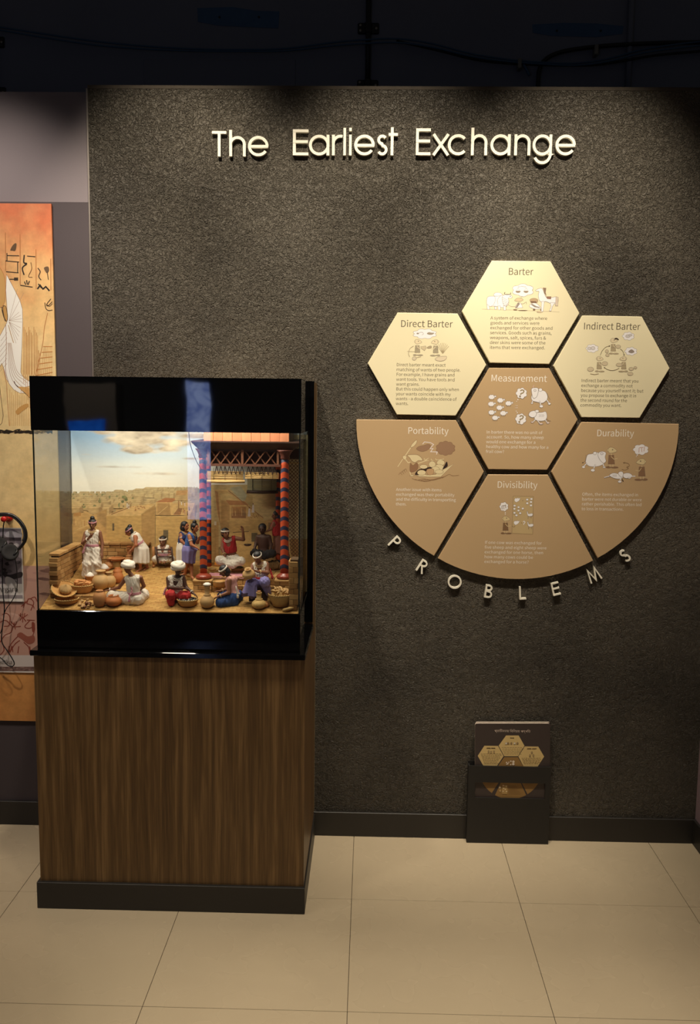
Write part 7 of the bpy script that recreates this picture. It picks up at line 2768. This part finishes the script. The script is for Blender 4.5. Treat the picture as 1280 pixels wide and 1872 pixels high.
pot(456.5, 1024, 16, 9, 'bowl', M_TERRA, 'small bowl of white powder beside the bare-chested boy', Z=PT, heap=(M_SALT, 1.2), name='heaped_bowl', group='heaped bowls on the platform')
pot(500, 1024, 21, 9, 'bowl', M_TERRA, 'bowl heaped with orange grain behind the front right pillar', Z=PT, heap=(mat('orange_grain', (196, 132, 62), 0.8, .2, 300, .3, 900), 1.2), name='heaped_bowl', group='heaped bowls on the platform')
pot(398, 1013, 19, 5, 'dish', M_STRAW, 'pale dish of grain behind the cross-legged man', Z=PT, heap=(M_STRAW, 1.0), name='heaped_bowl', group='heaped bowls on the platform')
pot(396.5, 1038, 15, 6, 'dish', M_TERRA, 'dish of bright orange spice on the pink cloth', Z=PT, heap=(mat('orange_spice', (222, 140, 40), 0.8, .2, 300), 1.2), name='heaped_bowl', group='heaped bowls on the platform')
pot(387, 1045, 17, 5, 'dish', M_STRAW, 'flat pale dish next to the front left pillar', Z=PT, heap=(M_PALEPOT, .6), name='heaped_bowl', group='heaped bowls on the platform')
pot(391, 1022, 9, 9, 'round', M_TERRA, 'tiny clay pot at the foot of the thin back left pillar', Z=PT)
# pink cloth under the goods
a, b_ = PZ(384, 1047, PT), PZ(452, 1047, PT)
nx_, ny_ = 26, 8
vv, ff = [], []
for i in range(nx_):
    for k in range(ny_):
        x = a[0] + (b_[0] - a[0]) * i / (nx_ - 1)
        y = -.392 + .05 * k / (ny_ - 1)
        z = PT + .0006 + .0005 * (1 + math.sin(i * 1.7 + k))
        if k == 0:
            z = PT - .007 + .0012 * math.sin(i * 1.3)
            y = -.3955
        vv.append((x, y, z))
for i in range(nx_ - 1):
    for k in range(ny_ - 1):
        ff.append((i * ny_ + k, (i + 1) * ny_ + k, (i + 1) * ny_ + k + 1, i * ny_ + k + 1))
n0 = len(vv)
vv += [(p[0], p[1] + .0006, p[2] - .0006) for p in vv]
ff += [tuple(i + n0 for i in q[::-1]) for q in ff]
tag(mesh_obj('ground_cloth', vv, ff, CPINK, smooth=True), 'pink cloth spread along the platform edge under the goods', 'cloth')
# sack behind the right pillar
f = Field(.0018, .012)
sc_ = PZ(499, 1043, PT)
f.ell(sc_ + np.array([-.004, .02, .013]), (.03, .022, .015)).ell(sc_ + np.array([.004, .022, .022]), (.022, .016, .009)).cut((0, 0, PT), (0, 0, -1))
f.disp = wrinkle(.001, 300, 260, 380, .4)
V, F = f.mesh()
tag(mesh_obj('sack', V, F, cloth('sacking', (138, 104, 62)), smooth=True), 'slumped brown sack behind the front right pillar', 'sack')
# added dark block under the man with the held pot, for his skirt's shade
sb_ = G(456, 1118)
sY = -.485
o = empty('skirt_shade_block', (sb_[0], sY + .03, zf(sY)), 'added dark block under the man in lilac cloth, for the shade below his skirt', 'block')
bx_a, bx_b = PY(455, 1100, sY)[0], PY(488, 1100, sY)[0]
sz_ = PY(460, 1080, sY)[2]
bm_obj('block', bevel_box(bx_a, bx_b, sY, sY + .05, zf(sY), sz_, .002), M_DARKWOOD, o)
bm_obj('top_board', bevel_box(bx_a - .002, bx_b + .002, sY - .002, sY + .052, sz_, sz_ + .004, .001), M_DARKWOOD, o)

# wooden frame in front of the seated vendor, and a stool for the man in red
fr_ = empty('wooden_frame', (PY(300, 1030, -.26)[0], -.26, zf(-.26)), 'dark wooden rack standing in front of the seated vendor', 'rack')


def bar(p, q, r, nm):
    mesh_obj(nm, *tube_vf([PY(p[0], p[1], -.262 + p[2]), PY(q[0], q[1], -.262 + q[2])], r, 8), M_DARKWOOD, fr_, smooth=True)


bar((284, 1000, 0), (289.5, 1033, -.012), .0034, 'post'); bar((313.5, 999.5, 0), (317, 1033, -.012), .0034, 'post')
bar((285, 1005, -.001), (314, 1004.5, -.001), .003, 'cross_bar'); bar((286, 1011, .002), (313, 1010.5, .002), .0014, 'cross_bar'); bar((287, 1018.5, -.006), (315.5, 1018, -.006), .003, 'cross_bar')
f = Field(.0018, .008)
gc_ = PY(301, 1025, -.25)
f.ell(gc_, (.026, .012, .013)).ell(gc_ + np.array([.01, 0, .006]), (.012, .01, .008))
f.disp = wrinkle(.0012, 300, 300, 400, .9)
V, F = f.mesh()
tag(mesh_obj('bundle', V, F, cloth('grey_bundle', (120, 108, 90)), smooth=True), 'grey lumpy bundle under the dark wooden rack', 'bundle')
stl = G(322, 1112)
o = empty('low_stool', (stl[0], -.5, zf(-.52)), 'low dark stool under the man in red trousers', 'stool')
s0, s1 = PY(306, 1092, -.5)[0], PY(340, 1092, -.5)[0]
zs_ = PY(322, 1092, -.5)[2]
box('seat', s0, s1, -.505, -.46, zs_ - .005, zs_, M_DARKWOOD, o)
for (x, y) in ((s0 + .004, -.50), (s1 - .004, -.50), (s0 + .004, -.466), (s1 - .004, -.466)):
    mesh_obj('leg', *tube_vf([(x, y, zf(y)), (x, y, zs_ - .005)], .003, 8), M_DARKWOOD, o, smooth=True)
# roots on the ground by the right-hand woman's feet
c = G(345, 1056)
f = Field(.0014, .004)
for k in range(5):
    f.ell(c + np.array([random.uniform(-.006, .006), .006 + random.uniform(-.004, .004), .005 + random.uniform(0, .004)]), (.006, .005, .005))
V, F = f.mesh()
tag(mesh_obj('gourd', V, F, M_NUT, smooth=True), 'knobbly ochre gourd on the ground by the bare feet of the woman in blue', 'gourd')



# ================================================================== clay figurines (joints laid out from the photograph)
FB = (0, -1, 0)
# 1 standing man, hand at the chest
figurine('standing figurine in white robe and pink headband holding a hand to the chest', -.335, 17.5, dict(
    hd=(169, 957.5, -.004), nk=(169.5, 969), pv=(168.5, 1004), sl=(157, 974.5), sr=(182, 973.5),
    el=(151.5, 992.5, -.012), wl=(162, 984.5, -.034), hl=(167, 977, -.036), er=(187, 993, 0), wr=(186.5, 1011, -.012), hr=(187, 1019, -.018),
    pl=(163, 1006), pr=(174, 1006), kl=(160, 1031, -.008), kr=(176, 1029, -.01), al=(158, 1055, -.004), ar=(175, 1053, -.002), tl=(155, 1058, -.03), tr=(178, 1056, -.03)),
    (0.06, -1, -0.16), 'brown', 'bun', CPINK, top=CW, neck=.38, sash=CPINK, sash_t=.22, trousers=CW, tr_r=(.58, .5, .46),
    tails=[[(157, 996, -.02), (154, 1003, -.022), (152, 1010, -.022)]], neckl=M_GOLD, bangles=[('el', 'wl', .8, M_SHELL)],
    hem=-.35)
# 2 bending woman
figurine('figurine bending over a jar in white dress with pink sash and hair bun', -.275, 16, dict(
    hd=(235.5, 971.5, -.012), nk=(244, 976, -.006), pv=(259, 998), sl=(247, 981, -.022), sr=(252, 979.5, .018),
    el=(248.5, 996, -.03), wl=(241, 1004.5, -.03), hl=(237.5, 1009, -.03), er=(250, 995, .02), wr=(243, 1005, .004), hr=(239, 1009, .0),
    pl=(256, 1000, -.01), pr=(263, 1000, .01), kl=(256, 1022, -.012), kr=(265, 1020, .008), al=(257, 1039, -.006), ar=(269, 1036, .01), tl=(251, 1043, -.012), tr=(263, 1041, .0)),
    (-.85, -.35, -.55), 'warm', 'backbun', CPINK, female=True, top=CW, neck=.32, sash=CPINK, sash_t=.25,
    skirt=[(256.5, 993, 0, 9.5, 9), (259, 1002, 0, 13, 12.5), (258.5, 1016, 0, 14.5, 13.5), (257.5, 1029, 0, 15, 14)], nfold=8, neckl=M_SHELL)
# 3 seated vendor behind the rack
figurine('seated vendor figurine in white with a white headband behind the dark rack', -.222, 17, dict(
    hd=(297.5, 988.5, -.004), nk=(298.5, 998.5), pv=(299.5, 1021), sl=(289.5, 1001.5), sr=(308.5, 1001.5),
    el=(286.5, 1013, -.008), wl=(293, 1018, -.024), er=(311.5, 1013, -.008), wr=(306, 1018, -.024),
    pl=(295, 1023), pr=(304, 1023), kl=(285, 1022, -.03), kr=(313, 1022, -.03), al=(303, 1025, -.036), ar=(295, 1025, -.036)),
    (-.1, -1, -.1), 'brown', 'short', CW, top=CW, neck=.36, sash=CPINK, sash_t=.35, trousers=CW, tr_r=(.42, .36, .26))
# 4 man seen from behind, white turban
figurine('figurine sitting cross-legged seen from behind with white turban and red sash', -.505, 19, dict(
    hd=(234, 1039, -.002), nk=(241, 1052, -.004), pv=(246, 1092), sl=(229.5, 1058, .004), sr=(257, 1056, -.004),
    el=(217.5, 1074, .008), wl=(199, 1079, .012), hl=(192, 1080, .012), er=(263, 1071, .006), wr=(255, 1079, .03),
    pl=(239, 1095), pr=(252, 1095), kl=(206, 1089, .012), kr=(262, 1092, .035), al=(226, 1102, .02), ar=(240, 1100, .04)),
    (-.62, .75, -.12), 'brown', 'short', None, turban=CW, top=CW, neck=.34, hem=-.2, sash=CPINK, sash_t=.2, feet=False, trousers=CW, tr_r=(.68, .52, .4),
    tails=[[(240, 1074, -.024), (241, 1083, -.028), (236.5, 1092, -.032), (236, 1099, -.034)]], bangles=[('el', 'wl', .85, M_SHELL)])
# 5 man in red trousers
figurine('seated figurine in red trousers and white vest with a white turban', -.49, 20, dict(
    hd=(325.5, 1041, -.012), nk=(324, 1055), pv=(320, 1087), sl=(308, 1057.5), sr=(334.5, 1055.5),
    el=(308.5, 1074, -.01), wl=(333, 1076, -.034), hl=(341, 1075.5, -.036), er=(340, 1073.5, -.006), wr=(353, 1084.5, -.026), hr=(362, 1091, -.03),
    pl=(313, 1088), pr=(327, 1089), kl=(311.5, 1087, -.036), kr=(340, 1089, -.03), al=(313, 1111, -.034), ar=(335, 1109, -.012), tl=(311, 1116, -.045)),
    (.3, -1, -.5), 'dark', 'short', None, turban=CW, top=CW, neck=.42, sash=CPINK, sash_t=.12, feet=False, trousers=CRED, tr_r=(.46, .42, .32),
    tails=[[(307, 1072, .0), (302, 1078, -.004), (300, 1086, -.006)]], bangles=[('er', 'wr', .8, M_SHELL)], neckl=M_SHELL)
# 6 woman in navy top and white skirt
figurine('standing woman figurine in navy top and white skirt with bobbed hair', -.295, 16.5, dict(
    hd=(338.5, 961.5, -.004), nk=(338, 973), pv=(334, 1001), sl=(331.5, 977, -.012), sr=(343.5, 976, .012),
    el=(332.5, 989, -.02), wl=(339, 995.5, -.024), er=(345, 990, .014), wr=(348, 998, .0),
    pl=(331, 1002, -.008), pr=(337, 1002, .008), kl=(331, 1022, -.012), kr=(338, 1022, .004), al=(331, 1042, -.008), ar=(338, 1042, .006)),
    (.93, -.45, -.02), 'warm', 'bob', None, female=True, top=CNAVY, neck=.36, hem=.0,
    skirt=[(334, 991, 0, 9.5, 11), (333.5, 1003, 0, 11.5, 14), (333.5, 1020, 0, 11, 13.5), (334.5, 1036, 0, 11.5, 13.5)], nfold=8, bangles=[('sl', 'el', .5, M_SHELL)], neckl=M_GOLD)
# 7 woman in blue leaning forward
figurine('woman figurine in blue bodice and lilac skirt leaning towards the striped pillar', -.345, 16.5, dict(
    hd=(356.5, 964, -.006), nk=(351.5, 974), pv=(345, 1003), sl=(346.5, 979.5, -.02), sr=(355, 978, .012),
    el=(350, 995.5, -.03), wl=(360, 1001, -.034), hl=(364, 1004, -.034), er=(361, 992, .004), wr=(364, 985, -.01),
    pl=(342.5, 1006, -.008), pr=(348, 1006, .008), kl=(341, 1029, -.012), kr=(349, 1029, .002), al=(338, 1048, .0), ar=(351, 1054, -.012), tl=(333, 1049, -.012), tr=(357, 1058, -.03)),
    (.9, -.5, -.1), 'warm', 'bun', None, female=True, top=CBLUE, neck=.36, hem=.05, skirt_mat=CPURP,
    skirt=[(345.5, 997, 0, 10.5, 12), (346, 1005, 0, 13.5, 14.5), (345, 1016, 0, 12, 13.5), (344.5, 1029, 0, 11.5, 13)], nfold=8, sash=CPURP, sash_t=.1,
    tails=[[(349, 1001, -.018), (355, 1003, -.02), (360, 1005, -.02)]], bangles=[('sl', 'el', .55, M_SHELL)], neckl=M_GOLD)
# 8 man with the balance
figurine('cross-legged figurine in a red sash raising a balance, with white dhoti', -.31, 18.5, dict(
    hd=(412.5, 974.5, -.006), nk=(417.5, 985.5), pv=(423, 1020), sl=(408, 988), sr=(431, 984),
    el=(406.5, 1003, -.01), wl=(411, 1015, -.026), hl=(413.5, 1022, -.03), er=(445, 986, -.012), wr=(444.5, 972, -.02), hr=(443, 964, -.02),
    pl=(418, 1023), pr=(429, 1023), kl=(402, 1024, -.03), kr=(440, 1026, -.036), al=(430, 1034, -.05), ar=(414, 1033, -.046)),
    (.55, -.8, .12), 'brown', 'short', CW, top=CRED, neck=.42, hem=.55, trousers=CW, tr_r=(.44, .4, .34), feet=False, neckl=M_SHELL, bangles=[('el', 'wl', .8, M_GOLD)], on_platform=True)
bal = empty('balance_scale', PY(440, 998, -.33), 'thin hand balance with one hanging pan held up by the man in red', 'balance')
bA, bB = PY(426, 973.5, -.33), PY(455, 971.5, -.33)
mesh_obj('beam', *tube_vf([bA, bB], .0012, 6), M_DARKWOOD, bal)
pc = PY(453, 998, -.33)
mesh_obj('pan', *lathe_vf(pc, [(.006, 0), (.012, .002), (.0145, .006), (.0135, .006), (.01, .003), (.001, .002)], 20), M_DARKWOOD, bal, smooth=True)
for k in range(3):
    a = 2 * PI * k / 3 + .4
    mesh_obj('string', *tube_vf([bB + np.array([-.002, 0, 0]), pc + np.array([.0138 * math.cos(a), .0138 * math.sin(a), .006])], .0004, 4), M_STRAW, bal)
# 9 bare-chested boy
figurine('bare-chested dark figurine in a charcoal waistcloth sitting on the platform', -.245, 18, dict(
    hd=(479.5, 966.5, -.002), nk=(481, 978), pv=(482, 1011), sl=(471.5, 981.5), sr=(492, 981.5),
    el=(468.5, 993, -.004), wl=(465, 1004, -.018), er=(495.5, 995, -.004), wr=(495, 1007, -.014),
    pl=(477, 1013), pr=(487, 1013), kl=(466, 1011, -.03), kr=(497, 1012, -.03), al=(486, 1018, -.04), ar=(478, 1018, -.04)),
    (-.05, -1, -.05), 'dark', 'short', None, trousers=CDARK, tr_r=(.44, .4, .3), feet=False, on_platform=True)
# 10 woman half hidden by the right pillar
figurine('standing figurine in a red bodice half hidden behind the front right pillar', -.222, 15.5, dict(
    hd=(504, 942, -.002), nk=(505.5, 952), pv=(507, 980), sl=(501, 956, -.012), sr=(510, 956, .012),
    el=(496, 967, -.014), wl=(489, 970.5, -.018), er=(513, 970, .004), wr=(513, 983, .0),
    pl=(505, 982, -.006), pr=(510, 982, .006), kl=(505, 998, -.008), kr=(510, 998, .004), al=(505, 1014, -.004), ar=(510, 1014, .006)),
    (-.9, -.45, -.05), 'brown', 'short', None, female=True, top=CRED, neck=.34, hem=.1, skirt_mat=cloth('dull_rose', (158, 106, 92)),
    skirt=[(507, 972, 0, 6.5, 7), (507, 985, 0, 7.5, 8), (507, 1000, 0, 7.5, 8), (507, 1012, 0, 8, 8.5)], nfold=7, on_platform=True)
# 11 kneeling man in rose shirt and blue shorts
figurine('kneeling figurine in pale rose shirt and blue cloth holding the capped water pot', -.488, 19.5, dict(
    hd=(408.5, 1043.5, -.008), nk=(419, 1054), pv=(429, 1090), sl=(419, 1061, -.024), sr=(430, 1058, .018),
    el=(418.5, 1083, -.03), wl=(400, 1090, -.034), hl=(391, 1094, -.034), er=(416, 1077, .02), wr=(403, 1080.5, .006), hr=(395, 1081, .002),
    pl=(425, 1093, -.012), pr=(433, 1093, .012), kl=(405, 1106, -.024), kr=(408, 1104, .012), al=(433, 1112, -.018), ar=(436, 1109, .012), tl=(440, 1117, -.016), tr=(442, 1114, .014)),
    (-.8, -.45, -.55), 'brown', 'bob', CW, top=CROSE, neck=.34, sash=CW, sash_t=.05, trousers=cloth('deep_blue', (38, 66, 118)), tr_r=(.62, .52, .36),
    tails=[[(431, 1072, -.03), (434, 1082, -.03), (435, 1092, -.03)]], bangles=[('el', 'wl', .82, M_GOLD), ('er', 'wr', .7, M_GOLD)])
# 12 man in lilac cloth with a pot
figurine('seated figurine in white vest and lilac cloth tilting a clay pot', -.462, 19.5, dict(
    hd=(470.5, 1018.5, -.014), nk=(475, 1031), pv=(477, 1062), sl=(463, 1033), sr=(488, 1031.5),
    el=(459, 1046, -.014), wl=(464, 1050, -.036), er=(489, 1047, -.014), wr=(471, 1045, -.036), hr=(463, 1042, -.04),
    pl=(470, 1065), pr=(484, 1064), kl=(459, 1068, -.044), kr=(484, 1064, -.046), al=(462, 1092, -.04), ar=(491, 1086, -.03)),
    (-.28, -1, -.55), 'brown', 'short', CW, top=CW, neck=.42, neckl=M_GOLD, feet=False, sash=CRED, sash_t=.2, trousers=CPURP, tr_r=(.5, .46, .3),
    skirt=[(459, 1062, -.044, 9, 8), (458, 1072, -.046, 11, 10), (457, 1081, -.046, 13, 11), (456, 1089, -.046, 15, 12)], skirt_mat=CPURP, nfold=6,
    tails=[[(494, 1040, -.004), (496, 1048, -.006), (498, 1056, -.008)]], bangles=[('er', 'wr', .75, M_GOLD)])
hp_ = PY(456, 1050, -.515)
hpo = empty('clay_pot', hp_, 'small round clay pot held tilted in the lap of the man in lilac', 'pot', 'clay pots in the diorama')
tl = Matrix.Rotation(math.radians(22), 3, 'X') @ Matrix.Rotation(math.radians(-6), 3, 'Y')
mesh_obj('vessel', *lathe_vf(hp_ + np.array([0, 0, -.012]), [(.008, 0), (.018, .005), (.0225, .014), (.019, .023), (.01, .028), (.0085, .031), (.0115, .036), (.009, .036), (.006, .03), (.004, .02)], 28, tilt=tl), M_PALEPOT, hpo, smooth=True)

bpy.context.view_layer.update()
